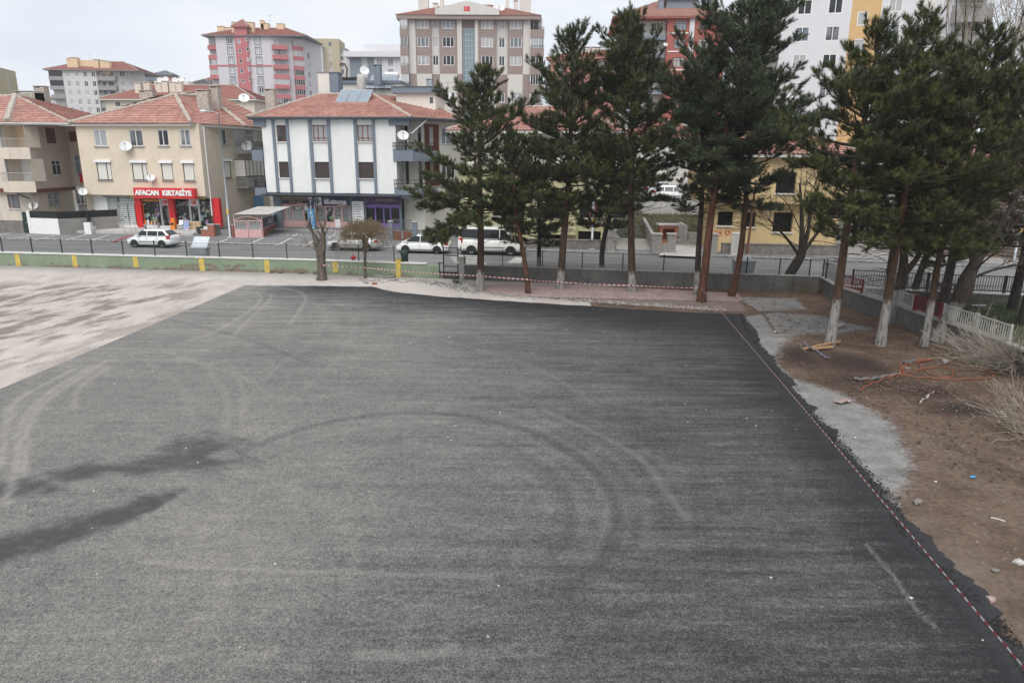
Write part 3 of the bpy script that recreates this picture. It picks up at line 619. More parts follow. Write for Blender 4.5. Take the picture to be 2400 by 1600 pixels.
mat('dead_leaf', (.2, .095, .045), .9, .35, 6)
def pf4(r, n):
    x = r.uniform(-3, 17.3, n); yb = np.interp(x, [p[0] for p in GW], [p[1] for p in GW]); y = yb-.1-np.abs(r.normal(0, 1.2, n)); return np.stack([x, y, np.full(n, .07)], 1)
litter('pine_litter', 2600, pf4, 'dead_leaf', 1, .02, .06)
def pf5(r, n):
    x = r.uniform(10.2, 17.8, n); y = 38-np.abs(r.normal(0, 10, n)); y = np.where(y < 9, 30, y); x = np.maximum(x, XR(y)+.9); return np.stack([x, y, np.full(n, .06)], 1)
litter('leaf_litter', 5200, pf5, 'dead_leaf', 2, .015, .055)

mat('earth_clod', (.085, .058, .042), .95, .35, 4)
def pf7(r, n):
    c = np.array([G(x, y)[:2] for x, y in [(1870, 800), (1850, 830), (1960, 842), (2020, 870), (2100, 900), (1920, 860)]]); i = r.integers(0, len(c), n); q = c[i]+r.normal(0, .9, (n, 2)); k = r.random(n) < .35; q[k, 0] = r.uniform(10.5, 17.5, k.sum()); q[k, 1] = r.uniform(14, 34, k.sum()); q[:, 0] = np.maximum(q[:, 0], XR(q[:, 1])+1.0); return np.stack([q[:, 0], q[:, 1], np.full(n, .05)], 1)
v, f = crumbs(5200, pf7, .015, .075, 14); tag(put('earth_clods', npmesh('earth_clods', v, f, 'earth_clod')), kind='stuff')
# ------------------------------------------------------------------ yard walls and fences
def line_off(pts, d):
    out = []
    for i, p in enumerate(pts):
        a = Vector(pts[max(i-1, 0)]); c = Vector(pts[min(i+1, len(pts)-1)]); t = (c-a).normalized(); out.append((p[0]-t.y*d, p[1]+t.x*d))
    return out
def wallbody(pts, z0, z1, th, step=.25):
    """grid front + top + back along a polyline; returns X, Y, Z arrays"""
    P_ = [Vector(p) for p in pts]; s = [0]
    for a, c in zip(P_[:-1], P_[1:]): s.append(s[-1]+(c-a).length)
    n = max(2, int(s[-1]/step)); ss = np.linspace(0, s[-1], n); fx = np.interp(ss, s, [p.x for p in P_]); fy = np.interp(ss, s, [p.y for p in P_])
    B_ = line_off(list(zip(fx, fy)), th); bx = np.array([p[0] for p in B_]); by = np.array([p[1] for p in B_])
    zs = np.linspace(z0, z1, 7); X = np.stack([fx]*7+[bx, bx]); Y = np.stack([fy]*7+[by, by]); Z = np.stack([np.full(n, z) for z in zs]+[np.full(n, z1), np.full(n, z0)]); return X, Y, Z, ss
GH = .84
gwall = thing('green_yard_wall', (WL[3][0], WL[3][1], 0), 'long green plastered yard wall with yellow stripes and flaking foot', 'wall')
X, Y, Z, ss = wallbody(WL, -.05, GH, .24)
sp = np.clip(1.0-Z/.62, 0, 1)*.8*(.25+1.15*fbm(X, Z*0, .28, 11))*np.clip((X+40)*0+1, 0, 1); sp = np.where(X > -13, sp*.7, sp)
sp = np.maximum(sp, .62*np.exp(-((Z-.38)/.2)**2)*np.clip((fbm(X, Z*0, .16, 77)-.42)*4, 0, 1)*(X < -17)); sp[7:] = 0
BB = BASE[gwall.name]
o = put('wall_face', gridmesh('wall_face', X-BB.x, Y-BB.y, Z, 'green_wall', pack(sp, sp*0)), gwall, (0, 0, 0), world=False)
def polyribbon(mb, pts, th, d0, z0, z1):
    a = line_off(pts, d0); c = line_off(pts, d0+th)
    for i in range(len(pts)-1):
        mb.hexa([(*a[i], z0), (*a[i+1], z0), (*c[i+1], z0), (*c[i], z0), (*a[i], z1), (*a[i+1], z1), (*c[i+1], z1), (*c[i], z1)])
b = MB(); polyribbon(b, WL[:-1], .34, -.05, GH+.002, GH+.09); b.build('coping', 'coping', gwall)
def onwall(x, pts):      # pixel column -> point on the wall line
    r = ray(x, 630); best = None
    for a, c in zip(pts[:-1], pts[1:]):
        A, C = Vector(a), Vector(c); n = Vector((-(C-A).y, (C-A).x)); den = r.x*n.x+r.y*n.y
        if abs(den) < 1e-9: continue
        t = (A.x*n.x+A.y*n.y)/den; p = Vector((r.x*t, r.y*t)); k = (p-A).dot(C-A)/(C-A).length_squared
        e = 0 if 0 <= k <= 1 else min(abs(k), abs(k-1))
        if best is None or e < best[0]: best = (e, p, (C-A).normalized())
    return best[1], best[2]
for x in (-95, 45, 178, 320, 474, 626, 786):
    p, d = onwall(x, WL); sg = Seg(p-d*.17, p+d*.17); b = MB(); b.sbox(sg, 0, sg.L, -.008, .02, random.choice([.0, .06, .16]), GH-.01); b.build('yellow_stripe', 'yellow', gwall)
p, d = onwall(934, WL); sg = Seg(p-d*.16, p+d*.16); b = MB(); b.sbox(sg, 0, sg.L, -.06, .3, 0, GH+.3); b.build('yellow_post', 'yellow', gwall); b = MB(); b.sbox(sg, -.03, sg.L+.03, -.09, .33, GH+.3, GH+.36); b.build('post_cap', 'concrete', gwall)
def panel_mesh(L_, h, vp=.05, hp=.2, r=.0028, mat='wire'):
    key = ('pan', round(L_, 1), round(h, 2), mat)
    if key not in MESH:
        b = MB(); n = int(L_/vp)
        for i in range(1, n): x = -L_/2+L_*i/n; b.box(x-r, x+r, -r, r, .03, h-.03)
        for i in range(int(h/hp)+1): z = min(h-.03, .04+i*hp); b.box(-L_/2, L_/2, -r*2.6, -r*1.1, z-r, z+r)
        MESH[key] = b.mesh('wire_panel', mat)
    return MESH[key]
def post_mesh(h, mat, r=.028):
    key = ('post', h, mat, r)
    if key not in MESH:
        b = MB(); b.box(-r, r, -r, r, 0, h); b.box(-r*1.15, r*1.15, -r*1.15, r*1.15, h, h+.012); b.box(-r*1.9, r*1.9, -r*1.9, r*1.9, 0, .012); MESH[key] = b.mesh('post', mat)
    return MESH[key]
def mesh_fence(name, label, pts, z, h, pm='fence_green', hp=.2):
    t = thing(name, (pts[0][0], pts[0][1], z), label, 'fence')
    for p in pts: put('post', post_mesh(h, pm), t, (p[0], p[1], z))
    for a, c in zip(pts[:-1], pts[1:]):
        A, C = Vector(a), Vector(c); m = (A+C)/2; put('wire_panel', panel_mesh((C-A).length-.06, h-.04, .05, hp), t, (m.x, m.y, z+.02), math.atan2((C-A).y, (C-A).x))
    return t
c_ = line_off(WL, .12)
mesh_fence('mesh_fence', 'green welded mesh fence standing on the green wall', [tuple(onwall(x, c_)[0]) for x in (-125, -55, 14, 83, 152, 222, 294, 368, 442, 518, 596, 675, 758, 842, 925)], GH+.09, .95)
# gate
gA = Vector(G(1040, 651)[:2]); gB = Vector(G(1077, 653)[:2]); gA.y = wy(-4.3)+.05; gB.y = wy(-3.2)+.05
gA.x = -4.28; gB.x = -3.32
gt = thing('wire_gate', (gA.x, gA.y, 0), 'narrow black wire gate between green wall and grey wall', 'gate'); sg = Seg(gA, gB)
b = MB()
for a in (0, sg.L-.06): b.sbox(sg, a, a+.06, -.03, .03, .02, 1.95)
for z in (.06, .75, 1.42, 1.89): b.sbox(sg, .06, sg.L-.06, -.025, .025, z, z+.05)
b.build('gate_frame', 'iron_black', gt)
put('wire_panel', panel_mesh(sg.L-.12, 1.8, .05, .2), gt, sg.pt(sg.L/2, 0, .08), sg.rz)
b = MB(); b.sbox(sg, -.32, -.26, -.03, .03, 0, 1.0); b.sbox(sg, -.26, -.01, -.02, .02, .92, .97); b.build('side_stile', 'iron_black', gt)
b = MB(); b.sbox(sg, sg.L-.05, sg.L, -.05, -.03, .95, 1.1); b.build('latch', 'steel', gt)
b = MB(); a0 = onwall(1077, GW)[0]; sg2 = Seg((-3.27, wy(-3.27)+.02), (-2.95, wy(-2.95)+.02)); b.sbox(sg2, 0, sg2.L, -.04, .3, -.03, 1.28); b.sbox(sg2, -.02, sg2.L+.02, -.07, .33, 1.28, 1.36)
tag(b.build('gate_pillar', 'concrete', origin=(-3.1, 41.6, 0)), 'short rough concrete pillar hinging the wire gate', 'pillar')
# grey wall behind the pines
gw = thing('grey_yard_wall', (7.5, 39.75, 0), 'stained grey concrete wall behind the row of pines', 'wall')
X, Y, Z, ss = wallbody([(-2.95, GW[0][1]-.02)]+GW[1:], -.05, .88, .24); BB = BASE[gw.name]; put('wall_face', gridmesh('wall_face', X-BB.x, Y-BB.y, Z, 'concrete_dark'), gw, (0, 0, 0), world=False)
b = MB(); polyribbon(b, [(-2.95, GW[0][1]-.02)]+GW[1:], .32, -.04, .882, .95); b.build('coping', 'concrete', gw)
c_ = line_off(GW, .12)
mesh_fence('mesh_fence', 'black welded mesh fence standing on the grey wall behind pines', [tuple(onwall(x, c_)[0]) for x in (1088, 1178, 1271, 1364, 1459, 1555, 1652, 1750, 1827, 1898)], .95, .93, 'iron_black')
# right-hand wall with painted railing panels
rw = thing('low_boundary_wall', (RW[4][0], RW[4][1], 0), 'low grey boundary wall carrying red and white railing panels', 'wall')
X, Y, Z, ss = wallbody(RW, -.05, .86, .22); BB = BASE[rw.name]; put('wall_face', gridmesh('wall_face', X-BB.x, Y-BB.y, Z, 'concrete_dark'), rw, (0, 0, 0), world=False)
b = MB(); polyribbon(b, RW, .34, -.05, .862, .93); b.build('coping', 'concrete', rw)
b = MB()
c_ = line_off(RW, .1)
mesh_fence('mesh_fence', 'short piece of black mesh fence at the corner of the yard walls', [c_[0], tuple(onwall(1938, c_)[0]), tuple(onwall(1971, c_)[0])], .93, .93, 'iron_black')
def bars_mesh(L_, h, mat, r=.012, gap=.12, fr=.022):
    key = ('bars', round(L_, 2), h, mat)
    if key not in MESH:
        b = MB(); n = max(2, int(L_/gap))
        for i in range(1, n): x = -L_/2+L_*i/n; b.box(x-r, x+r, -r, r, fr*2, h-fr*2)
        MESH[key] = b.mesh('bars', mat)
        b = MB(); b.box(-L_/2, L_/2, -fr, fr, 0, fr*2); b.box(-L_/2, L_/2, -fr, fr, h-fr*2, h)
        for x in (-L_/2, L_/2-fr*2): b.box(x, x+fr*2, -fr, fr, fr*2, h-fr*2)
        MESH[key+('f',)] = b.mesh('rail_frame', mat)
    return MESH[key], MESH[key+('f',)]
def railing(name, label, A, C, z, h, mat, posts=.035, pm=None, cat='railing', group=None):
    A, C = Vector(A[:2]), Vector(C[:2]); m = (A+C)/2; rz = math.atan2((C-A).y, (C-A).x); t = thing(name, (m.x, m.y, z), label, cat, group, 0)
    bm_, fm = bars_mesh((C-A).length-.08, h, mat); put('bars', bm_, t, (m.x, m.y, z+.07), rz); put('rail_frame', fm, t, (m.x, m.y, z+.07), rz)
    for p in (A+(C-A).normalized()*.02, C-(C-A).normalized()*.02): put('post', post_mesh(round(h+.1, 2), pm or mat, posts), t, (p.x, p.y, z))
    return t
for i, (x0, x1, mt, lb) in enumerate([(1973, 2030, 'rail_red', 'dark red railing panel next to the black mesh fence corner'), (2032, 2086, 'rail_white', 'white railing panel beside the first dark red panel'), (2089, 2155, 'rail_white', 'white railing panel between two whitewashed trunks'), (2158, 2226, 'rail_red', 'dark red railing panel behind the leaning trunk'), (2229, 2309, 'rail_white', 'white railing panel just past the leaning trunk'), (2312, 2400, 'rail_white', 'white railing panel closest to the bare bush')]):
    railing('railing_panel', lb, onwall(x0, c_)[0], onwall(x1, c_)[0], .93, .56, mt, .035 if mt == 'rail_white' else .06)
# street-side retaining wall with black railing
SR = [(18.2, 37.6), (21, 36.4), (27, 35.2), (40, 32.4)]
sw = thing('street_retaining_wall', (27, 35.2, 0), 'street retaining wall with pale coping below the black railing', 'wall'); b = MB(); polyribbon(b, SR, .25, 0, -.05, .46); b.build('wall_face', 'concrete_dark', sw); b = MB(); polyribbon(b, SR, .33, -.04, .462, .53); b.build('coping', 'coping', sw)
q = line_off(SR, .12); ln = [0]
for a, c in zip(q[:-1], q[1:]): ln.append(ln[-1]+(Vector(c)-Vector(a)).length)
pts = [Vector((float(np.interp(s, ln, [p[0] for p in q])), float(np.interp(s, ln, [p[1] for p in q])))) for s in np.arange(.6, 16, 1.85)]
ords = ['first', 'second', 'third', 'fourth', 'fifth', 'sixth', 'seventh', 'eighth', 'ninth']
for i, (a, c) in enumerate(zip(pts[:-1], pts[1:])):
    railing('black_railing', 'black street railing panel, %s from the corner of the yard' % ords[i], a, c, .53, .82, 'iron_black', .03)
# rough grass behind the railing
b = MB(); gp = [(18.3, 37.3), (21, 36.3), (27, 35.1), (40, 32.3), (40, 15)]+[(p[0]+.15, p[1]) for p in RW[::-1][1:-1]]
mat('grass_soil', (.055, .06, .03), .95, .4, 1.5, fine=6)
b.poly([(x, y, .06) for x, y in gp][::-1]); o = b.build('grass_bed', 'grass_soil')
if o.data.polygons[0].normal.z < 0: o.data.flip_normals()
tag(o, kind='structure')
mat('grass', (.055, .085, .022), .8, .4, 2)
r_ = np.random.default_rng(5); n = 16000; x = r_.uniform(18.6, 30, n); y = r_.uniform(20, 36.3, n); k = inside(x, y, gp) & (fbm(x, y, .5, 3) > .42); x, y = x[k], y[k]; n = len(x); a = r_.uniform(0, 6.28, n); h = r_.uniform(.06, .26, n)
v = np.stack([np.stack([x-.02*np.cos(a), y-.02*np.sin(a), np.full(n, .05)], 1), np.stack([x+.02*np.cos(a), y+.02*np.sin(a), np.full(n, .05)], 1), np.stack([x+h*.5*np.sin(a), y+h*.5*np.cos(a), .05+h], 1)], 1).reshape(-1, 3)
tag(put('grass', npmesh('grass', v, np.arange(n*3).reshape(-1, 3), 'grass')), kind='stuff')
r_ = np.random.default_rng(8)
for i in range(9):                                  # weeds along the foot of the green wall
    pass
# ------------------------------------------------------------------ building kit
def rectm(sg, xl, xr, yt, yb, d=0):
    ym = (yt+yb)/2; xm = (xl+xr)/2; return sg.px(xl, ym, d)[0], sg.px(xr, ym, d)[0], sg.px(xm, yb, d)[1], sg.px(xm, yt, d)[1]
def rowcol(sg, xs, ys, w_, h, yref=None):
    """windows in columns xs (pixel centres, read at row yref) and rows ys (pixel centres); w_, h in metres"""
    yref = yref or ys[len(ys)//2]; xm = xs[len(xs)//2]; zc = [sg.px(xm, y)[1] for y in ys]; out = []
    for x in xs:
        a = sg.px(x, yref)[0]
        for z in zc: out.append((a-w_/2, a+w_/2, z-h/2, z+h/2))
    return out
def dish(label, p, r, az, el=35, mast=.5, group='satellite dishes'):
    t = thing('satellite_dish', p, label, 'satellite dish', group)
    key = ('dish', round(r, 2))
    if key not in MESH:
        b = MB(); pr = [(0.001, 0), (r*.35, .02*r), (r*.7, .09*r), (r, .2*r), (r*1.02, .21*r)]; b.lathe(pr, 20); me = b.mesh('reflector', 'dish', True); MESH[key] = me
        b = MB(); b.tube([(0, -r*.95, .17*r), (0, -r*.62, .62*r), (0, -.02, .8*r)], .016, 5); b.box(-.04, .04, -.05, .05, .76*r, .9*r); MESH[key+('a',)] = b.mesh('feed_arm', 'iron_black')
    o = put('reflector', MESH[key], t, p); q = put('feed_arm', MESH[key+('a',)], t, p)
    d = Vector((math.sin(az)*math.cos(R(el)), -math.cos(az)*math.cos(R(el)), math.sin(R(el)))); e = d.to_track_quat('Z', 'Y').to_euler(); o.rotation_euler = e; q.rotation_euler = e
    b = MB(); b.tube([Vector(p)-d*.02, Vector(p)-d*.22+Vector((0, .05, -.02)), Vector(p)-d*.22+Vector((0, .12, -mast))], .025, 5); b.build('mount', 'galv', t)
    return t
def slope(mb, eL, eR, rL, rR, rows=None, tw=.26, hi=.05, saw=.075, m=0):
    """roof slope of tile courses; eL eR eave, rL rR ridge"""
    eL, eR, rL, rR = map(Vector, (eL, eR, rL, rR)); u = (eR-eL).normalized(); n = u.cross(((rL+rR)/2-(eL+eR)/2)).normalized()
    if n.z < 0: n = -n
    up = (rL-eL)-u*(rL-eL).dot(u)
    H_ = up.length; rows = rows or max(3, int(H_/.36)); upn = up/H_
    W_ = (eR-eL).dot(u); l1 = (rL-eL).dot(u); r1 = (rR-eL).dot(u)
    prof = [0, 1, .9] if tw else None
    for i in range(rows):
        t0, t1 = i/rows, (i+1)/rows; a0, b0 = l1*t0, W_+(r1-W_)*t0; a1, b1 = l1*t1, W_+(r1-W_)*t1
        lo, hi_ = min(a0, a1), max(b0, b1)
        if tw: k0 = math.floor(lo/tw*3); k1 = math.ceil(hi_/tw*3); cols = [(k*tw/3, [0, .9, .75][k % 3]*hi) for k in range(k0, k1+1)]
        else: cols = [(lo, 0), (hi_, 0)]
        jit = random.uniform(-.008, .008)
        prev = None
        for x, hh in cols:
            xb = min(max(x, a0), b0); xt = min(max(x, a1), b1)
            pb = eL+u*xb+upn*(H_*t0-.02)+n*(hh+saw+jit); pt = eL+u*xt+upn*(H_*t1)+n*(hh*.8)
            if prev is not None and (xb > prev[2]+1e-4 or xt > prev[3]+1e-4):
                mb.quad(prev[0], pb, pt, prev[1], m)
                mb.quad(prev[0]-n*(saw+.02), pb-n*(saw+.02), pb, prev[0], m)
            prev = (pb, pt, xb, xt)
def ridge(root, pts, r=.13, mat_='mortar', lump=.35):
    b = MB(); P_ = []
    for a, c in zip(pts[:-1], pts[1:]):
        a, c = Vector(a), Vector(c); n = max(2, int((c-a).length/.35)); P_ += [a.lerp(c, k/n) for k in range(n)]
    P_.append(Vector(pts[-1])); b.tube([p+Vector((0, 0, random.uniform(-.02, .03))) for p in P_], [r*random.uniform(1-lump, 1+lump) for _ in P_], 6); return b.build('ridge_cap', mat_, root)
def chimney(root, x, y, w_, d_, z0, z1, mat_='w_cream', rz=0):
    sg = Seg((x-w_/2*math.cos(rz), y-w_/2*math.sin(rz)), (x+w_/2*math.cos(rz), y+w_/2*math.sin(rz))); b = MB(); b.sbox(sg, 0, w_, 0, d_, z0, z1); b.sbox(sg, -.05, w_+.05, -.05, d_+.05, z1+.12, z1+.2)
    for a in (0, w_-.12): b.sbox(sg, a, a+.12, .02, d_-.02, z1, z1+.12)
    return b.build('chimney', mat_, root)
def balcony(root, sg, a0, a1, out, zf, ph, mat_, rail=0, rm='iron_black', th=.14, railgap=.11, name='balcony'):
    b = MB(); b.sbox(sg, a0, a1, -out, 0.0, zf-th, zf)
    if ph: b.sbox(sg, a0, a1, -out, -out+.1, zf, zf+ph); b.sbox(sg, a0, a0+.1, -out+.1, 0, zf, zf+ph); b.sbox(sg, a1-.1, a1, -out+.1, 0, zf, zf+ph)
    o = b.build(name, mat_, root)
    if rail:
        z = zf+ph; b = MB(); r = .013
        for q in (z+rail-.04, z+rail*.55 if rail > .6 else z+.05): b.sbox(sg, a0, a1, -out+.03, -out+.07, q, q+.04); b.sbox(sg, a0, a0+.04, -out+.07, 0, q, q+.04); b.sbox(sg, a1-.04, a1, -out+.07, 0, q, q+.04)
        n = max(2, int((a1-a0)/railgap))
        for i in range(n+1): a = a0+.02+(a1-a0-.04)*i/n; b.sbox(sg, a-r, a+r, -out+.04, -out+.06, z, z+rail-.04)
        n = max(2, int(out/railgap))
        for i in range(n): d = -out+out*i/n; b.sbox(sg, a0+.01, a0+.01+2*r, d, d+2*r, z, z+rail-.04); b.sbox(sg, a1-.01-2*r, a1-.01, d, d+2*r, z, z+rail-.04)
        b.build('railing', rm, o)
    return o
def glazed(root, sg, a0, a1, out, z0, z1, pm='gl_b', n=5, fm='white_pvc', name='glazed_balcony'):
    b = MB(); t = .06
    b.sbox(sg, a0, a1, -out, -out+.06, z0, z0+t); b.sbox(sg, a0, a1, -out, -out+.06, z1-t, z1)
    for i in range(n+1): a = a0+(a1-a0-t)*i/n; b.sbox(sg, a, a+t, -out-.003, -out+.06, z0+t, z1-t)
    b.sbox(sg, a0, a0+t, -out+.06, 0, z1-t, z1); b.sbox(sg, a1-t, a1, -out+.06, 0, z1-t, z1)
    o = b.build(name, fm, root); b = MB(); b.sbox(sg, a0+.03, a1-.03, -out+.03, -.005, z0+.01, z1-.01); b.build('pane', pm, o); return o
def hip(root, sg, a0, a1, d1, ze, zr, mat_='tile', ov=.5, inset=None, tw=0, back=True, ridgem='mortar'):
    """hipped roof over sg's wall box a0..a1 deep d1"""
    e = [Vector(sg.pt(a0-ov, -ov, ze)), Vector(sg.pt(a1+ov, -ov, ze)), Vector(sg.pt(a1+ov, d1+ov, ze)), Vector(sg.pt(a0-ov, d1+ov, ze))]
    W_, D_ = a1-a0+2*ov, d1+2*ov; i = inset if inset is not None else min(W_, D_)/2*.98
    r0 = Vector(sg.pt(a0-ov+i, d1/2, zr)); r1 = Vector(sg.pt(a1+ov-i, d1/2, zr)); b = MB()
    slope(b, e[0], e[1], r0, r1, tw=tw); slope(b, e[1], e[2], r1, r1, tw=tw); slope(b, e[3], e[0], r0, r0, tw=tw); slope(b, e[2], e[3], r1, r0, tw=0)
    o = tag(b.build('roof_tiles', mat_, root), kind='stuff')
    b = MB(); b.sbox(sg, a0-ov+.02, a1+ov-.02, -ov+.02, d1+ov-.02, ze-.22, ze-.02); b.build('eaves', 'w_offwhite' if ridgem == 'mortar' else ridgem, root)
    for p, q in ((e[0], r0), (e[1], r1), (r0, r1)):
        if (q-p).length > .6: ridge(root, [p+Vector((0, 0, .05)), q+Vector((0, 0, .06))], .1, 'mortar', .1)
    return r0, r1
def block(root, sg, a0, a1, d1, z0, z1, holes, m='w_white', rev=.15, side_l=(), side_r=(), name='wall', roof=True):
    """four walls of a box building, openings in front / right / left"""
    b = MB(); wall(b, sg, a0, a1, z0, z1, holes, rev); sr = Seg(sg.pt(a1, 0, 0), sg.pt(a1, d1, 0)); sl_ = Seg(sg.pt(a0, d1, 0), sg.pt(a0, 0, 0))
    wall(b, sr, 0, d1, z0, z1, side_r, rev); wall(b, sl_, 0, d1, z0, z1, side_l, rev); sb = Seg(sg.pt(a1, d1, 0), sg.pt(a0, d1, 0)); wall(b, sb, 0, sb.L, z0, z1)
    if roof: b.quad(sg.pt(a0, 0, z1), sg.pt(a1, 0, z1), sg.pt(a1, d1, z1), sg.pt(a0, d1, z1))
    return b.build(name, m, root), sr, sl_
def base_seg(x0, x1, y, Y, ang=0.0):
    """wall line seen between pixel columns x0..x1 (read at row y), passing through depth Y at its middle"""
    m = atY((x0+x1)/2, y, Y); u = Vector((math.cos(ang), math.sin(ang))); s = Seg((m.x, m.y), (m.x+u.x, m.y+u.y)); a0 = s.px(x0, y)[0]; a1 = s.px(x1, y)[0]; return Seg(s.pt(a0, 0, 0), s.pt(a1, 0, 0))
def bbox_root(name, sg, label, cat='building', z=.3): p = sg.pt(sg.L/2, 0, z); return thing(name, p, label, cat)
def antenna(root, p, h=2.0):
    b = MB(); p = Vector(p); b.tube([p, p+Vector((0, 0, h))], .03, 4); b.tube([p+Vector((-.6, 0, h*.9)), p+Vector((.6, 0, h*.92))], .02, 4)
    for k in range(5): x = -.5+.25*k; b.tube([p+Vector((x, -.3, h*.9)), p+Vector((x, .3, h*.9))], .012, 4)
    return b.build('aerial', 'galv', root)
def roofdish(root, p, r=.5, az=.5):
    b = MB(); p = Vector(p); d = Vector((math.sin(az)*.85, -math.cos(az)*.85, .45)).normalized(); a = d.cross(Vector((0, 0, 1))).normalized(); c = d.cross(a); k0 = len(b.v)
    b.v.append(tuple(p-d*.1)); n = 16
    for j in range(n): t = 6.2832*j/n; b.v.append(tuple(p+(a*math.cos(t)+c*math.sin(t))*r+d*.06))
    for j in range(n): b.f.append((k0, k0+1+j, k0+1+(j+1) % n)); b.m.append(0)
    b.tube([p-d*.1, p-d*.2+Vector((0, 0, -r*1.3))], .04, 5)
    return b.build('roof_dish', 'dish', root)
# ------------------------------------------------------------------ the three houses with shops
def line_seg(P_, deg): u = Vector((math.cos(R(deg)), math.sin(R(deg)))); return Seg(P_, (P_[0]+u.x, P_[1]+u.y))
def pbox(name, mats, root, sg, xl, xr, yt, yb, d0, d1, dplane=None):
    a0, a1, z0, z1 = rectm(sg, xl, xr, yt, yb, d0 if dplane is None else dplane); b = MB(); b.sbox(sg, a0, a1, d0, d1, z0, z1); return b.build(name, mats, root)
def goods_mat():
    m = bpy.data.materials.new('shop_display'); t = NT(m); v = t.n.new('ShaderNodeTexVoronoi'); v.inputs['Scale'].default_value = 5.5; t.L(t.coord('Object'), v.inputs[0])
    hs = t.n.new('ShaderNodeHueSaturation'); hs.inputs['Saturation'].default_value = .7; hs.inputs['Value'].default_value = .45; t.L(v.outputs['Color'], hs.inputs['Color'])
    t.color(t.mix(t.ramp(t.noise(2.2, 3), (.5, 0), (.56, 1)), (.014, .015, .016), hs.outputs[0])); t.b.inputs['Roughness'].default_value = .15; M['shop_display'] = m
    m = bpy.data.materials.new('rose_blind'); t = NT(m); w1 = t.n.new('ShaderNodeTexWave'); w1.bands_direction = 'Z'; w1.inputs['Scale'].default_value = 1.7; t.L(t.coord('Object'), w1.inputs[0])
    v = t.n.new('ShaderNodeTexVoronoi'); v.inputs['Scale'].default_value = 2.4; t.L(t.coord('Object'), v.inputs[0]); c = t.mix(t.ramp(w1.outputs['Fac'], (.45, 0), (.5, 1)), (.3, .33, .33), (.62, .64, .63))
    t.color(t.mix(t.ramp(t.math('ADD', v.outputs['Distance'], t.math('MULTIPLY', t.noise(9, 4), .2)), (.28, 1), (.32, 0)), c, (.05, .06, .055))); t.b.inputs['Roughness'].default_value = .3; M['rose_blind'] = m
    m = bpy.data.materials.new('grille'); t = NT(m); w1 = t.n.new('ShaderNodeTexWave'); w1.wave_type = 'BANDS'; w1.bands_direction = 'Z'; w1.inputs['Scale'].default_value = 2.6; w1.inputs['Distortion'].default_value = 5; w1.inputs['Detail'].default_value = 0; w1.inputs['Detail Scale'].default_value = 3; t.L(t.coord('Object'), w1.inputs[0])
    t.color(t.mix(t.ramp(w1.outputs['Fac'], (.35, 0), (.6, 1)), (.03, .03, .032), (.34, .36, .36))); t.b.inputs['Roughness'].default_value = .3; M['grille'] = m
goods_mat()

# ---------- beige house with the red stationery shop
S2 = line_seg((-33, 63.0), -7.5); aL = S2.px(189, 380)[0]; aR = S2.px(474, 380)[0]; S2 = Seg(S2.pt(aL, 0, 0), S2.pt(aR, 0, 0)); W2 = S2.L; D2 = 12.0
ze2 = S2.px(330, 290)[1]; zb2 = S2.px(330, 458)[1]; gz2 = .88
h2 = thing('beige_house', S2.pt(W2/2, 0, gz2), 'beige three storey house with tiled roof above the red stationery shop', 'house')
fw = [rectm(S2, *q) for q in ((219.5, 250.5, 304, 343), (303, 335, 304, 343), (369.5, 395, 304, 342), (421.5, 446.5, 303, 342))]
fs = [rectm(S2, *q) for q in ((228, 261.5, 381, 422), (310.5, 345, 382, 422.5), (379, 405, 383, 423), (430, 455.5, 383, 424))]
s2r = Seg(S2.pt(W2, 0, 0), S2.pt(W2, D2, 0)); s2l = Seg(S2.pt(0, D2, 0), S2.pt(0, 0, 0)); s2g = S2.off(.8)
rw2 = rectm(s2r, 515.5, 531, 303, 339); rs2 = rectm(s2r, 525, 541, 378, 417)
bal_a = (s2r.px(548, 330)[0], s2r.px(593, 330)[0])
b = MB(); wall(b, S2, 0, W2, zb2, ze2, fw+fs, .14); wall(b, s2l, 0, D2, gz2, ze2); b.quad(S2.pt(0, 0, zb2), S2.pt(W2, 0, zb2), S2.pt(W2, .8, zb2), S2.pt(0, .8, zb2)); sb = Seg(S2.pt(W2, D2, 0), S2.pt(0, D2, 0)); wall(b, sb, 0, W2, gz2, ze2)
b.build('wall', 'w_beige', h2)
b = MB(); wall(b, s2r, 0, D2, zb2, ze2, [rw2, rs2], .12); wall(b, Seg(s2r.pt(.8, 0, 0), s2r.pt(D2, 0, 0)), 0, D2-.8, gz2-.3, zb2); b.build('side_wall', 'w_beige_side', h2)
for r_ in fw: window(h2, S2, r_, (.47,), (), t=.075, sill='concrete')
for i, r_ in enumerate(fs):
    o = window(h2, S2, r_, (.68,) if i < 2 else (), (), 'dark_frame', 'shutter_white', t=.06, rec=.06, sill='concrete', name='roller_shutter')
    a0, a1, z0, z1 = r_; b = MB(); b.sbox(S2, a0-.12, a1+.1, -.16, .0, z1, z1+.24); q = b.build('shutter_box', 'white_paint', h2)
window(h2, s2r, rw2, (.45,), t=.07, sill='concrete'); window(h2, s2r, rs2, (), (), 'dark_frame', 'shutter_white', rec=.05, sill='concrete', name='roller_shutter'); b = MB(); b.sbox(s2r, rs2[0]-.1, rs2[1]+.1, -.16, 0, rs2[3], rs2[3]+.24); b.build('shutter_box', 'white_paint', h2)
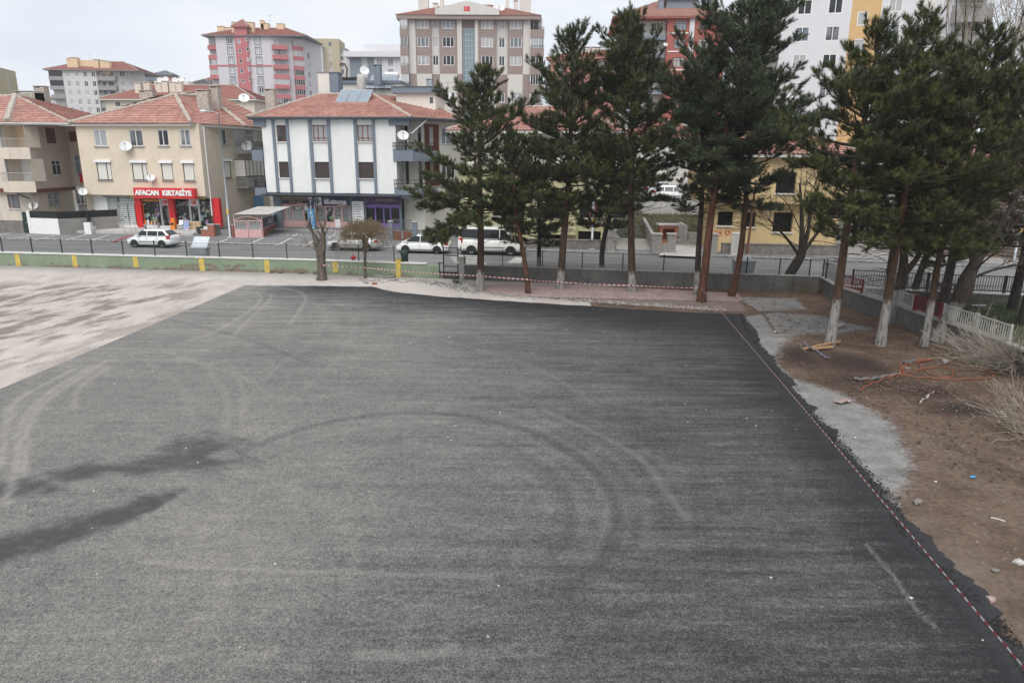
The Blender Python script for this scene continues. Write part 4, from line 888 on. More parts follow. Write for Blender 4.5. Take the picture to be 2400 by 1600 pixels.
# roof
ov = .45; eA = Vector(S2.pt(-.25, -ov, ze2)); eB = Vector(S2.pt(W2-.4, -ov, ze2)); eC = Vector(s2r.pt(4.6, -1.9, ze2)); eD = Vector(s2r.pt(D2+.4, -2.2, ze2)); ap = atY(411, 223, 68.2); ap2 = atY(486, 226, 70.5); bk = Vector(S2.pt(-.4, D2+.3, ze2)); ap3 = ap+Vector((-1.2, 3, 0))
b = MB(); slope(b, eA, eB, ap, ap); slope(b, eB, eC, ap, ap2); slope(b, eC, eD, ap2, ap2+Vector((.5, 3, 0))); slope(b, bk, eA, ap3, ap, tw=0); slope(b, eD, bk, ap2+Vector((.5, 3, 0)), ap3, tw=0)
tag(b.build('roof_tiles', 'tile', h2), kind='stuff')
for p, q in ((eA, ap), (eB, ap), (ap, ap2), (eC, ap2)): ridge(h2, [p+Vector((0, 0, .06)), q+Vector((0, 0, .05))], .17)
b = MB(); F5 = [eA, eB, eC, eD, bk]; b.prism([(p.x, p.y) for p in [eA.lerp(ap, .02), eB.lerp(ap, .02), eC.lerp(ap2, .02), eD.lerp(ap2, .02), bk]], ze2-.2, ze2-.03); b.build('eaves', 'w_offwhite', h2)
for x, y, Y_, wd, dz in ((476, 237, 66.5, 1.1, 1.35), (503, 226, 68.2, .8, 1.3), (344, 227, 71, 1.4, 1.0), (432, 219, 72, 1.8, .5), (634, 243, 69, .9, 1.7)):
    p = atY(x, y+14, Y_); chimney(h2, p.x, p.y, wd, .7, p.z-1.0, p.z+dz, 'mortar', R(-7))
dish('large white dish on the grey chimney behind the beige house roof', atY(572, 231, 67.5), .48, .3)
# side balconies
a0, a1 = bal_a; zf = s2r.px(560, 357)[1]
b = MB(); b.sbox(s2r, a0-.1, a1+.9, -.02, -.004, zf, ze2-.25); b.build('balcony_back_wall', 'w_plain_white', h2)
balcony(h2, s2r, a0+.1, a1+.9, 1.1, zf, .5, 'concrete_pale', .5, 'galv'); window(h2, s2r, (a0+2.2, a0+3.6, zf+.2, zf+2.2), (.55,), (.72,), rec=-.05, name='balcony_door')
zf2 = s2r.px(560, 437)[1]; o = balcony(h2, s2r, a0-.3, a1+1.2, 1.15, zf2, 0, 'concrete', .85, 'rail_white')
glazed(h2, s2r, a0-.3, a1+1.2, 1.12, zf2+.95, zf2+2.55, 'shutter_white', 7, 'dark_frame', 'enclosed_balcony')
dish('very large white dish on the side balcony of the beige house', s2r.pt(a0+.1, -1.3, s2r.px(556, 343)[1]), .55, .1)
b = MB(); b.tube([s2r.pt(.55, -.1, ze2-.2), s2r.pt(.55, -.1, zb2-.1), s2r.pt(.6, -.06, gz2+1.2)], .06, 6); b.build('downpipe', 'white_paint', h2)
b = MB(); b.tube([s2r.pt(.62, -.06, gz2+1.2), s2r.pt(.62, -.06, gz2+.0)], .07, 6); b.build('downpipe', 'rust', h2)
# hairdresser and stationery shop fronts, set back under the upper floors
b = MB(); sg = s2g; wall(b, sg, 0, W2, gz2-.3, zb2, [rectm(sg, 254, 513, 463, 529)], .25); b.build('ground_floor_wall', 'w_white', h2)
sgi = s2g.off(.2)
o = pbox('shop_window', 'rose_blind', h2, sgi, 254, 276, 463, 530, 0, .05); pbox('shop_door', 'rose_blind', h2, sgi, 279, 300, 478, 530, 0, .05); pbox('shop_window', 'rose_blind', h2, sgi, 302, 317, 478, 530, 0, .05); pbox('fanlight', 'rose_blind', h2, sgi, 279, 317, 463, 475, 0, .05)
for x in (252.5, 277, 301): pbox('door_post', 'alu', h2, sgi, x, x+2, 461, 531, -.05, .06)
pbox('transom', 'alu', h2, sgi, 277, 318, 475, 478, -.04, .06)
for x0, x1 in ((318, 332), (396, 409), (500, 515)): pbox('red_column', 'red_sign', h2, s2g, x0, x1, 465, 532, -.12, .3)
for x0, x1, m_ in ((336, 374, 'shop_display'), (380, 394, 'shop_display'), (411, 444, 'shop_display'), (449, 464, 'shop_display'), (469, 499, 'shop_display')): pbox('shop_window', m_, h2, sgi, x0, x1, 472, 530, 0, .05)
for x in (333, 376, 395, 444, 465): pbox('door_post', 'alu' if x != 333 else 'orange', h2, sgi, x, x+4, 466, 531, -.06, .06)
pbox('orange_transom', 'orange', h2, sgi, 336, 373, 468, 472, -.05, .05); pbox('door_head', 'white_paint', h2, sgi, 379, 396, 467, 481, -.05, .05); pbox('door_head', 'white_paint', h2, sgi, 446, 466, 468, 482, -.05, .05)
def flag(parent, sg, xc, yc, wpx, hpx, d, name='flag_emblem'):
    a0, a1, z0, z1 = rectm(sg, xc-wpx/2, xc+wpx/2, yc-hpx/2, yc+hpx/2, d); b = MB(); b.sbox(sg, a0, a1, d, d+.01, z0, z1); o = b.build(name, 'red_sign', parent)
    ca = a0+(a1-a0)*.42; cz = (z0+z1)/2; r = (z1-z0)*.3; b = MB()
    for k in range(14):
        t0, t1 = R(40)+R(280)*k/14, R(40)+R(280)*(k+1)/14; f = lambda t: (ca+r*math.cos(t), cz+r*math.sin(t)); g_ = lambda t: (ca+.18*r+r*.8*math.cos(t), cz+r*.8*math.sin(t)); q = [f(t0), f(t1), g_(t1), g_(t0)]; b.quad(*[sg.pt(u, d-.012, v) for u, v in q])
    sc2 = (ca+r*1.35, cz); P_ = [(sc2[0]+r*.45*(1 if k % 2 == 0 else .4)*math.cos(k*math.pi/5+math.pi), sc2[1]+r*.45*(1 if k % 2 == 0 else .4)*math.sin(k*math.pi/5+math.pi)) for k in range(10)]; b.poly([sg.pt(u, d-.012, v) for u, v in P_]); b.build('crescent_and_star', 'white_paint', o)
    return o
flag(h2, sgi, 386, 474, 11, 9, -.07); flag(h2, sgi, 454, 475, 11, 9, -.07)
# signs
a0, a1, z0, z1 = rectm(S2, 314, 455, 441, 465, -.5); t = thing('shop_sign', S2.pt((a0+a1)/2, -.5, z0), 'big red sign with white letters over the stationery shop', 'sign'); b = MB(); b.sbox(S2, a0, a1, -.55, -.02, z0, z1); b.build('board', 'red_sign', t)
text('lettering', 'AFACAN  KIRTASİYE', .62, 'white_paint', t, S2, (a0+a1)/2, z0+.27, -.6, .04, bold=.028, maxw=(a1-a0)*.94, sx=1.5)
a0, a1, z0, z1 = rectm(s2g, 243, 304, 455.5, 463, -.05); t = thing('shop_sign', s2g.pt((a0+a1)/2, -.05, z0), 'narrow black sign with white letters over the hairdresser', 'sign'); b = MB(); b.sbox(s2g, a0, a1, -.12, -.02, z0, z1); b.build('board', 'black_paint', t); text('lettering', 'EFSANE BAYAN KUAFÖRÜ', .26, 'white_paint', t, s2g, (a0+a1)/2, z0+.06, -.13, .005, maxw=(a1-a0)*.96, bold=.006)
a0, a1, z0, z1 = rectm(s2g, 305, 482, 458.5, 466, -.02); t = thing('shop_sign', s2g.pt((a0+a1)/2, -.05, z0), 'faded brown and gold sign half hidden under the red sign', 'sign'); b = MB(); b.sbox(s2g, a0, a1, -.1, -.01, z0, z1); b.build('board', 'gold', t)
text('lettering', 'KIRTASİYE', .2, 'brown_sign', t, s2g, a1-.75, z0+.05, -.11, .004, maxw=1.3); text('lettering', 'AFACAN KIRTASİYE', .2, 'brown_sign', t, s2g, a0+2.1, z0+.04, -.11, .004)
text('lettering', 'MANİKÜR PEDİKÜR AĞDA', .24, 'white_paint', h2, sgi, sgi.px(285, 524)[0], sgi.px(285, 525.5)[1], -.06, .004, maxw=2.5)
dish('white dish fixed beside the second upper window of the beige house', S2.pt(S2.px(301, 344)[0], -.35, S2.px(301, 344)[1]), .5, .35); dish('small white dish between the shuttered windows of the beige house', S2.pt(S2.px(359, 417)[0], -.3, S2.px(359, 417)[1]), .36, .2); dish('white dish with a pale emblem at the shop corner of the beige house', S2.pt(.15, -.45, S2.px(213, 450)[1]), .37, .45)
# terrace of white slabs in front of the beige house
b = MB(); q0, q1 = S2.px(205, 535)[0], W2; b.sbox(S2, -1.6, W2+.2, -2.9, .85, .5, gz2-.02); tag(b.build('shop_terrace', 'concrete_pale', origin=S2.pt(2, -1, .5)), 'pale slab terrace in front of the stationery shop', 'terrace')

# ---------- white and grey house with the computer shop
S3 = line_seg((-17.5, 62.4), -7.0); aL = S3.px(619, 370)[0]; aR = S3.px(929, 370)[0]; S3 = Seg(S3.pt(aL, 0, 0), S3.pt(aR, 0, 0)); W3 = S3.L; D3 = 13.0
ze3 = S3.px(780, 276)[1]; zb3 = S3.px(780, 452.5)[1]; gz3 = .9; s3g = S3.off(1.1)
h3 = thing('white_grey_house', S3.pt(W3/2, 0, gz3), 'white three storey house with grey fins and tiled roof over the computer shop', 'house')
tw_ = [rectm(S3, *q) for q in ((648.5, 671.5, 293.5, 332.5), (733, 768, 293, 332.5), (837, 872.5, 293, 332.5))]; bw_ = [rectm(S3, *q) for q in ((654.5, 679, 379, 416.5), (738, 772.5, 379.5, 418), (841, 876, 380, 418.5))]
b = MB(); wall(b, S3, 0, W3, zb3, ze3, tw_+bw_, .16); s3l = Seg(S3.pt(0, D3, 0), S3.pt(0, 0, 0)); s3r = Seg(S3.pt(W3, 0, 0), S3.pt(W3, D3, 0)); wall(b, s3l, 0, D3, zb3, ze3); wall(b, Seg(S3.pt(W3, D3, 0), S3.pt(0, D3, 0)), 0, W3, gz3, ze3); wall(b, Seg(S3.pt(W3, 0, 0), S3.pt(W3, 2.0, 0)), 0, 2, zb3, ze3)
b.build('wall', 'w_white', h3)
for r_ in tw_: window(h3, S3, r_, (.33, .68) if r_[1]-r_[0] > 1.1 else (.55,), (.22,) if r_[1]-r_[0] > 1.1 else (), 'brown_wood', t=.07, rec=.14, sill='white_paint', pick=['gl_a', 'gl_c'])
for r_ in bw_: window(h3, S3, r_, (), (), 'dark_frame', 'shutter_brown', t=.04, rec=.1, sill='white_paint', name='roller_shutter')
for x0, x1 in ((640.5, 646.5), (673.5, 679), (726.5, 733), (769, 775.5), (831, 837.5), (874, 880)):
    a0 = S3.px(x0, 330)[0]; a1 = S3.px(x1, 330)[0]; b = MB(); b.sbox(S3, a0, a1, -.14, .0, zb3+.01, ze3-.01); b.build('fin', 'trim_blue', h3)
for x0, x1 in ((693, 724), (800, 831)): a0 = S3.px(x0, 330)[0]; a1 = S3.px(x1, 330)[0]; b = MB(); b.sbox(S3, a0, a1, -.06, 0, zb3+.02, ze3-.02); b.build('wall_panel', 'w_white', h3)
b = MB(); b.sbox(S3, -.9, W3+1.6, -.06, 1.2, zb3-.34, zb3-.01); b.sbox(S3, -.4, W3+.3, -.55, -.065, zb3-.2, zb3-.14); b.build('canopy_band', 'trim_dark', h3)
b = MB(); b.sbox(S3, -.65, .42, -.2, 0, ze3-.75, ze3-.1); b.build('eave_block', 'trim_blue', h3); b = MB(); b.sbox(S3, W3-.55, W3+1.3, -.12, .3, ze3-.62, ze3-.1); b.build('eave_block', 'trim_blue', h3)
# roof
eA = Vector(S3.pt(-1.0, -.5, ze3)); eB = Vector(S3.pt(W3+1.55, -.5, ze3)); eC = Vector(S3.pt(W3+5.4, 3.6, ze3)); eD = Vector(S3.pt(W3+5.4, D3, ze3)); eE = Vector(S3.pt(-1.0, D3+.3, ze3)); r0 = atY(748, 224, 68.8); r1 = atY(874, 221, 68.3); r0.z = r1.z = (r0.z+r1.z)/2
r2 = r1+Vector((3.5, 3.0, 0))
b = MB(); slope(b, eA, eB, r0, r1); slope(b, eB, eC, r1, r2); slope(b, eC, eD, r2, r2+Vector((0, 2, 0))); slope(b, eE, eA, r0, r0, tw=0); slope(b, eD, eE, r2+Vector((0, 2, 0)), r0, tw=0); tag(b.build('roof_tiles', 'tile', h3), kind='stuff')
for p, q in ((eA, r0), (eB, r1), (r0, r1), (eC, r2)): ridge(h3, [p+Vector((0, 0, .06)), q+Vector((0, 0, .06))], .14)
b = MB(); b.prism([(p.x, p.y) for p in (eA, eB, eC, eD, eE)], ze3-.16, ze3-.03); b.build('eaves', 'trim_blue', h3)
b = MB(); b.tube([eA+Vector((0, -.05, -.03)), eB+Vector((0, -.05, -.03))], .08, 6); b.tube([eB+Vector((0.05, -.05, -.03)), eC+Vector((.05, -.05, -.03))], .08, 6); b.build('gutter', 'trim_dark', h3)
# roof superstructures
def pseg(x0, x1, y, Y_): return base_seg(x0, x1, y, Y_, R(-7))
sg = pseg(746, 793, 200, 69.5); z0 = r0.z-.8; b = MB(); b.sbox(sg, 0, sg.L*.56, 0, 1.2, z0, sg.px(770, 170)[1]); b.build('chimney', 'w_offwhite', h3); b = MB(); b.sbox(sg, sg.L*.56+.003, sg.L, -.003, 1.2, z0, sg.px(770, 172)[1]); b.sbox(sg, -.06, sg.L+.06, -.06, 1.26, sg.px(770, 171)[1]+.002, sg.px(770, 169)[1]); b.build('chimney_side', 'trim_blue', h3)
sg = pseg(792, 938, 195, 73.5); b = MB(); b.sbox(sg, 0, sg.L, 0, 3, z0-.5, sg.px(820, 196)[1]); b.build('roof_room', 'w_offwhite', h3); b = MB(); b.sbox(sg, -.1, sg.L+.1, -.2, 3.2, sg.px(820, 196)[1]+.002, sg.px(820, 190)[1]); b.build('roof_room_edge', 'trim_blue', h3)
b = MB(); a1 = sg.px(838, 190)[0]; b.sbox(sg, 0, a1, .1, 3, sg.px(820, 190)[1]+.004, sg.px(820, 181)[1]); b.build('roof_parapet', 'black_paint', h3)
sg = pseg(929, 1021, 240, 66.5); zt = sg.px(975, 219)[1]; b = MB(); b.sbox(sg, 0, sg.L, 0, 4, ze3+.1, zt); b.build('stair_head', 'w_offwhite', h3); b = MB(); b.sbox(sg, -.35, sg.L+.25, -.35, 4.2, zt+.002, zt+.5); b.build('stair_head_edge', 'trim_blue', h3); b = MB(); b.sbox(sg, -.4, sg.L+.3, -.4, 4.3, zt+.502, zt+.58); b.build('stair_head_roof', 'trim_dark', h3)
b = MB(); a0 = sg.px(1012, 230)[0]; b.sbox(sg, a0-.2, a0+.12, -.004, .1, sg.px(1010, 243)[1], sg.px(1010, 228)[1]); b.build('small_window', 'gl_c', h3)
p = atY(847, 203, 70); b = MB(); b.lathe([(.02, 0), (.42, 0), (.44, .3), (.44, 1.2), (.4, 1.5), (.36, 1.9), (.02, 1.95)], 12, (p.x, p.y, p.z-.8)); b.build('flue', 'concrete_pale', h3, True)
p = atY(884, 184, 72); chimney(h3, p.x, p.y, .65, .6, p.z-.6, p.z+1.1, 'trim_blue', R(-7)); p = atY(1006, 212, 72); chimney(h3, p.x, p.y, .6, .6, p.z-.6, p.z+.9, 'galv', R(-7))
b = MB(); p = atY(812, 182, 72); b.tube([p, p+Vector((.1, 0, .8)), p+Vector((-.1, 0, 1.25)), p+Vector((-.5, 0, 1.3)), p+Vector((-.6, 0, 1.05))], [.09, .09, .1, .1, .09], 6); b.build('smoke_pipe', 'rust', h3)
roofdish(h3, atY(854, 166, 74), .48, .35); roofdish(h3, atY(1051, 226, 74), .45, .3); p = atY(1050, 230, 73); antenna(h3, p, 1.6)
def solar(label, x0, x1, yt, yb, Yf, n=3):
    sg = base_seg(x0, x1, yb, Yf, R(-7)); p0 = sg.px(x0, yb)[1]; t = thing('solar_heater', sg.pt(sg.L/2, 0, p0), label, 'solar panels', 'solar water heaters'); up = 1.2; hh = 1.35; wd = sg.L/n
    for i in range(n):
        b = MB(); a0, a1 = wd*i+.03, wd*(i+1)-.03; q = [Vector(sg.pt(a0, 0, p0)), Vector(sg.pt(a1, 0, p0)), Vector(sg.pt(a1+.25, up, p0+hh)), Vector(sg.pt(a0+.25, up, p0+hh))]; nn = (q[1]-q[0]).cross(q[3]-q[0]).normalized()
        b.hexa([v-nn*.08 for v in q]+q); o = b.build('collector', 'steel', t); c = sum(q, Vector())/4; b = MB(); b.quad(*[c+(v-c)*.94+nn*.004 for v in q]); b.build('collector_glass', 'solar', o)
    b = MB()
    for a in (.1, sg.L-.1): b.tube([sg.pt(a, .05, p0-.45), sg.pt(a, 0, p0)], .025, 4); b.tube([sg.pt(a+.2, up, p0-.3), sg.pt(a+.25, up, p0+hh)], .025, 4)
    b.tube([sg.pt(0, 0, p0-.06), sg.pt(sg.L, 0, p0-.06)], .035, 4); b.build('stand', 'iron_black', t); return t
solar('three tilted solar collectors standing on the front tile slope', 783, 861, 211, 244, 65.6); solar('solar collectors on the flat roof behind the ridge', 858, 922, 186, 207, 73.0)
p = atY(918, 176, 75); t = thing('water_tank', p, 'white hot water tank lying on the roof beside the solar collectors', 'water tank'); b = MB(); b.lathe([(.01, -.8), (.26, -.75), (.3, -.6), (.3, .6), (.26, .75), (.01, .8)], 12, tuple(p), axis='x'); b.build('tank', 'tank', t, True); b = MB(); b.box(p.x-.5, p.x-.4, p.y-.2, p.y+.2, p.z-1.1, p.z-.2); b.box(p.x+.4, p.x+.5, p.y-.2, p.y+.2, p.z-1.1, p.z-.2); b.build('stand', 'gold', t)
# left and right balconies
zt1 = S3.px(600, 377)[1]
for yt, yb, yr in ((352, 377, 333), (440, 458, 420)):
    sg = S3; z0 = sg.px(605, yb)[1]; z1 = sg.px(605, yt)[1]; zr = sg.px(605, yr)[1]
    balcony(h3, Seg(S3.pt(-1.05, .35, 0), S3.pt(.05, .35, 0)), 0, 1.02, .5, z0+.14, z1-z0-.14, 'trim_blue', zr-z1, 'iron_black')
sgR = Seg(S3.pt(W3-.25, 0, 0), S3.pt(W3+1.55, 0, 0)); sgC = Seg(S3.pt(W3+1.55, 0, 0), S3.pt(W3+3.2, 1.5, 0))
for yt, yb, yr in ((352, 378, 334), (441, 457, 421)):
    z0 = sgR.px(945, yb)[1]; z1 = sgR.px(945, yt)[1]; zr = sgR.px(945, yr)[1]; b = MB(); P_ = [sgR.pt(0, -.12, 0)[:2], sgR.pt(1.8, -.12, 0)[:2], sgC.pt(sgC.L, -.12, 0)[:2], S3.pt(W3+3.2, 3.2, 0)[:2], sgR.pt(0, 3.2, 0)[:2]]
    b.prism(P_, z0, z0+.16); b.sbox(sgR, 0, 1.8, -.12, 0, z0+.16, z1); b.sbox(sgC, 0, sgC.L, -.12, 0, z0+.16, z1-.002); o = b.build('corner_balcony', 'trim_blue', h3)
    b = MB()
    for sg in (sgR, sgC):
        for z in (z1, (z1+zr)/2, zr-.05): b.sbox(sg, 0, sg.L, -.1, -.06, z, z+.05)
        n = 9
        for k in range(n+1): a = sg.L*k/n; b.sbox(sg, a-.015, a+.015, -.095, -.065, z1, zr)
    b.build('railing', 'iron_black', o)
sgB = Seg(S3.pt(W3, 2.0, 0), S3.pt(W3+1.9, 2.0, 0)); sgB2 = Seg(S3.pt(W3+1.9, 2.0, 0), S3.pt(W3+5.2, 5.0, 0))
b = MB(); wall(b, sgB, 0, sgB.L, gz3, ze3); wall(b, sgB2, 0, sgB2.L, gz3, ze3); wall(b, Seg(S3.pt(W3+5.2, 5.0, 0), S3.pt(W3+5.2, D3, 0)), 0, D3-5, gz3, ze3); b.build('recessed_wall', 'w_offwhite', h3)
for z in (ze3-2.6, ze3-5.6):
    for a in (.25, 1.45): b = MB(); b.sbox(sgB, a, a+.28, -.03, .02, z, z+2.0); b.build('slit_window', 'black_glass', h3)
    b = MB(); b.sbox(sgB2, .15, 1.6, -.05, .0, z-.15, z+2.2); b.build('balcony_door', 'door_brown', h3); window(h3, sgB2, (.55, 1.05, z+.3, z+2.0), (), (), 'brown_wood', 'gl_b', rec=-.06); window(h3, sgB2, (1.8, 3.2, z+.5, z+2.0), (.35, .7), (), 'white_pvc', rec=-.03)
b = MB(); b.tube([sgC.pt(1.3, -.2, ze3-.1), sgC.pt(.0, .2, ze3-1.25), sgC.pt(-.1, .9, ze3-1.3), sgC.pt(-.1, .9, ze3-3)], .06, 6); b.build('downpipe', 'white_paint', h3)
dish('white dish with dark lettering on the corner balcony of the white house', sgR.pt(1.0, -.35, sgR.px(953, 319)[1]), .48, .2)
# ground floor of the white house
b = MB(); wall(b, s3g, 0, W3, gz3-.3, zb3-.34, [rectm(s3g, 661, 820, 474, 533), rectm(s3g, 858, 937, 470, 533)], .3); wall(b, Seg(S3.pt(0, 6, 0), S3.pt(0, 1.1, 0)), 0, 4.9, gz3-.3, zb3-.3); b.build('ground_floor_wall', 'trim_blue', h3)
sgi = s3g.off(.22)
pbox('stall_riser', 'pink', h3, sgi, 661, 821, 519, 537, -.04, .05)
for x0, x1, y0, y1, m_ in ((662, 668, 484, 519, 'shutter_grey'), (672, 683, 484, 519, 'shutter_grey'), (687, 709, 484, 520, 'shutter_grey'), (713, 720, 492, 520, 'shop_display'), (743, 762, 486, 520, 'grille'), (766, 781, 486, 520, 'shop_display'), (784, 799, 486, 522, 'grille'), (802, 818, 486, 523, 'grille')): pbox('shop_window', m_, h3, sgi, x0, x1, y0, y1, 0, .05)
for x in (660, 669, 684, 710, 739, 762.5, 781, 799.5, 818): pbox('pink_mullion', 'pink', h3, sgi, x, x+3, 478, 521, -.05, .06)
pbox('pink_head', 'pink', h3, sgi, 660, 721, 478, 484, -.045, .06); pbox('pink_head', 'pink', h3, sgi, 738, 820, 482, 486, -.045, .06)
pbox('white_board', 'white_paint', h3, sgi, 786, 798, 514, 537, -.12, -.06)
for x0, x1 in ((859, 878), (881, 898), (901, 914), (917, 936)): pbox('shop_window', 'black_glass', h3, sgi, x0, x1, 487, 524, 0, .05)
for x in (855, 878.5, 898, 914, 936): pbox('violet_mullion', 'violet', h3, sgi, x, x+3, 481, 530, -.05, .06)
pbox('violet_head', 'violet', h3, sgi, 856, 937, 479, 487, -.045, .06); pbox('violet_sill', 'violet', h3, sgi, 856, 937, 524, 533, -.04, .05)
def sign(label, sg, xl, xr, yt, yb, m_, lines, d=-.1, th=.09):
    a0, a1, z0, z1 = rectm(sg, xl, xr, yt, yb, d); t = thing('shop_sign', sg.pt((a0+a1)/2, d, z0), label, 'sign'); b = MB(); b.sbox(sg, a0, a1, d, d+th, z0, z1); b.build('board', m_, t); W_ = a1-a0; H_ = z1-z0
    for s, fx, fz, size, mt, mw, kw in lines: text('lettering', s, size*H_, mt, t, sg, a0+W_*fx, z0+H_*fz, d-.012, .008, maxw=mw*W_, **kw)
    return t, a0, a1, z0, z1
sign('brown sign with gold letters at the tailor shop', s3g, 656, 722, 457.5, 467.5, 'brown_sign', [('AYHAN POLAT', .5, .2, .85, 'gold', .94, {})], -.14)
sign('black sign with small pale letters over the tailor window', s3g, 659, 721, 470, 477, 'black_paint', [('Gömlek', .55, .2, .95, 'gold', .6, dict(sx=1.6))], -.12)
sign('small dark tailor sign inside the pink shop window', sgi, 686, 709, 484.5, 491, 'trim_dark', [('TERZİ', .5, .15, .95, 'white_paint', .9, dict(bold=.01, shear=.3))], -.08, .05)
t, a0, a1, z0, z1 = sign('navy computer shop sign with white letters and dotted square', s3g, 735, 817, 462.5, 482, 'navy', [('SİSTEM', .38, .68, .26, 'white_paint', .3, {}), ('BİLGİSAYAR', .62, .24, .5, 'white_paint', .68, dict(bold=.022))], -.16)
W_, H_ = a1-a0, z1-z0; b = MB(); b.sbox(s3g, a0+.01, a0+W_*.225, -.175, -.162, z0+.03, z1-.01); b.build('emblem_square', 'white_paint', t); b = MB(); cx = a0+W_*.11; cz = (z0+z1)/2
for i, j in ((0, 0), (1, 0), (-1, 0), (2, 0), (-2, 0), (0, 1), (0, -1), (1, 1), (1, -1), (-1, 1), (-1, -1), (0, 2), (0, -2)):
    r = .085 if abs(i)+abs(j) < 2 else .06; P_ = [(cx+i*.145+r*math.cos(k*.785), cz+j*.16+r*math.sin(k*.785)) for k in range(8)]; b.poly([s3g.pt(u, -.179, v) for u, v in P_])
b.build('emblem_dots', 'navy', t); b = MB(); b.sbox(s3g, a0+W_*.68, a0+W_*.94, -.168, -.162, z0+H_*.07, z0+H_*.14); b.build('small_print', 'white_paint', t)
t, a0, a1, z0, z1 = sign('tall blue banner with vertical tailor letters between two shops', s3g, 722, 736, 460, 538, 'sky_blue', [], -.55, .12); H_ = z1-z0
b = MB(); b.sbox(s3g, a0-.003, a1+.003, -.556, -.44, z0+H_*.62, z1+.003); b.build('banner_top', 'navy', t)
for k, c in enumerate('TERZİ'): text('lettering', c, .5, 'white_paint', t, s3g, (a0+a1)/2, z0+H_*(.76-.155*k), -.575, .006, shear=.15)

for z in (z0+H_*.95, z0+H_*.91, z0+.14): b = MB(); b.sbox(s3g, a0+.08, a1-.08, -.566, -.558, z, z+.07); b.build('small_print', 'white_paint', t)
t, a0, a1, z0, z1 = sign('white price list board with coloured round icons', s3g, 826, 852.5, 472, 529, 'white_paint', [], -.12); H_ = z1-z0; W_ = a1-a0
for k in range(9):
    z = z1-H_*(.13+.1*k); b = MB(); P_ = [(a0+W_*.16+.06*math.cos(q*.785), z+.06*math.sin(q*.785)) for q in range(8)]; b.poly([s3g.pt(u, -.125, v) for u, v in P_]); b.build('icon', ['sky_blue', 'navy', 'red_sign'][k % 3], t); b = MB(); b.sbox(s3g, a0+W_*.3, a0+W_*(.62+.25*((k*7) % 3)/2), -.125, -.121, z-.025, z+.025); b.build('text_line', 'navy', t)
b = MB(); b.sbox(s3g, a0-.003, a1+.003, -.13, -.03, z1+.004, z1+.42); b.build('board_head', 'navy', t); b = MB(); b.sbox(s3g, a0-.003, a1+.003, -.13, -.03, z0-.35, z0-.004); b.build('board_foot', 'navy', t)
sign('purple barber sign with cursive gold letters', s3g, 857, 937, 460, 476, 'purple', [('Erkek Kuaförü', .58, .3, .5, 'gold', .7, dict(shear=.35))], -.14)
# concrete step and pavement lip before the white house
b = MB(); b.sbox(s3g, .2, W3-.1, -1.7, .3, .45, gz3+.02); b.sbox(s3g, 0, W3+.1, -2.0, -1.703, .45, gz3-.1); tag(b.build('shop_step', 'concrete', origin=s3g.pt(3, -1, .5)), 'long concrete step in front of the computer shop', 'step')

# ---------- cream house at the left edge
zt = 0
P1 = atY(79, 440, 63.2); P1 = Vector((P1.x, P1.y)); uA = Vector((-math.cos(R(20)), math.sin(R(20)))); P0 = P1+uA*16; uB = Vector((math.sin(R(-4)), math.cos(R(-4))))
P2 = P1+uB*Seg(P1, P1+uB).px(166, 380)[0]
SA = Seg(P0, P1); SB = Seg(P1, P2)
ze1 = SA.px(40, 287)[1]; zm1 = SA.px(60, 443)[1]; gz1 = .75
h1 = thing('cream_house', (P1.x, P1.y, gz1), 'cream house with stacked balconies and maroon band at the photo edge', 'house')
uw = [rectm(SB, 108, 131, 300, 337), rectm(SB, 123, 144, 376, 410)]; lw = [rectm(SB, 122, 147, 452, 483)]
ba0 = SA.px(10, 350)[0]; ba1 = SA.L-.05
SBi = SB.off(.35); SAi = SA.off(.35)
b = MB(); rec = [(ba0, ba1, SA.px(40, 346)[1], ze1-.25), (ba0, ba1, SA.px(50, 425)[1], SA.px(50, 372)[1])]
wall(b, SA, 0, SA.L, zm1, ze1, rec, 1.3); wall(b, SB, 0, SB.L, zm1, ze1, uw, .14); b.build('wall', 'w_cream', h1)
b = MB(); wall(b, SAi, -.3, SA.L-.2, gz1-.3, zm1, [rectm(SAi, 18, 46, 456, 488)], .15); wall(b, SBi, -.2, SB.L+.2, gz1-.3, zm1, lw, .15); b.build('ground_floor_wall', 'w_cream', h1)
b = MB(); b.sbox(SA, 0, SA.L+.12, -.12, .4, zm1-.32, zm1); b.sbox(SB, -.1, SB.L, -.125, .4, zm1-.318, zm1-.002); b.build('maroon_band', 'maroon', h1)
for i, r_ in enumerate(rec):
    b = MB(); b.sbox(SA, r_[0], r_[1], 1.28, 1.33, r_[2], r_[3]); b.build('balcony_back_wall', 'w_peach' if i == 0 else 'w_plain_white', h1)
    b = MB(); b.sbox(SA, r_[0]+1.2, r_[0]+2.0, 1.2, 1.279, r_[2], r_[2]+2.1); b.build('balcony_door', 'brown_wood' if i == 0 else 'gl_c', h1)
    bo = MB(); q = [SA.pt(ba0-.2, 0, 0), SA.pt(ba0+.3, -.9, 0), SA.pt(ba1-1.0, -1.0, 0), SA.pt(ba1+.4, -.05, 0)]; z = r_[2]
    bo.prism([p[:2] for p in q], z-1.0 if i == 0 else z-.95, z); bo.build('balcony', 'w_cream', h1)
    b = MB(); pts = [Vector(p) for p in q]
    for p, s in zip(pts[:-1], pts[1:]):
        n = max(3, int((s-p).length/.14)); b.tube([p+Vector((0, 0, z+.75)), s+Vector((0, 0, z+.75))], .025, 4)
        for k in range(n+1): c = p.lerp(s, k/n); b.tube([c+Vector((0, 0, z)), c+Vector((0, 0, z+.75))], .011, 3)
    b.build('railing', 'rail_white', h1)
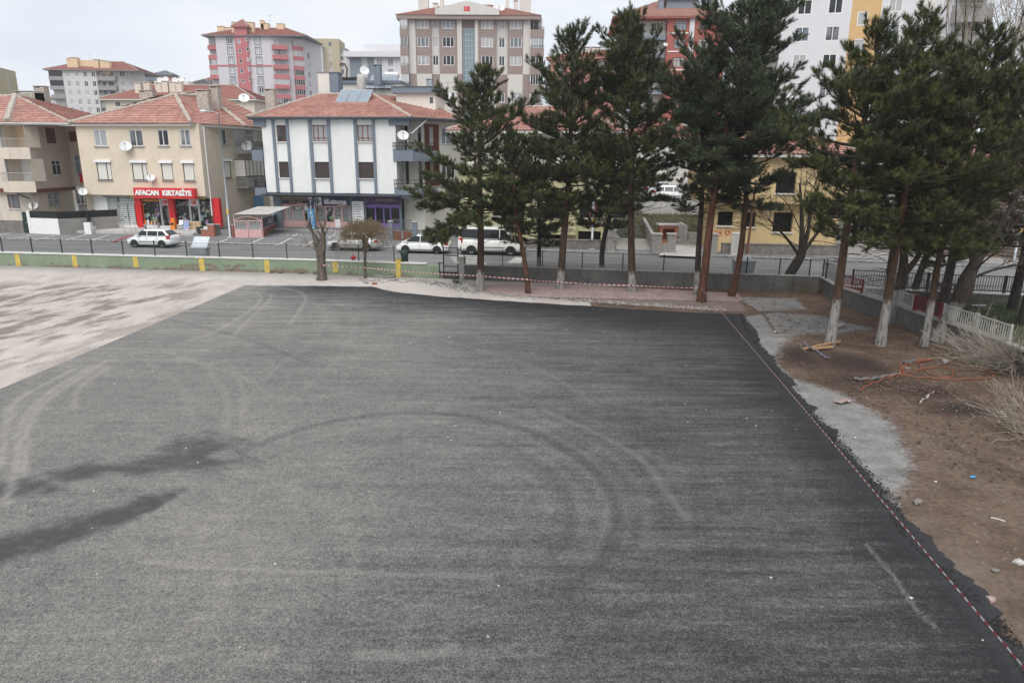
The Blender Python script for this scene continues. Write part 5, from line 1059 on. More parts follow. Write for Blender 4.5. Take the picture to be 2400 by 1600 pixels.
window(h1, SB, uw[0], (.5,), (), 'brown_wood', 'brown_wood', t=.05, sill='white_paint', name='wooden_shutter'); window(h1, SB, uw[1], (.5,), (.7,), sill='white_paint'); window(h1, SBi, lw[0], (.5,), (.5,), 'white_pvc', sill='white_paint'); window(h1, SAi, rectm(SAi, 18, 46, 456, 488), (.4,), (), 'brown_wood', sill='white_paint')
b = MB(); a0, a1, z0, z1 = lw[0]
for k in range(9): a = a0+(a1-a0)*k/8; b.sbox(SBi, a-.012, a+.012, -.16, -.136, z0, z1)
for k in range(5): z = z0+(z1-z0)*k/4; b.sbox(SBi, a0, a1, -.165, -.14, z-.012, z+.012)
b.build('window_grille', 'rail_white', h1)
# narrow bay in the gap
SC = Seg(P2, P2+Vector((3.2, -.3))); b = MB(); wall(b, SC, 0, SC.L, zm1, ze1); b.build('bay_wall', 'w_cream', h1); b = MB(); wall(b, SC.off(.1), 0, SC.L, gz1, zm1-.3); b.build('bay_ground_wall', 'concrete_pale', h1)
window(h1, SC, rectm(SC, 178, 202, 363, 413), (.5,), (.12, .68), rec=-.1, name='bay_window'); window(h1, SC, rectm(SC, 179, 207, 445, 478), (.35, .68), (), rec=-.05, sill='white_paint', name='bay_window'); b = MB(); b.sbox(SC, .25, 1.0, -.06, 0, rectm(SC, 165, 175, 300, 332)[2], ze1-.5); b.build('balcony_door', 'brown_wood', h1)
a0, a1, z0, z1 = rectm(SC, 200, 208, 412, 428, -.5)
eA = Vector(SA.pt(-1, -.6, ze1)); eB = Vector(SA.pt(SA.L-1.1, -.6, ze1)); eC = Vector(SB.pt(6.0, -1.6, ze1-.02)); eC = Vector((*S2.pt(-.2, -.2, 0)[:2], ze1)); r0 = atY(36, 224, 68.5); rL = r0+Vector((uA.x, uA.y, 0))*16; rR = atY(218, 273, 71)
b = MB(); slope(b, eA, eB, rL, r0); slope(b, eB, eC, r0, r0); slope(b, eC, rR+Vector((3, 6, -1.0)), r0, r0+Vector((0, 1, 0)), tw=0); tag(b.build('roof_tiles', 'tile', h1), kind='stuff')
ridge(h1, [eB+Vector((0, 0, .08)), r0], .3); ridge(h1, [rL, r0], .15); ridge(h1, [r0, r0.lerp(eC, .6), eC+Vector((0, 0, .05))], .12)
b = MB(); b.tube([eA+Vector((0, 0, -.12)), eB+Vector((0, 0, -.12)), eC+Vector((0, 0, -.12))], .12, 6); b.build('gutter', 'concrete_pale', h1)
p = atY(70, 237, 71); chimney(h1, p.x, p.y, 3.0, .8, p.z-1, p.z+.75, 'mortar'); p = atY(94, 230, 71); chimney(h1, p.x, p.y, 1.0, .8, p.z-1, p.z+.95, 'mortar'); antenna(h1, atY(25, 225, 68.5), 2.0)
b = MB(); b.tube([SA.pt(SA.px(2, 300)[0], -.15, ze1-.1), SA.pt(SA.px(30, 445)[0], -.2, zm1), SA.pt(SA.px(40, 460)[0], .25, zm1-.6), SA.pt(SA.px(66, 470)[0], .25, zm1-.9), SA.pt(SA.px(72, 500)[0], .25, gz1+.7)], .07, 6); b.build('downpipe', 'trim_blue', h1)
dish('white dish low on the ground floor wall of the cream house', SAi.pt(SAi.px(87, 482)[0], -.35, SAi.px(87, 482)[1]), .38, .4)
p = Vector(SC.pt(SC.px(203, 420)[0], -.7, SC.px(203, 429)[1])); t = thing('hanging_flag', p, 'small red flag hanging between the cream and beige houses', 'flag'); b = MB(); b.box(p.x-.2, p.x+.2, p.y, p.y+.02, p.z, p.z+.95); b.build('cloth', 'red_sign', t); b = MB(); b.tube([p+Vector((-.25, .01, .97)), p+Vector((.25, .01, .97))], .02, 5); b.build('pole', 'galv', t)
# garden wall, gate and screens before the cream house
def gzp(x, y): return Gp(x, y)
A = Gp(76, 547); B_ = Gp(141, 550); C_ = Vector((B_.x+3.2, B_.y+3.6, B_.z)); sg = Seg(A[:2], B_[:2]); sg2 = Seg(B_[:2], C_[:2])
t = thing('garden_wall', (A.x, A.y, .5), 'white rendered garden wall topped by a black screen', 'wall'); b = MB(); b.sbox(sg, 0, sg.L, 0, .2, .4, A.z+1.35); b.build('white_face', 'white_paint', t); b = MB(); b.sbox(sg2, 0, sg2.L, 0, .2, .4, A.z+1.32); b.build('grey_face', 'concrete', t)
b = MB(); b.sbox(sg, .02, sg.L, .05, .1, A.z+1.352, A.z+1.95); b.sbox(sg2, 0, sg2.L, .05, .1, A.z+1.322, A.z+1.93); b.build('screen', 'black_paint', t); b = MB(); b.sbox(sg, -.28, 0, -.03, .25, .4, A.z+1.95); b.build('pier', 'white_paint', t)
A2 = Gp(57, 546); sg = Seg(A2[:2], A[:2]); t = thing('garden_gate', A2, 'dark green metal gate at the corner of the cream house', 'gate'); b = MB(); b.sbox(sg, .05, sg.L-.32, .02, .06, A2.z, A2.z+1.85); b.build('leaf', 'fence_green', t); b = MB(); b.sbox(sg, sg.L-.45, sg.L-.4, -.03, .02, A2.z+.9, A2.z+1.05); b.build('handle', 'steel', t)
A3 = Gp(-40, 543); sg = Seg(A3[:2], A2[:2]); b = MB(); b.sbox(sg, 0, sg.L, 0, .3, .3, A2.z+1.05); tag(b.build('plinth_wall', 'stone', origin=(A3.x, A3.y, .4)), 'low stained stone plinth wall below the cream house', 'wall')
A4 = Gp(199, 549); sg = Seg(A4[:2], (A4.x+1.1, A4.y+.1)); t = thing('terrace_parapet', A4, 'stepped white parapet beside the hairdresser terrace', 'parapet'); b = MB(); b.sbox(sg, 0, .55, 0, .4, A4.z-.2, A4.z+1.0); b.build('pier', 'white_paint', t); s_ = Seg((A4.x+.5, A4.y+.3), S2.pt(.9, .3, 0)[:2]); b = MB(); b.sbox(s_, 0, s_.L, 0, .25, A4.z-.2, A4.z+.55); b.build('low_wall', 'white_paint', t)
b = MB(); b.sbox(s_, .2, s_.L-.2, .3, .34, A4.z+.4, A4.z+1.9); tag(b.build('screen_fence', 'fence_green', origin=s_.pt(1, .3, .9)), 'dark green mesh screen beside the hairdresser', 'fence')
# ------------------------------------------------------------------ towers and houses behind
mat('t_grey', (.58, .56, .56), .85, .05); mat('t_greydark', (.30, .28, .28), .85, .06); mat('t_lilac', (.58, .55, .58), .85, .04); mat('t_rose', (.46, .155, .165), .85, .06); mat('t_khaki', (.42, .37, .25), .85, .05); mat('t_taupe', (.29, .225, .205), .85, .05); mat('t_stone', (.60, .57, .53), .85, .05, streak=.2)
mat('t_red', (.36, .11, .09), .8, .06); mat('t_white', (.64, .64, .66), .85, .04); mat('t_ochre', (.60, .40, .19), .85, .05); mat('t_salmon', (.58, .29, .25), .85, .07, streak=.2); mat('t_yellow', (.62, .47, .25), .85, .12, .7, streak=.5); mat('t_lime', (.48, .46, .27), .88, .12, .7, streak=.5); mat('t_brick', (.36, .2, .14), .85, .1)
mat('slate_blue', (.2, .225, .26), .8, .06)
GB = .3
# tower helper: windows in a list of rects on a seg
def wins(root, sg, rects, **k):
    for r_ in rects: window(root, sg, r_, **k)
# --- grey block far left
sg = base_seg(150, 229, 200, 205, R(2)); t = bbox_root('apartment_block', sg, 'pale grey apartment block with red hipped roof far behind the cream house'); zt = sg.px(190, 164)[1]; rows = [174.5, 196.8, 217.6, 239, 258]
r_ = rowcol(sg, [163, 183, 203, 222], rows, 1.05, 1.45, 200); xr = sg.L+4.6
block(t, sg, 0, sg.L, 14, GB, zt, r_, 't_grey'); wins(t, sg, r_, mull=(.5,), t=.09)
sl2 = Seg(sg.pt(-3.9, 1.2, 0), sg.pt(-.02, 1.2, 0)); b = MB(); b.sbox(sl2, 0, sl2.L, 0, 10, GB, zt-.02); b.build('left_wing', 't_grey', t)
sr2 = Seg(sg.pt(sg.L+.02, 1.2, 0), sg.pt(sg.L+5.2, 1.2, 0)); b = MB(); b.sbox(sr2, 0, sr2.L, 0, 10, GB, zt-.02); b.build('middle_wing', 't_grey', t)
sr3 = Seg(sr2.pt(sr2.L, .02, 0), sr2.pt(sr2.L+6.6, 2.2, 0)); r3 = rowcol(sr3, [289, 312], rows[:3], 1.3, 1.4, 196); b = MB(); wall(b, sr3, 0, sr3.L, GB, zt-.02, r3, .15); b.build('right_wing', 't_grey', t); wins(t, sr3, r3, mull=(.5,), t=.09)
for i, y in enumerate(rows):
    z = sg.px(190, y)[1]-1.5
    balcony(t, sl2, 0, sl2.L, 1.3, z, .9, 't_greydark')
    if i < 2: glazed(t, sl2, .1, sl2.L-.1, 1.2, z+.9, z+2.6, 'black_glass', 8, 'dark_frame')
    balcony(t, sr2, .1, sr2.L-.1, 1.3, z, .9, 't_greydark', .35, 'rail_white'); b = MB(); b.sbox(sr2, .9, 1.7, -.03, .02, z+.1, z+2.2); b.sbox(sr2, 2.6, 4.0, -.03, .02, z+.9, z+2.2); b.build('balcony_door', 'gl_c', t)
hip(t, sg, -4.2, sg.L+11.4, 14, zt, zt+3.1, 'tile_red', .7, 7.5, ridgem='t_greydark')
for x, y, wd, h_ in ((203, 158, 2.2, 2.4), (190, 153, .8, 1.2), (268, 159, 1.3, 1.5), (279, 160, 1.3, 1.4), (253, 155, 1.5, 1.2)): p = atY(x, y, 212); chimney(t, p.x, p.y-6, wd, 1.4, p.z-2.5, p.z+h_*.7, 'w_peach')
p = atY(228, 152, 212); b = MB(); b.box(p.x-4, p.x+4, p.y-5, p.y-2, p.z-2, p.z+.6); b.build('roof_room', 'w_peach', t); antenna(t, atY(211, 143, 212), 2)
# --- low red-roofed house between
sg = base_seg(246, 345, 240, 118, R(-4)); t = bbox_root('red_roofed_house', sg, 'low cream house with long red roof and row of chimneys behind the beige house', 'house'); zt = sg.px(280, 232)[1]
r_ = [rectm(sg, 270, 282, 238, 250), rectm(sg, 308, 313, 241, 249), rectm(sg, 314, 319, 240, 247)]; block(t, sg, 0, sg.L+18, 10, GB, zt, r_, 'w_cream'); wins(t, sg, r_, mull=(.5,))
hip(t, sg, 0, sg.L+18, 10, zt, zt+2.6, 'tile_red', .6, 6)
for x, y in ((323, 206), (344, 204), (371, 206), (386, 202), (404, 204), (419, 206)): p = atY(x, y+4, 119.5); chimney(t, p.x, p.y, 1.0, .8, p.z-1.6, p.z+.9, 'w_cream')
for x, y in ((388, 186), (375, 188), (410, 188), (424, 186)): roofdish(t, atY(x, y, 126), .5, .3)
p = atY(395, 196, 126); b = MB(); b.box(p.x-2.5, p.x+3.5, p.y, p.y+2, p.z-1.5, p.z+.4); b.build('roof_room', 'w_offwhite', t)
# --- small far houses
for x0, x1, yt, Y_, wm, rm, lb in ((322, 372, 190, 230, 't_brick', 'slate_blue', 'small brick house with slate grey roof far behind the chimneys'), (353, 404, 176, 245, 't_brick', 'slate_blue', 'brown brick block with flat dark roof on the skyline'), (318, 342, 178, 300, 't_white', 'slate_blue', 'tiny white block beside the grey apartment tower'), (448, 492, 196, 240, 'w_peach', 'tile_grey', 'small peach house with dark roof left of the pink tower'), (470, 512, 190, 260, 't_white', 'tile_red', 'small white house with red roof at the foot of the pink tower'), (110, 135, 232, 330, 't_grey', 'tile_red', 'distant grey house at the foot of the far apartment block')):
    sg = base_seg(x0, x1, yt+8, Y_, R(3)); t = bbox_root('distant_house', sg, lb, 'house'); zt = sg.px((x0+x1)/2, yt)[1]; n = max(2, int(sg.L/2.6)); r_ = [(sg.L*(k+.5)/n-.55, sg.L*(k+.5)/n+.55, zt-2.3-2.9*j, zt-.9-2.9*j) for k in range(n) for j in range(2)]
    block(t, sg, 0, sg.L, 9, GB, zt, r_, wm); wins(t, sg, r_); hip(t, sg, 0, sg.L, 9, zt, zt+1.9, rm, .5, ridgem='slate_blue')
sg = base_seg(-90, -16, 230, 150, R(12)); t = bbox_root('apartment_block', sg, 'yellowish apartment block cut off by the photo edge above the cream house'); zt = sg.px(0, 152)[1]; r_ = rowcol(sg, [-50, -27], [187, 203, 219], 1.6, 1.6, 203); block(t, sg, 0, sg.L, 12, GB, zt, r_, 't_khaki'); wins(t, sg, r_, pm='stair_glass')
# --- pink tower
sg = base_seg(511, 638, 160, 198, R(-1.5)); t = bbox_root('pink_tower', sg, 'tall lilac and pink apartment tower with red roof behind the beige house'); zt = sg.px(570, 84)[1]; rows = [96, 119.5, 142.5, 165.5, 188.5, 211.5, 234.5]
ac0, ac1 = sg.px(557, 150)[0], sg.px(586, 150)[0]; r_ = rowcol(sg, [543, 608], rows, 1.35, 1.6, 150)
st = [(sg.px(x, y)[0]-.4, sg.px(x, y)[0]+.4, sg.px(570, y)[1]-.5, sg.px(570, y)[1]+.5) for x, y in ((562, 98), (564, 121), (566, 144.5), (568, 167.5), (571, 191), (580, 93), (582, 116.5), (584, 140), (586, 163), (588, 186.5))]
b = MB(); wall(b, sg, 0, ac0, GB, zt, [q for q in r_ if q[1] < ac0], .15); wall(b, sg, ac1, sg.L, GB, zt, [q for q in r_ if q[0] > ac1], .15); b.build('wall', 't_lilac', t); wins(t, sg, r_, mull=(.5,), t=.12, fm='white_pvc')
for q in r_:
    b = MB(); b.sbox(sg, q[0]-.22, q[1]+.22, -.06, -.003, q[2]-.25, q[2]-.02); b.sbox(sg, q[0]-.22, q[1]+.22, -.06, -.003, q[3]+.02, q[3]+.22); b.sbox(sg, q[0]-.22, q[0]-.02, -.06, -.003, q[2]-.02, q[3]+.02); b.sbox(sg, q[1]+.02, q[1]+.22, -.06, -.003, q[2]-.02, q[3]+.02); b.build('window_surround', 'slate_blue', t)
so = sg.off(-.5); b = MB(); wall(b, so, ac0, ac1, GB, zt+2.2, st, .2); b.sbox(so, ac0, ac0+.01, .01, .6, GB, zt+2.2); b.sbox(so, ac1-.01, ac1, .01, .6, GB, zt+2.2); b.build('stair_shaft', 't_rose', t); wins(t, so, st, mull=(), t=.1)
hip(t, so, ac0-.1, ac1+.1, 5, zt+2.2, zt+4.4, 'tile_red', .5, ridgem='t_rose')
for x in (551, 588): p = atY(x, 78, 199.5); chimney(t, p.x, p.y, 1.6, 1.6, p.z-2, p.z+2.6, 'w_peach')
zb_ = sg.px(570, 154.5)[1]; b = MB(); b.sbox(sg, 0, ac0, -.08, -.002, zb_-.2, zb_+.2); b.sbox(sg, ac1, sg.L, -.08, -.002, zb_-.2, zb_+.2); b.build('red_band', 't_rose', t)
s1 = Seg(sg.pt(sg.L, .02, 0), sg.pt(sg.L+5.2, 1.8, 0)); s1b = Seg(s1.pt(s1.L, 0, 0), s1.pt(s1.L+2.6, 1.0, 0)); s2_ = Seg(s1b.pt(s1b.L, 0, 0), s1b.pt(s1b.L+.9, 9.5, 0))
s2_ = Seg(s1b.pt(s1b.L, 0, 0), (s1b.B.x+2.6, s1b.B.y+10)); b = MB(); wall(b, s1, 0, s1.L, GB, zt); wall(b, s1b, 0, s1b.L, GB, zt); r2_ = [(2.6, 3.9, sg.px(690, y+3)[1]-.9, sg.px(690, y+3)[1]+.9) for y in rows]; wall(b, s2_, 0, s2_.L, GB, zt, r2_, .12); wall(b, Seg(sg.pt(0, 12, 0), sg.pt(0, 0, 0)), 0, 12, GB, zt); b.build('side_wall', 't_lilac', t); wins(t, s2_, r2_, t=.1)
sl3 = Seg(sg.pt(-2.6, 1.6, 0), sg.pt(-.02, 1.6, 0)); b = MB(); b.sbox(sl3, 0, sl3.L, 0, 8, GB, zt-.02); b.build('left_wing', 't_lilac', t)
for i, y in enumerate(rows):
    z = sg.px(640, y+8)[1]-.6; balcony(t, s1, .3, 4.3, 1.2, z-.6, 1.0, 't_rose'); b = MB(); b.sbox(s1, .9, 1.6, -.03, .02, z, z+1.8); b.sbox(s1, 2.0, 3.6, -.03, .02, z+.5, z+1.8); b.build('balcony_door', 'gl_b', t)
    if i in (4, 6): glazed(t, s1, .35, 4.25, 1.15, z+.4, z+2.1, 'gl_b', 6)
    balcony(t, s1b, .1, 2.7, 1.1, z-.6, 1.0, 't_rose')
    (glazed(t, s1b, .15, 2.65, 1.05, z+.4, z+2.1, 'gl_b' if i < 3 else 'gl_c', 4))
    balcony(t, sl3, 0, 2.5, 1.1, z-.6, 1.0, 't_rose')
    if i in (2, 3): glazed(t, sl3, .05, 2.45, 1.05, z+.4, z+2.1, 'gl_b', 3)
hip(t, sg, -2.6, sg.L+9.5, 13, zt, zt+3.0, 'tile_red', .8, 8, ridgem='slate_blue')
for x, y, w_, h_ in ((518, 80, 1.9, 1.8), (537, 75, 2.4, 1.0), (621, 74, 2.0, 1.9), (657, 72, 2.0, 1.6), (614, 68, 1.0, 2.0)): p = atY(x, y, 203); chimney(t, p.x, p.y, w_, 1.5, p.z-3, p.z+h_, 'w_peach')
antenna(t, atY(634, 64, 203), 3.2)
# --- white and khaki tower
sg = base_seg(735, 796, 130, 300, R(2)); t = bbox_root('khaki_tower', sg, 'khaki and white apartment tower on the skyline behind the roof chimney'); zt = sg.px(760, 91)[1]; r_ = rowcol(sg, [775], [104, 120, 135, 150, 165], 1.2, 1.5, 135); block(t, sg, 0, sg.L, 12, GB, zt, r_, 't_khaki'); wins(t, sg, r_)
sw_ = Seg(sg.pt(-5.8, -1.5, 0), sg.pt(3.4, -1.5, 0)); sw_ = base_seg(706, 755, 130, 297, R(2)); zt2 = sw_.px(730, 108)[1]; r_ = rowcol(sw_, [744, 709], [117, 132, 148, 162, 178, 195, 215], 1.0, 1.5, 148); block(t, sw_, 0, sw_.L, 9, GB, zt2, r_, 't_white', name='white_wing'); wins(t, sw_, r_); hip(t, sw_, 0, sw_.L, 9, zt2, zt2+1.8, 'tile_red', .5, ridgem='t_white')
for y in (117, 132, 148, 162, 178, 193, 208): z = sw_.px(718, y)[1]-1.2; a = sw_.px(719, 150)[0]; balcony(t, sw_, a-1.2, a+1.2, 1.1, z, .9, 'slate_blue'); glazed(t, sw_, a-1.1, a+1.1, 1.0, z+.9, z+2.3, random.choice(['gl_b', 'black_glass', 'gl_c']), 4)
sw_ = base_seg(794, 812, 140, 303, R(2)); zt3 = sw_.px(800, 115)[1]; r_ = rowcol(sw_, [802], [122, 137, 152, 168], 1.1, 1.5, 137); block(t, sw_, 0, sw_.L, 9, GB, zt3, r_, 't_white', name='white_wing'); wins(t, sw_, r_); hip(t, sw_, 0, sw_.L, 9, zt3, zt3+.9, 'tile_red', .4, ridgem='t_white')
for x in (706, 716, 723): p = atY(x, 100, 300); chimney(t, p.x, p.y, 1.5, 1.4, p.z-2, p.z+1.0, 'w_peach')
# --- white and grey modern house
sg = base_seg(820, 946, 150, 160, R(-2)); t = bbox_root('modern_house', sg, 'white modern house with grey corner panel behind the solar panels', 'house'); zt = sg.px(880, 135)[1]; r_ = rowcol(sg, [854, 889, 915], [146, 172], 1.25, 1.7, 146); block(t, sg, 0, sg.L, 10, GB, zt, r_, 't_white'); wins(t, sg, r_, mull=(.5,), trans=(.2,))
a = sg.px(877, 150)[0]; b = MB(); wall(b, sg.off(-.05), .0, a, GB, zt, [q for q in r_ if q[1] < a], .05); b.build('grey_panel', 'slate_blue', t); b = MB(); b.sbox(sg, -1.0, sg.L+1, -1.0, 10, zt+.002, zt+1.1); b.sbox(sg, 2.6, sg.L+.5, 2, 10, zt+1.102, zt+2.9); b.build('parapet', 't_white', t); hip(t, Seg(sg.pt(6, 1.5, 0), sg.pt(10, 1.5, 0)), 0, 4, 5, zt+1.1, zt+2.2, 'tile_red', .3, ridgem='t_white')
# --- taupe tower with crescent-and-star gable
sg = base_seg(958, 1231, 130, 106, R(-.6)); t = bbox_root('taupe_tower', sg, 'large taupe and stone apartment tower with white gable behind the pines'); zt = sg.px(1090, 38)[1]; rows = [56, 99, 142, 184.5, 228, 270]
xa = lambda x: sg.px(x, 120)[0]
bays = [(958.5, 975, 't_stone', -.1, None), (975, 1011, 't_taupe', .0, (992, 25)), (1011, 1030, 't_stone', .35, (1020, 12)), (1030, 1072, 't_taupe', .0, (1051, 25)), (1072, 1083, 't_stone', -.12, None), (1083, 1113, 't_taupe', .4, None), (1113, 1121, 't_stone', -.12, None), (1121, 1163, 't_taupe', 0, (1142, 25)), (1163, 1190, 't_stone', .35, (1176, 12)), (1190, 1226, 't_taupe', 0, (1209, 25)), (1226, 1243, 't_stone', -.1, None)]
zs = sg.px(1090, 174)[1]
for x0, x1, m_, d, wn in bays:
    a0, a1 = xa(x0), xa(x1); s_ = sg.off(d); r_ = []
    if wn:
        ac = xa(wn[0]); hw = wn[1]/1600*106/2; hw = .85 if wn[1] > 20 else .42; r_ = [(ac-hw, ac+hw, sg.px(1090, y)[1]-.68, sg.px(1090, y)[1]+.66) for y in rows]
    lo = {'t_stone': 't_taupe', 't_taupe': 't_stone'}[m_] if not (x0 == 1083) else m_
    for z0, z1, mm in ((GB, zs, lo), (zs, zt, m_)):
        b = MB(); rr = [q for q in r_ if z0 < q[2] and q[3] < z1]; wall(b, s_, a0, a1, z0, z1, rr, .14); b.sbox(s_, a0, a0+.012, .01, .6, z0, z1); b.sbox(s_, a1-.012, a1, .01, .6, z0, z1); b.build('facade_bay', mm, t)
    wins(t, s_, [q for q in r_], mull=(.32, .68) if wn and wn[1] > 20 else (.5,), t=.08, rec=.1)
b = MB(); b.sbox(sg, 0, sg.L, 1.0, 14, GB, zt-.02); b.build('core', 't_stone', t)
a0, a1 = xa(1085), xa(1113); z1 = sg.px(1095, 66)[1]; s_ = sg.off(.3); b = MB(); b.sbox(s_, a0, a1, 0, .05, GB, z1); o = b.build('stair_glazing', 'stair_glass', t); b = MB()
for k in range(5): a = a0+(a1-a0)*k/4; b.sbox(s_, a-.03, a+.03, -.05, -.002, GB, z1)
z = z1
while z > 8: b.sbox(s_, a0, a1, -.045, -.003, z-.06, z); z -= .8
b.build('glazing_bars', 'alu', o)
# side balconies
for x0, x1, nm, gl in ((940, 959, 'l', ['gl_b', 'gl_e', 'gl_b', 'gl_b', 'gl_c', 'gl_c']), (1243, 1275, 'r', [None, 'gl_a', 'black_glass', 'black_glass', None, None])):
    s_ = sg.off(.6); a0, a1 = xa(x0), xa(x1); b = MB(); b.sbox(s_, a0+.3, a1-.3 if nm == 'r' else a1, .05, 9, GB, zt-.05); b.build('side_wing', 't_stone', t)
    for y, g_ in zip(rows, gl):
        z = sg.px(1090, y+14)[1]-.55; balcony(t, s_, a0, a1-.02, 1.3, z-.45, .95, 't_taupe', .35, 'iron_black'); b = MB(); b.sbox(s_, a0+.5, a0+1.1, -.02, .04, z-.3, z+1.7); b.build('balcony_door', 'gl_c', t)
        if g_: glazed(t, s_, a0+.03, a1-.05, 1.27, z+.52, z+2.3, g_, 5, 'white_pvc')
zr = zt+.1; e = [Vector(sg.pt(-1.6, -.8, zt)), Vector(sg.pt(sg.L+2.2, -.8, zt)), Vector(sg.pt(sg.L+2.2, 15, zt)), Vector(sg.pt(-1.6, 15, zt))]; rr0 = Vector(sg.pt(6, 7, zt+2.9)); rr1 = Vector(sg.pt(sg.L-5.5, 7, zt+2.9)); b = MB(); slope(b, e[0], e[1], rr0, rr1, tw=0); slope(b, e[1], e[2], rr1, rr1, tw=0); slope(b, e[3], e[0], rr0, rr0, tw=0); slope(b, e[2], e[3], rr1, rr0, tw=0); tag(b.build('roof_tiles', 'tile_pale', t), kind='stuff'); b = MB(); b.sbox(sg, -1.5, sg.L+2.1, -.75, 14, zt-.55, zt-.03); b.build('eaves', 't_taupe', t)
a0, a1, am = xa(1023), xa(1170), xa(1097); zg = sg.px(1097, 5)[1]; zg0 = sg.px(1097, 38)[1]; s_ = sg.off(-.9); b = MB(); q = [s_.pt(a0, 0, zg0), s_.pt(a1, 0, zg0), s_.pt(a1, 0, zg0+.75), s_.pt(am, 0, zg), s_.pt(a0, 0, zg0+.75)]; b.poly(q); q2 = [s_.pt(a0, 5, zg0), s_.pt(a1, 5, zg0), s_.pt(a1, 5, zg0+.75), s_.pt(am, 5, zg), s_.pt(a0, 5, zg0+.75)]
for k in range(5): b.quad(q[k], q2[k], q2[(k+1) % 5], q[(k+1) % 5])
b.build('gable', 't_stone', t); flag(t, s_, 1094, 21, 14, 11, -.02)
for x, y, w_, h_ in ((992, 14, 1.5, 1.6), (1035, 10, .5, 1.5), (1020, 15, .7, .6), (1231, 12, 1.7, 2.0), (1189, 8, .5, 1.6), (1209, 12, .6, .8)): p = atY(x, y+6, 110); chimney(t, p.x, p.y, w_, 1.0, p.z-1.6, p.z+h_, 't_stone')
for x, y in ((1162, 18), (1177, 20)): roofdish(t, atY(x, y, 107), .42, .4 if x < 1170 else -.2)
# --- salmon block glimpsed between pines
sg = base_seg(1288, 1462, 200, 118, R(-12)); t = bbox_root('salmon_block', sg, 'salmon pink apartment block glimpsed between the pines'); zt = sg.px(1380, 135)[1]; r_ = rowcol(sg, [1310, 1345, 1402, 1440], [157, 195, 232], 1.5, 1.5, 195); block(t, sg, 0, sg.L, 10, GB, zt, r_, 't_salmon'); wins(t, sg, r_); hip(t, sg, 0, sg.L, 10, zt, zt+2, 'tile_red', .6, ridgem='t_salmon')
for x in (1372, 1398): p = atY(x, 122, 120); chimney(t, p.x, p.y, 1.6, 1.2, p.z-2, p.z+.6, 't_stone')
# --- red tower
sg = base_seg(1562, 1700, 100, 101, R(-5)); t = bbox_root('red_tower', sg, 'red and cream apartment tower with grey balconies between the tall pines'); zt = sg.px(1640, 41)[1]; rows = [60, 103, 146, 188, 232]; r_ = rowcol(sg, [1593, 1650], rows, 1.55, 1.25, 103); block(t, sg, 0, sg.L, 13, GB, zt, r_, 't_red'); wins(t, sg, r_, mull=(.33, .67), trans=(.7,), fm='brown_wood')
a = sg.px(1619, 100)[0]; b = MB(); b.sbox(sg, a-.3, a+.35, -.15, -.003, GB, zt); b.build('white_pier', 't_white', t)
for y in rows: z = sg.px(1600, y+18)[1]; b = MB(); b.sbox(sg, .2, a-.4, -.06, -.002, z-.07, z+.07); b.build('white_band', 'white_paint', t)
sl4 = Seg(sg.pt(-6.2, 1.6, 0), sg.pt(-.02, 1.6, 0)); b = MB(); b.sbox(sl4, .6, sl4.L, 0, 10, GB, zt-.03); b.build('left_wing', 'w_offwhite', t)
for i, y in enumerate(rows):
    z = sg.px(1500, y+25)[1]-.35; balcony(t, sl4, -.5, sl4.L-.1, 1.5, z, .45, 'slate_blue', .5, 'rail_white'); b = MB(); b.sbox(sl4, 1.9, 3.1, -.03, .02, z+.8, z+2.2); b.build('wing_window', 'gl_c' if i != 1 else 'shutter_white', t); b = MB(); b.sbox(sl4, 4.2, 4.85, -.03, .02, z+.1, z+2.2); b.build('balcony_door', 'gl_c' if i != 1 else 'shutter_white', t)
hip(t, sg, -6.9, sg.L+.6, 13, zt+.05, zt+3.4, 'tile_pale', .6, 7, ridgem='t_red')
p = atY(1597, 25, 104); b = MB(); sg3 = base_seg(1562, 1635, 15, 104, R(-5)); b.sbox(sg3, 0, sg3.L, 0, 4, p.z-2, sg3.px(1600, 1)[1]); b.sbox(sg3, -.5, sg3.L+.2, -.3, 4.2, sg3.px(1600, 1)[1]+.002, sg3.px(1600, -6)[1]); b.build('roof_room', 'slate_blue', t)
for x in (1550, 1666): p = atY(x, 14, 104); chimney(t, p.x, p.y, .7, .7, p.z-1.5, p.z+.7, 'slate_blue')
dish('white dish on the corner of the red tower', sg.pt(-.2, -.6, sg.px(1567, 107)[1]), .3, .1)
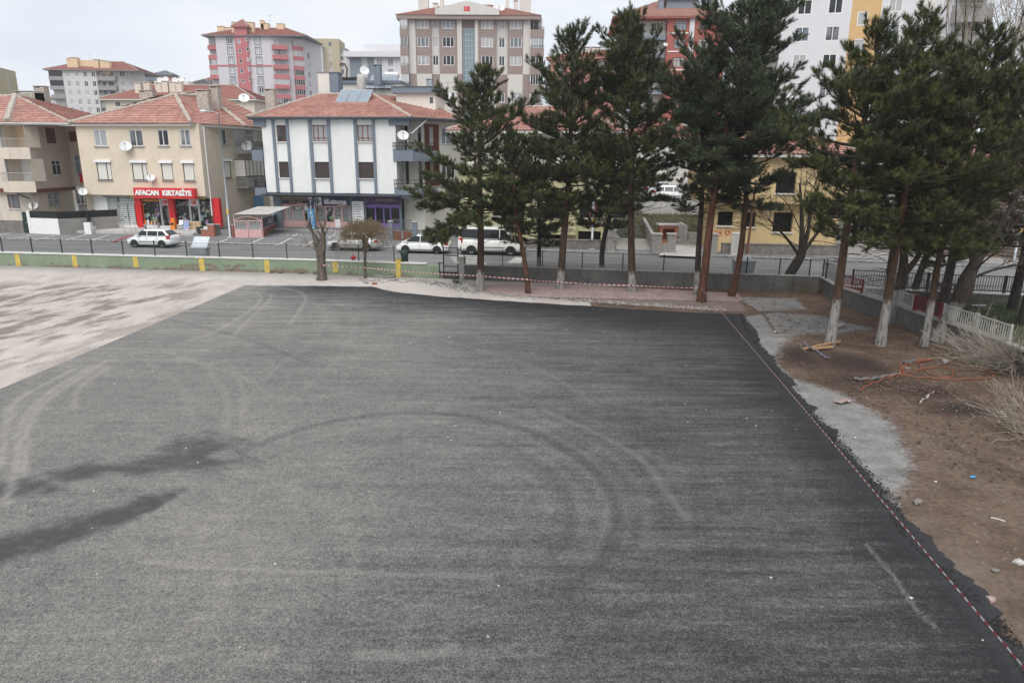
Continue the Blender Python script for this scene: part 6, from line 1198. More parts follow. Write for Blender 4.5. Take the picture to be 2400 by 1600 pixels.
# --- white and ochre tower
sg = base_seg(1832, 2130, 60, 70, R(-13)); t = bbox_root('ochre_tower', sg, 'white apartment tower with ochre stripe rising above the pines at the right'); zt = sg.px(1950, -70)[1]; rows = [-52, 14, 78, 143, 208]; xa = lambda x: sg.px(x, 80)[0]
r_ = [(xa(x)-.62, xa(x)+.62, sg.px(1950, y)[1]-.68, sg.px(1950, y)[1]+.62) for x in (1880, 1951) for y in rows]; r_ += [(xa(x)-.6, xa(x)+.6, sg.px(1950, y)[1]-.7, sg.px(1950, y)[1]+.6) for x in (2090,) for y in rows]; st = [(xa(2017)-.45, xa(2017)+.45, sg.px(2000, y)[1]-.6, sg.px(2000, y)[1]+.6) for y in (-22, 45, 108, 172)]
a0, a1 = xa(1989), xa(2058); b = MB(); wall(b, sg, 0, a0, GB, zt, [q for q in r_ if q[1] < a0], .15); wall(b, sg, a1, sg.L, GB, zt, [q for q in r_ if q[0] > a1], .15); wall(b, Seg(sg.pt(0, 12, 0), sg.pt(0, 0, 0)), 0, 12, GB, zt); b.quad(sg.pt(0, 0, zt), sg.pt(sg.L, 0, zt), sg.pt(sg.L, 12, zt), sg.pt(0, 12, zt)); b.build('wall', 't_white', t); b = MB(); wall(b, sg.off(.02), a0, a1, GB, zt, st, .15); b.build('ochre_stripe', 't_ochre', t); wins(t, sg, r_, rec=.05, t=.07); wins(t, sg, st, mull=(), t=.08, rec=.06)
sr4 = Seg(sg.pt(sg.L, .02, 0), sg.pt(sg.L+6.5, 1.0, 0)); b = MB(); wall(b, sr4, 0, sr4.L, GB, zt); b.build('right_wing', 't_white', t)
for y in rows: z = sg.px(2200, y+14)[1]-.3; balcony(t, sr4, 3.6, 6.6, 1.3, z-.6, .9, 't_greydark', .5, 'rail_white'); b = MB(); b.sbox(sr4, .8, 2.2, -.03, .02, z+.6, z+2.0); b.build('wing_window', 'shutter_white', t); b = MB(); b.sbox(sr4, 4.2, 6.2, -.03, .02, z-.5, z+1.8); b.build('balcony_door', 'gl_c', t)
sl5 = Seg(sg.pt(-3.4, 1.6, 0), sg.pt(-.02, 1.2, 0)); b = MB(); b.sbox(sl5, .3, sl5.L, 0, 9, GB, zt-.03); b.build('left_wing', 'w_offwhite', t)
for i, y in enumerate(rows):
    z = sg.px(1810, y+28)[1]-.3; balcony(t, sl5, -.3, sl5.L-.1, 1.4, z-.55, .8, 't_greydark', .45, 'rail_white')
    if i < 2: glazed(t, sl5, -.25, sl5.L-.15, 1.35, z+.3, z+2.1, 'gl_d', 6)
b = MB(); b.tube([sg.pt(.1, -.1, zt), sg.pt(.1, -.1, 6)], .07, 6); b.build('downpipe', 'white_paint', t)
# --- lime derelict house behind the van
sg = base_seg(1075, 1437, 500, 55.5, R(-6.5)); g0 = .52; zt = sg.px(1300, 398)[1]; zt = max(zt, 6.2); t = bbox_root('derelict_lime_house', sg, 'derelict lime plastered house with gaping openings behind the van', 'house', g0); xa = lambda x: sg.px(x, 530)[0]
op = [rectm(sg, *q) for q in ((1155, 1208, 468, 507), (1262, 1320, 475, 511), (1358, 1412, 472, 511))]; ce = [rectm(sg, *q) for q in ((1190, 1205, 537, 556), (1265, 1315, 542, 560), (1355, 1408, 542, 562))]; up = [rectm(sg, *q) for q in ((1110, 1140, 398, 432), (1200, 1232, 398, 434), (1290, 1325, 398, 436), (1355, 1390, 400, 438))]
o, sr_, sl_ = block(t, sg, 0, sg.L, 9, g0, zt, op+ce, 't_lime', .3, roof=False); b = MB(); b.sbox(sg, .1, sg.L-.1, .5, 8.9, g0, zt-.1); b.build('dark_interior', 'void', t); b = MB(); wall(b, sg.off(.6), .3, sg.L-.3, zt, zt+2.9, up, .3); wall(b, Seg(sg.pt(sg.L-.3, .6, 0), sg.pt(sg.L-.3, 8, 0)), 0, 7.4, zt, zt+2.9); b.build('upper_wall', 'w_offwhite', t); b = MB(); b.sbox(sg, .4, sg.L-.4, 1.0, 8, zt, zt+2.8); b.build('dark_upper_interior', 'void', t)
b = MB(); b.sbox(sg, -.3, sg.L+.3, -.5, 9, zt+.002, zt+.14); b.build('floor_slab', 't_lime', t); hip(t, sg, -.2, sg.L+.2, 9, zt+2.92, zt+5.0, 'tile', .6, tw=.26)
for q in op: b = MB(); b.sbox(sg, q[0]-.08, q[1]+.08, -.1, .2, q[2]-.1, q[2]-.003); b.build('sill', 'concrete_pale', t)
q = op[1]; b = MB(); b.sbox(sg, q[0]+.3, q[1]+1.1, -.55, -.002, q[2]-1.25, q[2]-.45); b.build('balcony_parapet', 't_lime', t)
q = op[2]; b = MB(); b.sbox(sg, q[0]+.8, q[1], .35, .4, q[2], q[3]); b.build('inner_partition', 'maroon', t); q = op[0]; b = MB(); b.sbox(sg, q[0], q[1], .38, .42, q[2]+.3, q[3]); b.build('inner_partition', 'concrete_dark', t)
s_ = sg.off(-1.9); b = MB(); a0 = s_.px(1215, 565)[0]; a1 = s_.px(1445, 570)[0]; b.sbox(s_, a0, a1, 0, .3, g0-.2, g0+.62); b.sbox(s_, a0-.03, a1+.03, -.04, .34, g0+.622, g0+.7); tag(b.build('stone_garden_wall', 'stone', origin=s_.pt(a0, 0, g0)), 'low rubble stone garden wall in front of the lime house', 'wall')
# --- yellow derelict house
sg = base_seg(1672, 1965, 520, 52.2, R(-6.5)); g0 = .55; t = bbox_root('derelict_yellow_house', sg, 'derelict yellow house with empty window openings and red graffiti', 'house', g0); z1 = sg.px(1780, 475)[1]; z2 = sg.px(1780, 365)[1]
lo = [rectm(sg, *q) for q in ((1682, 1718, 496, 529), (1737, 1771, 498, 532), (1812, 1858, 498, 544))]; hi = [rectm(sg, *q) for q in ((1709, 1755, 400, 437), (1812, 1858, 404, 452))]
b = MB(); sL = Seg(sg.pt(-.0, 7.5, 0), sg.pt(0, 0, 0)); wall(b, sg, 0, sg.L, g0-.2, z1, lo, .35); wall(b, sL, 0, 7.5, g0-.2, z1); wall(b, Seg(sg.pt(sg.L, 0, 0), sg.pt(sg.L, 8, 0)), 0, 8, g0, z1); b.build('ground_floor_wall', 't_yellow', t); so = sg.off(-.9); b = MB(); wall(b, so, -1.2, sg.L+.3, z1, z2, hi, .35); wall(b, Seg(so.pt(-1.2, 8, 0), so.pt(-1.2, 0, 0)), 0, 8, z1, z2); wall(b, Seg(so.pt(sg.L+.3, 0, 0), so.pt(sg.L+.3, 8, 0)), 0, 8, z1, z2); b.quad(so.pt(-1.2, 0, z1), so.pt(sg.L+.3, 0, z1), so.pt(sg.L+.3, 8, z1), so.pt(-1.2, 8, z1)); b.build('upper_wall', 't_yellow', t)
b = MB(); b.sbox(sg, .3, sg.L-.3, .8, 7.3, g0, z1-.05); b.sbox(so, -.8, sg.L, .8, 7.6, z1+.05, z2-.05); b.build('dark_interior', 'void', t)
for s_, q in [(sg, q) for q in lo]+[(so, q) for q in hi]: b = MB(); b.sbox(s_, q[0]-.08, q[1]+.08, -.12, .2, q[2]-.1, q[2]-.003); b.build('sill', 'coping', t)
hip(t, so, -1.3, sg.L+.4, 8, z2+.1, z2+2.1, 'tile', .6, tw=.26)
mat('spray_red', (.5, .05, .025), .7, .1)
def graf(pts, w_=.045):
    b = MB(); P_ = [sg.px(x, y) for x, y in pts]
    for p, q in zip(P_[:-1], P_[1:]):
        d = Vector((q[0]-p[0], q[1]-p[1])); n = Vector((-d.y, d.x)).normalized()*w_/2; b.quad(sg.pt(p[0]-n.x, -.006, p[1]-n.y), sg.pt(q[0]-n.x, -.006, q[1]-n.y), sg.pt(q[0]+n.x, -.006, q[1]+n.y), sg.pt(p[0]+n.x, -.006, p[1]+n.y))
    b.build('graffiti', 'spray_red', t)
def arc(cx, cy, r, a0, a1, n=10): return [(cx+r*math.cos(R(a0+(a1-a0)*k/n)), cy+r*math.sin(R(a0+(a1-a0)*k/n))) for k in range(n+1)]
def star(cx, cy, r): return [(cx+r*math.sin(k*R(144)), cy-r*math.cos(k*R(144))) for k in range(6)]
graf([(1675, 540), (1692.5, 541), (1691, 553), (1675.5, 553), (1675, 540)]); graf(arc(1681, 547, 3.8, 40, 320)); graf(arc(1682.3, 547, 2.6, 50, 310)); graf(star(1687.5, 546, 2.8)); graf(arc(1705, 545, 6.5, 0, 360, 14)); graf(arc(1704, 545.5, 3.5, 40, 320)); graf(star(1708.5, 544, 2.4))
s_ = sg.off(-1.6); a0 = s_.px(1692, 575)[0]; a1 = s_.px(1985, 585)[0]; b = MB(); b.sbox(s_, a0, a1, 0, .3, g0-.2, g0+.68); b.sbox(s_, a0-.02, a1+.02, -.04, .34, g0+.682, g0+.75); tag(b.build('stone_garden_wall', 'stone', origin=s_.pt(a0, 0, g0)), 'low stone garden wall in front of the yellow house', 'wall')
p = Vector(s_.pt(a0+1.0, -.35, g0)); t2 = thing('utility_cabinet', p, 'pale electricity cabinet on the pavement before the yellow house', 'cabinet'); b = MB(); b.box(p.x-.38, p.x+.38, p.y-.2, p.y+.2, p.z-.05, p.z+1.5); b.build('body', 'w_offwhite', t2); b = MB(); b.box(p.x-.33, p.x+.33, p.y-.225, p.y-.203, p.z+.1, p.z+1.4); b.build('door', 'concrete_pale', t2); b = MB(); b.box(p.x+.12, p.x+.24, p.y-.24, p.y-.227, p.z+.75, p.z+.9); b.build('meter_window', 'black_glass', t2); b = MB(); b.box(p.x-.42, p.x+.42, p.y-.25, p.y+.24, p.z+1.502, p.z+1.56); b.build('lid', 'coping', t2)
# piers, drive, brick oven and lot behind, between the two derelict houses
def pier(label, x, y, w_, h_, m_='concrete'):
    p = G(x, y, .55); t = thing('gate_pier', p, label, 'pier'); b = MB(); b.box(p.x-w_/2, p.x+w_/2, p.y-.2, p.y+.25, .4, .55+h_); b.build('shaft', m_, t); b = MB(); b.box(p.x-w_/2-.05, p.x+w_/2+.05, p.y-.25, p.y+.3, .552+h_, .64+h_); b.build('cap', 'concrete_pale', t); return p
pier('square pier ending the stone wall beside the drive', 1431, 588, .62, 1.55); pA = pier('stepped grey pier beside the brick oven', 1537, 592, .7, 1.35); pB = pier('broad grey pier before the brick oven opening', 1572, 592, .62, 1.35); b = MB(); b.box(pA.x+.3, pB.x-.25, pA.y-.1, pA.y+.1, .4, 1.25); tag(b.build('low_wall', 'concrete', origin=(pA.x, pA.y, .5)), 'low grey wall between the two piers before the oven', 'wall'); pier('pale pier left of the electricity cabinet', 1668, 592, .7, 1.35)
q0 = G(1535, 590, .55); q1 = G(1500, 515, .6); s_ = Seg(q0[:2], q1[:2]); b = MB(); b.sbox(s_, .3, s_.L, 0, .2, .4, 1.6); b.sbox(s_, .25, s_.L, -.04, .24, 1.602, 1.68); tag(b.build('drive_wall', 'concrete', origin=(q0.x, q0.y, .5)), 'receding grey wall between the drive and the oven yard', 'wall')
p = G(1566, 569, .58); t = thing('brick_oven', p, 'small open brick oven with flat concrete top', 'oven'); b = MB(); b.box(p.x-.75, p.x-.5, p.y, p.y+1.0, .5, 2.0); b.box(p.x+.5, p.x+.75, p.y, p.y+1.0, .5, 2.0); b.box(p.x-.5, p.x+.5, p.y+.9, p.y+1.0, .5, 2.0); b.box(p.x-.5, p.x+.5, p.y, p.y+.9, 1.75, 2.0); b.box(p.x-.5, p.x+.5, p.y+.02, p.y+.9, .5, .8); b.build('brickwork', 'brick_red', t); b = MB(); b.box(p.x-.9, p.x+.9, p.y-.1, p.y+1.1, 2.003, 2.12); b.build('top_slab', 'concrete_pale', t)
p = G(1590, 600, .55); b = MB(); q = gx([(1545, 598), (1635, 602), (1632, 575), (1560, 574)], .57); b.poly([(x, y, .575) for x, y in q]); o = b.build('plaster_rubble_ground', 'concrete_pale'); 
if o.data.polygons[0].normal.z < 0: o.data.flip_normals()
tag(o, kind='structure')
b = MB(); q0 = G(1609, 565, .6); s_ = Seg((q0.x, q0.y), (q0.x+2.2, q0.y-.2)); 
for k in range(4): b.sbox(s_, 0, s_.L, k*.3, 1.6, .5+k*.18, .68+k*.18)
b.sbox(s_, -.25, 0, -.1, 3.5, .5, 1.9); tag(b.build('entrance_steps', 'concrete_pale', origin=(q0.x, q0.y, .5)), 'concrete entrance steps at the side of the yellow house', 'steps')
# rough lot with a block wall and parked cars behind
sgw = base_seg(1505, 1660, 485, 72, R(-4)); b = MB(); zl = sgw.px(1560, 502)[1]; zw = sgw.px(1560, 470)[1]; b.sbox(sgw, 0, sgw.L, 0, .25, .4, zw); tag(b.build('block_wall', 'concrete_pale', origin=sgw.pt(1, 0, .5)), 'pale block wall below the parked cars behind the drive', 'wall')
b = MB(); b.sbox(sgw, -6, sgw.L+8, .26, 16, .4, zw-.25); tag(b.build('raised_lot', 'concrete'), kind='structure'); LOTZ = zw-.25
b = MB(); b.quad(sgw.pt(-3, -11, .58), sgw.pt(sgw.L+2, -11, .58), sgw.pt(sgw.L+2, -.1, zl), sgw.pt(-3, -.1, zl)); o = b.build('weedy_ground', 'grass_soil'); tag(o, kind='structure')
mat('dry_grass', (.14, .12, .06), .9, .4, 3); r_ = np.random.default_rng(15); n = 3500; u = r_.uniform(-1, sgw.L+1, n); d = r_.uniform(-10, -.2, n); P_ = np.array([sgw.pt(a, q, .58+(zl-.58)*(q+11)/10.9) for a, q in zip(u, d)]); a = r_.uniform(0, 6.28, n); hgt = r_.uniform(.1, .5, n); v = np.stack([P_, P_+np.stack([.05*np.cos(a), .05*np.sin(a), a*0], 1), P_+np.stack([.3*hgt*np.sin(a), .3*hgt*np.cos(a), hgt], 1)], 1).reshape(-1, 3); tag(put('dry_grass', npmesh('dry_grass', v, np.arange(n*3).reshape(-1, 3), 'dry_grass')), kind='stuff')
# cream house with red roof behind the pines, brown house on the right
sg = base_seg(1445, 1660, 360, 92, R(-6)); t = bbox_root('cream_villa', sg, 'cream house with red roof half hidden behind the pine trunks', 'house'); zt = sg.px(1550, 322)[1]; r_ = rowcol(sg, [1475, 1520, 1580, 1630], [345, 385], 1.4, 1.5, 345); block(t, sg, 0, sg.L, 10, GB, zt, r_, 'w_offwhite'); wins(t, sg, r_); hip(t, sg, 0, sg.L, 10, zt, zt+2.4, 'tile_red', .6)
sg = base_seg(1985, 2180, 480, 66, R(-9)); t = bbox_root('grey_villa', sg, 'grey white house behind the pines beside the yellow house', 'house'); zt = sg.px(2080, 380)[1]; r_ = rowcol(sg, [2020, 2070, 2130], [420, 480, 540], 1.3, 1.5, 480); block(t, sg, 0, sg.L, 10, GB, zt, r_, 'concrete'); wins(t, sg, r_, pm='black_glass'); hip(t, sg, 0, sg.L, 10, zt, zt+2.2, 'tile', .6)
def m_stonewall():
    m = bpy.data.materials.new('brown_stone'); t_ = NT(m); w1 = t_.n.new('ShaderNodeTexWave'); w1.bands_direction = 'Z'; w1.inputs['Scale'].default_value = 1.3; w1.inputs['Distortion'].default_value = 5; w1.inputs['Detail'].default_value = 3; w1.inputs['Detail Scale'].default_value = 2.5; t_.L(t_.coord('Object'), w1.inputs[0])
    t_.color(t_.mix(t_.ramp(w1.outputs['Fac'], (.2, 0), (.6, 1)), (.06, .05, .045), t_.mix(t_.noise(2, 5), (.14, .11, .09), (.24, .19, .16)))); t_.b.inputs['Roughness'].default_value = .95; t_.bump(w1.outputs['Fac'], .8, .06); M['brown_stone'] = m
m_stonewall()
sg = base_seg(2195, 2520, 560, 50, R(-17)); t = bbox_root('stone_house', sg, 'brown rough stone house at the far end of the street', 'house', .4); zt = sg.px(2350, 395)[1]; r_ = rowcol(sg, [2230, 2290], [470, 545], 1.2, 1.5, 545); block(t, sg, 0, sg.L, 10, GB, zt, r_, 'brown_stone'); wins(t, sg, r_, pm='black_glass', fm='brown_wood'); hip(t, sg, 0, sg.L, 10, zt, zt+2.4, 'tile', .6, tw=.26)
# ------------------------------------------------------------------ vehicles
def wheel_meshes(r, w_):
    k = ('wh', round(r, 2), round(w_, 2))
    if k not in MESH:
        b = MB(); b.lathe([(r*.6, -w_/2), (r*.93, -w_/2), (r, -w_*.36), (r, w_*.36), (r*.93, w_/2), (r*.6, w_/2)], 20, axis='y'); MESH[k] = b.mesh('tyre', 'rubber', True)
        b = MB(); b.lathe([(r*.66, -w_*.3), (r*.64, -w_*.48), (r*.56, -w_*.5), (r*.5, -w_*.36)], 20, axis='y'); y0, y1 = -w_*.47, -w_*.3
        for s in range(6):
            a = s*math.pi/3; c, n = Vector((math.cos(a), 0, math.sin(a))), Vector((-math.sin(a), 0, math.cos(a))); q = [c*r*.08-n*r*.1, c*r*.6-n*r*.07, c*r*.6+n*r*.07, c*r*.08+n*r*.1]; b.hexa([Vector((v.x, y1, v.z)) for v in q]+[Vector((v.x, y0, v.z)) for v in q])
        b.lathe([(.001, y0-.01), (r*.14, y0-.01), (r*.16, y1)], 10, axis='y'); MESH[k+('r',)] = b.mesh('rim', 'rim')
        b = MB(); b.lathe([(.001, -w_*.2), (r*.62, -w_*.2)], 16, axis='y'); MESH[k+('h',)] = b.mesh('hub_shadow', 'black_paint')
    return MESH[k], MESH[k+('r',)], MESH[k+('h',)]
def loft(st, sec=None):
    """st: (x, zlo, zhi, hw); closed body shell"""
    b = MB(); n = 0
    for x, zl, zh, hw in st:
        h = zh-zl; half = [(.80, 0), (.97, .10), (1, .32), (.995, .58), (.965, .82), (.90, .95), (.78, 1.0), (.35, 1.02)]
        pts = [(x, -hw*a, zl+h*c) for a, c in half]+[(x, hw*a, zl+h*c) for a, c in half[::-1]]; n = len(pts); b.v += pts
    for i in range(len(st)-1):
        for j in range(n): b.f.append((i*n+j, (i+1)*n+j, (i+1)*n+(j+1) % n, i*n+(j+1) % n)); b.m.append(0)
    b.f.append(tuple(range(n))); b.m.append(0); k = (len(st)-1)*n; b.f.append(tuple(k+n-1-j for j in range(n))); b.m.append(0); return b
def car(name, label, pos, heading, paint, d, s=1.0, cat='car', group=None):
    """+x is the car's front; d: dimensions in metres"""
    t = thing(name, pos, label, cat, group, heading); t.scale = (s, s, s); L_, W_, H_ = d['L'], d['W'], d['H']; hw = W_/2; x0 = L_/2
    def P(nm, b, m_, sm=False, par=None): return put(nm, b.mesh(nm, m_, sm), par or t, (0, 0, 0), 0, world=False)
    body = P('body', loft([(x0-q[0], q[1], q[2], q[3]*hw) for q in d['st']]), paint, True)
    fb, rf, rr, rb = [x0-q for q in d['gh']]; zb = d['belt']; zbr = d.get('beltr', zb+.03); zr = H_; wb_, wr = hw*.95, hw*d.get('rw', .74); b = MB(); n = 6
    rowz = []
    for k in range(2):    # cabin: belt ring, roof ring with crowned roof
        pass
    belt = [(fb, wb_*.93, zb), (fb-.35*(fb-rf), wb_, zb), ((rf+rr)/2, wb_, zb+.01), (rb+.25, wb_, zbr), (rb, wb_*.93, zbr)]; roof = [(rf, wr*.93, zr-.05), (rf-.15*(rf-rr), wr, zr-.01), ((rf+rr)/2, wr, zr), (rr+.12, wr, zr-.03), (rr, wr*.94, zr-.07)]
    for i in range(4):
        for sgn in (-1, 1):
            q = [(belt[i][0], sgn*belt[i][1], belt[i][2]), (belt[i+1][0], sgn*belt[i+1][1], belt[i+1][2]), (roof[i+1][0], sgn*roof[i+1][1], roof[i+1][2]-.04), (roof[i][0], sgn*roof[i][1], roof[i][2]-.04)]; b.poly(q if sgn > 0 else q[::-1])
            q = [(roof[i][0], sgn*roof[i][1], roof[i][2]-.04), (roof[i+1][0], sgn*roof[i+1][1], roof[i+1][2]-.04), (roof[i+1][0], sgn*roof[i+1][1]*.85, roof[i+1][2]+.02), (roof[i][0], sgn*roof[i][1]*.85, roof[i][2]+.02)]; b.poly(q if sgn > 0 else q[::-1])
        b.poly([(roof[i][0], -roof[i][1]*.85, roof[i][2]+.02), (roof[i+1][0], -roof[i+1][1]*.85, roof[i+1][2]+.02), (roof[i+1][0], roof[i+1][1]*.85, roof[i+1][2]+.02), (roof[i][0], roof[i][1]*.85, roof[i][2]+.02)][::-1])
    for i, nm in ((0, 'f'), (4, 'r')):
        q = [(belt[i][0], -belt[i][1], belt[i][2]), (belt[i][0], belt[i][1], belt[i][2]), (roof[i][0], roof[i][1], roof[i][2]-.04), (roof[i][0], roof[i][1]*.85, roof[i][2]+.02), (roof[i][0], -roof[i][1]*.85, roof[i][2]+.02), (roof[i][0], -roof[i][1], roof[i][2]-.04)]; b.poly(q if i else q[::-1])
    P('cabin', b, paint)
    def side(xa_, z, sgn, off=.012):     # point on cabin side at height fraction
        f = (z-zb)/(zr-.04-zb); return (xa_, sgn*((wb_+(wr-wb_)*f)+off), z)
    zt_ = zr-.13; zbm = zb+.05
    def xf(z): f = (z-zb)/(zr-zb); return fb+(rf-fb)*f
    def xr_(z): f = (z-zb)/(zr-zb); return rb+(rr-rb)*f
    cuts = [x0-c for c in d['cuts']]; edges = [None]+cuts+[None]
    for sgn in (-1, 1):
        for i in range(len(edges)-1):
            a, c = edges[i], edges[i+1]; g = .035
            at_, ab = (xf(zt_)-.1, xf(zbm)-.16) if a is None else (a-g, a-g)
            ct, cb = (xr_(zt_)+.12, xr_(zbm)+.2) if c is None else (c+g, c+g)
            zq = zbm if i < len(edges)-2 else zbm+.03
            if c is None and d.get('blind_rear'): continue
            q = [side(ab, zbm, sgn), side(cb, zq, sgn), side(ct, zt_, sgn), side(at_, zt_, sgn)]; b = MB(); b.poly(q if sgn > 0 else q[::-1]); P('side_window', b, 'car_glass')
    def glassquad(nm, i, xb, xt, zb2, zt2, wb2, wt2, off):
        b = MB(); q = [(xb+off, -wb2, zb2), (xb+off, wb2, zb2), (xt+off, wt2, zt2), (xt+off, -wt2, zt2)]; b.poly(q if i == 0 else q[::-1]); P(nm, b, 'car_glass')
    z1, z2 = zb+.05, zr-.1; glassquad('windscreen', 0, xf(z1), xf(z2), z1, z2, wb_*.86, wr*.88, .015); z1 = zbr+.06; glassquad('rear_window', 1, xr_(z1), xr_(z2), z1, z2, wb_*.82, wr*.82, -.015)
    r = d['r']
    for i, (wx, sgn) in enumerate([(x, s_) for x in d['wx'] for s_ in (-1, 1)]):
        ty, ri, hb = wheel_meshes(r, .2); wh = put('wheel', ty, t, (x0-wx, sgn*(hw-.1), r), 0 if sgn < 0 else math.pi, world=False); put('rim', ri, wh, (0, 0, 0), 0, world=False); put('hub_shadow', hb, wh, (0, 0, 0), 0, world=False)
        b = MB(); m_ = 18; yy = sgn*(hw+.006); P_ = [(x0-wx+r*1.17*math.cos(math.pi*k/m_), yy, r+r*1.17*math.sin(math.pi*k/m_)) for k in range(m_+1)]+[(x0-wx-r*1.17, yy, d['st'][2][1]+.0), (x0-wx+r*1.17, yy, d['st'][2][1]+.0)]; b.poly(P_ if sgn < 0 else P_[::-1]); P('wheel_arch', b, 'black_paint')
    zf, zq = d['lampz']
    for sgn in (-1, 1):
        b = MB(); b.hexa([(x0-.5, sgn*hw*.99, zf), (x0-.1, sgn*hw*.84, zf), (x0-.1, sgn*hw*.55, zf), (x0-.5, sgn*hw*.55, zf), (x0-.6, sgn*hw*1.0, zf+.13), (x0-.16, sgn*hw*.84, zf+.14), (x0-.16, sgn*hw*.55, zf+.14), (x0-.6, sgn*hw*.55, zf+.14)]); P('headlight', b, 'lamp_clear')
        b = MB(); xx = -x0; b.hexa([(xx+.32, sgn*hw*1.0, zq), (xx+.02, sgn*hw*.93, zq), (xx+.02, sgn*hw*.68, zq), (xx+.32, sgn*hw*.68, zq), (xx+.36, sgn*hw*.995, zq+d['tail']), (xx+.06, sgn*hw*.9, zq+d['tail']), (xx+.06, sgn*hw*.68, zq+d['tail']), (xx+.36, sgn*hw*.68, zq+d['tail'])]); P('tail_light', b, 'lamp_red')
        b = MB(); mx_ = xf(zb+.1)-.32; b.box(mx_-.09, mx_+.07, min(sgn*(hw+.02), sgn*(hw+.2)), max(sgn*(hw+.02), sgn*(hw+.2)), zb+.03, zb+.17); b.box(mx_-.03, mx_+.03, min(sgn*(hw-.08), sgn*(hw+.03)), max(sgn*(hw-.08), sgn*(hw+.03)), zb+.05, zb+.1); P('mirror', b, d.get('mirror', paint))
        b = MB()
        for c in cuts[:2]+[cuts[-1]]: b.box(c-.006, c+.006, min(sgn*(hw+.001), sgn*(hw+.006)), max(sgn*(hw+.001), sgn*(hw+.006)), d['st'][3][1]+.1, zb-.02)
        P('door_seam', b, 'black_paint')
        for c in cuts[:2]: b = MB(); b.box(c+.06, c+.22, min(sgn*(hw+.002), sgn*(hw+.03)), max(sgn*(hw+.002), sgn*(hw+.03)), zb-.17, zb-.13); P('door_handle', b, d.get('handle', paint))
        b = MB(); b.box(x0-d['wx'][1]+r*1.3, x0-d['wx'][0]-r*1.3, min(sgn*(hw+.003), sgn*(hw+.02)), max(sgn*(hw+.003), sgn*(hw+.02)), d['trim']-.03, d['trim']+.03); P('side_trim', b, 'plastic_grey')
    b = MB(); b.box(x0-.03, x0+.006, -hw*.5, hw*.5, d['st'][0][1]+.08, d['st'][0][1]+.26); P('grille', b, 'black_paint')
    b = MB(); zp = d.get('platez', .62); b.box(-x0-.014, -x0+.06, -.26, .26, zp, zp+.12); P('number_plate', b, 'white_paint'); b = MB(); b.box(x0-.02, x0+.016, -.26, .26, d['st'][0][1]+.27, d['st'][0][1]+.38); P('number_plate', b, 'white_paint')
    b = MB(); b.box(-x0+.2, x0-.25, -hw*.85, hw*.85, .17, d['st'][3][1]+.08); P('underbody', b, 'black_paint')
    if d.get('bumper'):
        for xx, sg_ in ((x0, 1), (-x0, -1)): b = MB(); b.hexa([(xx-sg_*.25, -hw*1.015, .3), (xx+sg_*.05, -hw*.93, .3), (xx+sg_*.05, hw*.93, .3), (xx-sg_*.25, hw*1.015, .3), (xx-sg_*.25, -hw*1.015, .66), (xx+sg_*.04, -hw*.93, .62), (xx+sg_*.04, hw*.93, .62), (xx-sg_*.25, hw*1.015, .66)]); P('bumper', b, 'plastic_grey')
    if d.get('rails'):
        for sgn in (-1, 1): b = MB(); b.tube([(rf-.2, sgn*wr*.8, zr+.0), (rf-.3, sgn*wr*.8, zr+.06), (rr+.3, sgn*wr*.8, zr+.06), (rr+.2, sgn*wr*.8, zr-.01)], .02, 5); P('roof_rail', b, 'alu')
    return t
HATCH = dict(L=4.0, W=1.64, H=1.5, belt=.94, gh=(.72, 1.62, 3.3, 3.94), st=[(0, .3, .62, .72), (.1, .24, .68, .88), (.45, .2, .82, .98), (.9, .2, .93, 1), (2.2, .2, .95, 1.005), (3.3, .2, .98, 1.0), (3.8, .24, 1.0, .97), (3.97, .3, .98, .9), (4.0, .34, .8, .88)], cuts=(1.95, 2.9), wx=(.78, 3.22), r=.31, lampz=(.62, .74), tail=.3, trim=.52, platez=.66)
SEDAN = dict(L=4.3, W=1.68, H=1.42, belt=.9, gh=(1.05, 1.75, 3.05, 3.75), st=[(0, .28, .6, .7), (.1, .22, .66, .88), (.5, .2, .76, .97), (1.05, .2, .89, 1), (2.3, .2, .9, 1.0), (3.5, .2, .95, 1.0), (4.1, .24, .94, .96), (4.27, .3, .88, .9), (4.3, .34, .76, .88)], cuts=(2.15, 3.0), wx=(.8, 3.35), r=.31, lampz=(.58, .7), tail=.2, trim=.5, platez=.5, mirror='car_silver')
MPV = dict(L=4.75, W=1.85, H=1.66, belt=.98, gh=(.5, 1.95, 4.05, 4.7), st=[(0, .28, .62, .7), (.12, .22, .72, .88), (.5, .2, .88, .98), (.95, .2, .99, 1), (2.4, .2, .99, 1.0), (4.0, .2, 1.03, 1.0), (4.5, .24, 1.04, .97), (4.7, .3, 1.0, .9), (4.75, .34, .85, .88)], cuts=(2.25, 3.3), wx=(.92, 3.75), r=.34, lampz=(.66, .8), tail=.32, trim=.36, rails=1, platez=.7)
VAN = dict(L=4.85, W=1.95, H=2.02, belt=1.18, gh=(.62, 1.45, 4.7, 4.83), rw=.86, st=[(0, .34, .72, .8), (.1, .28, .88, .92), (.35, .26, 1.05, .98), (.7, .26, 1.17, 1), (2.4, .26, 1.19, 1.0), (4.4, .26, 1.2, 1.0), (4.78, .28, 1.2, .99), (4.85, .32, 1.18, .97)], cuts=(1.75, 3.1, ), wx=(.92, 3.85), r=.34, lampz=(.74, .85), tail=.4, trim=.6, bumper=1, mirror='black_paint', handle='black_paint', platez=.7)
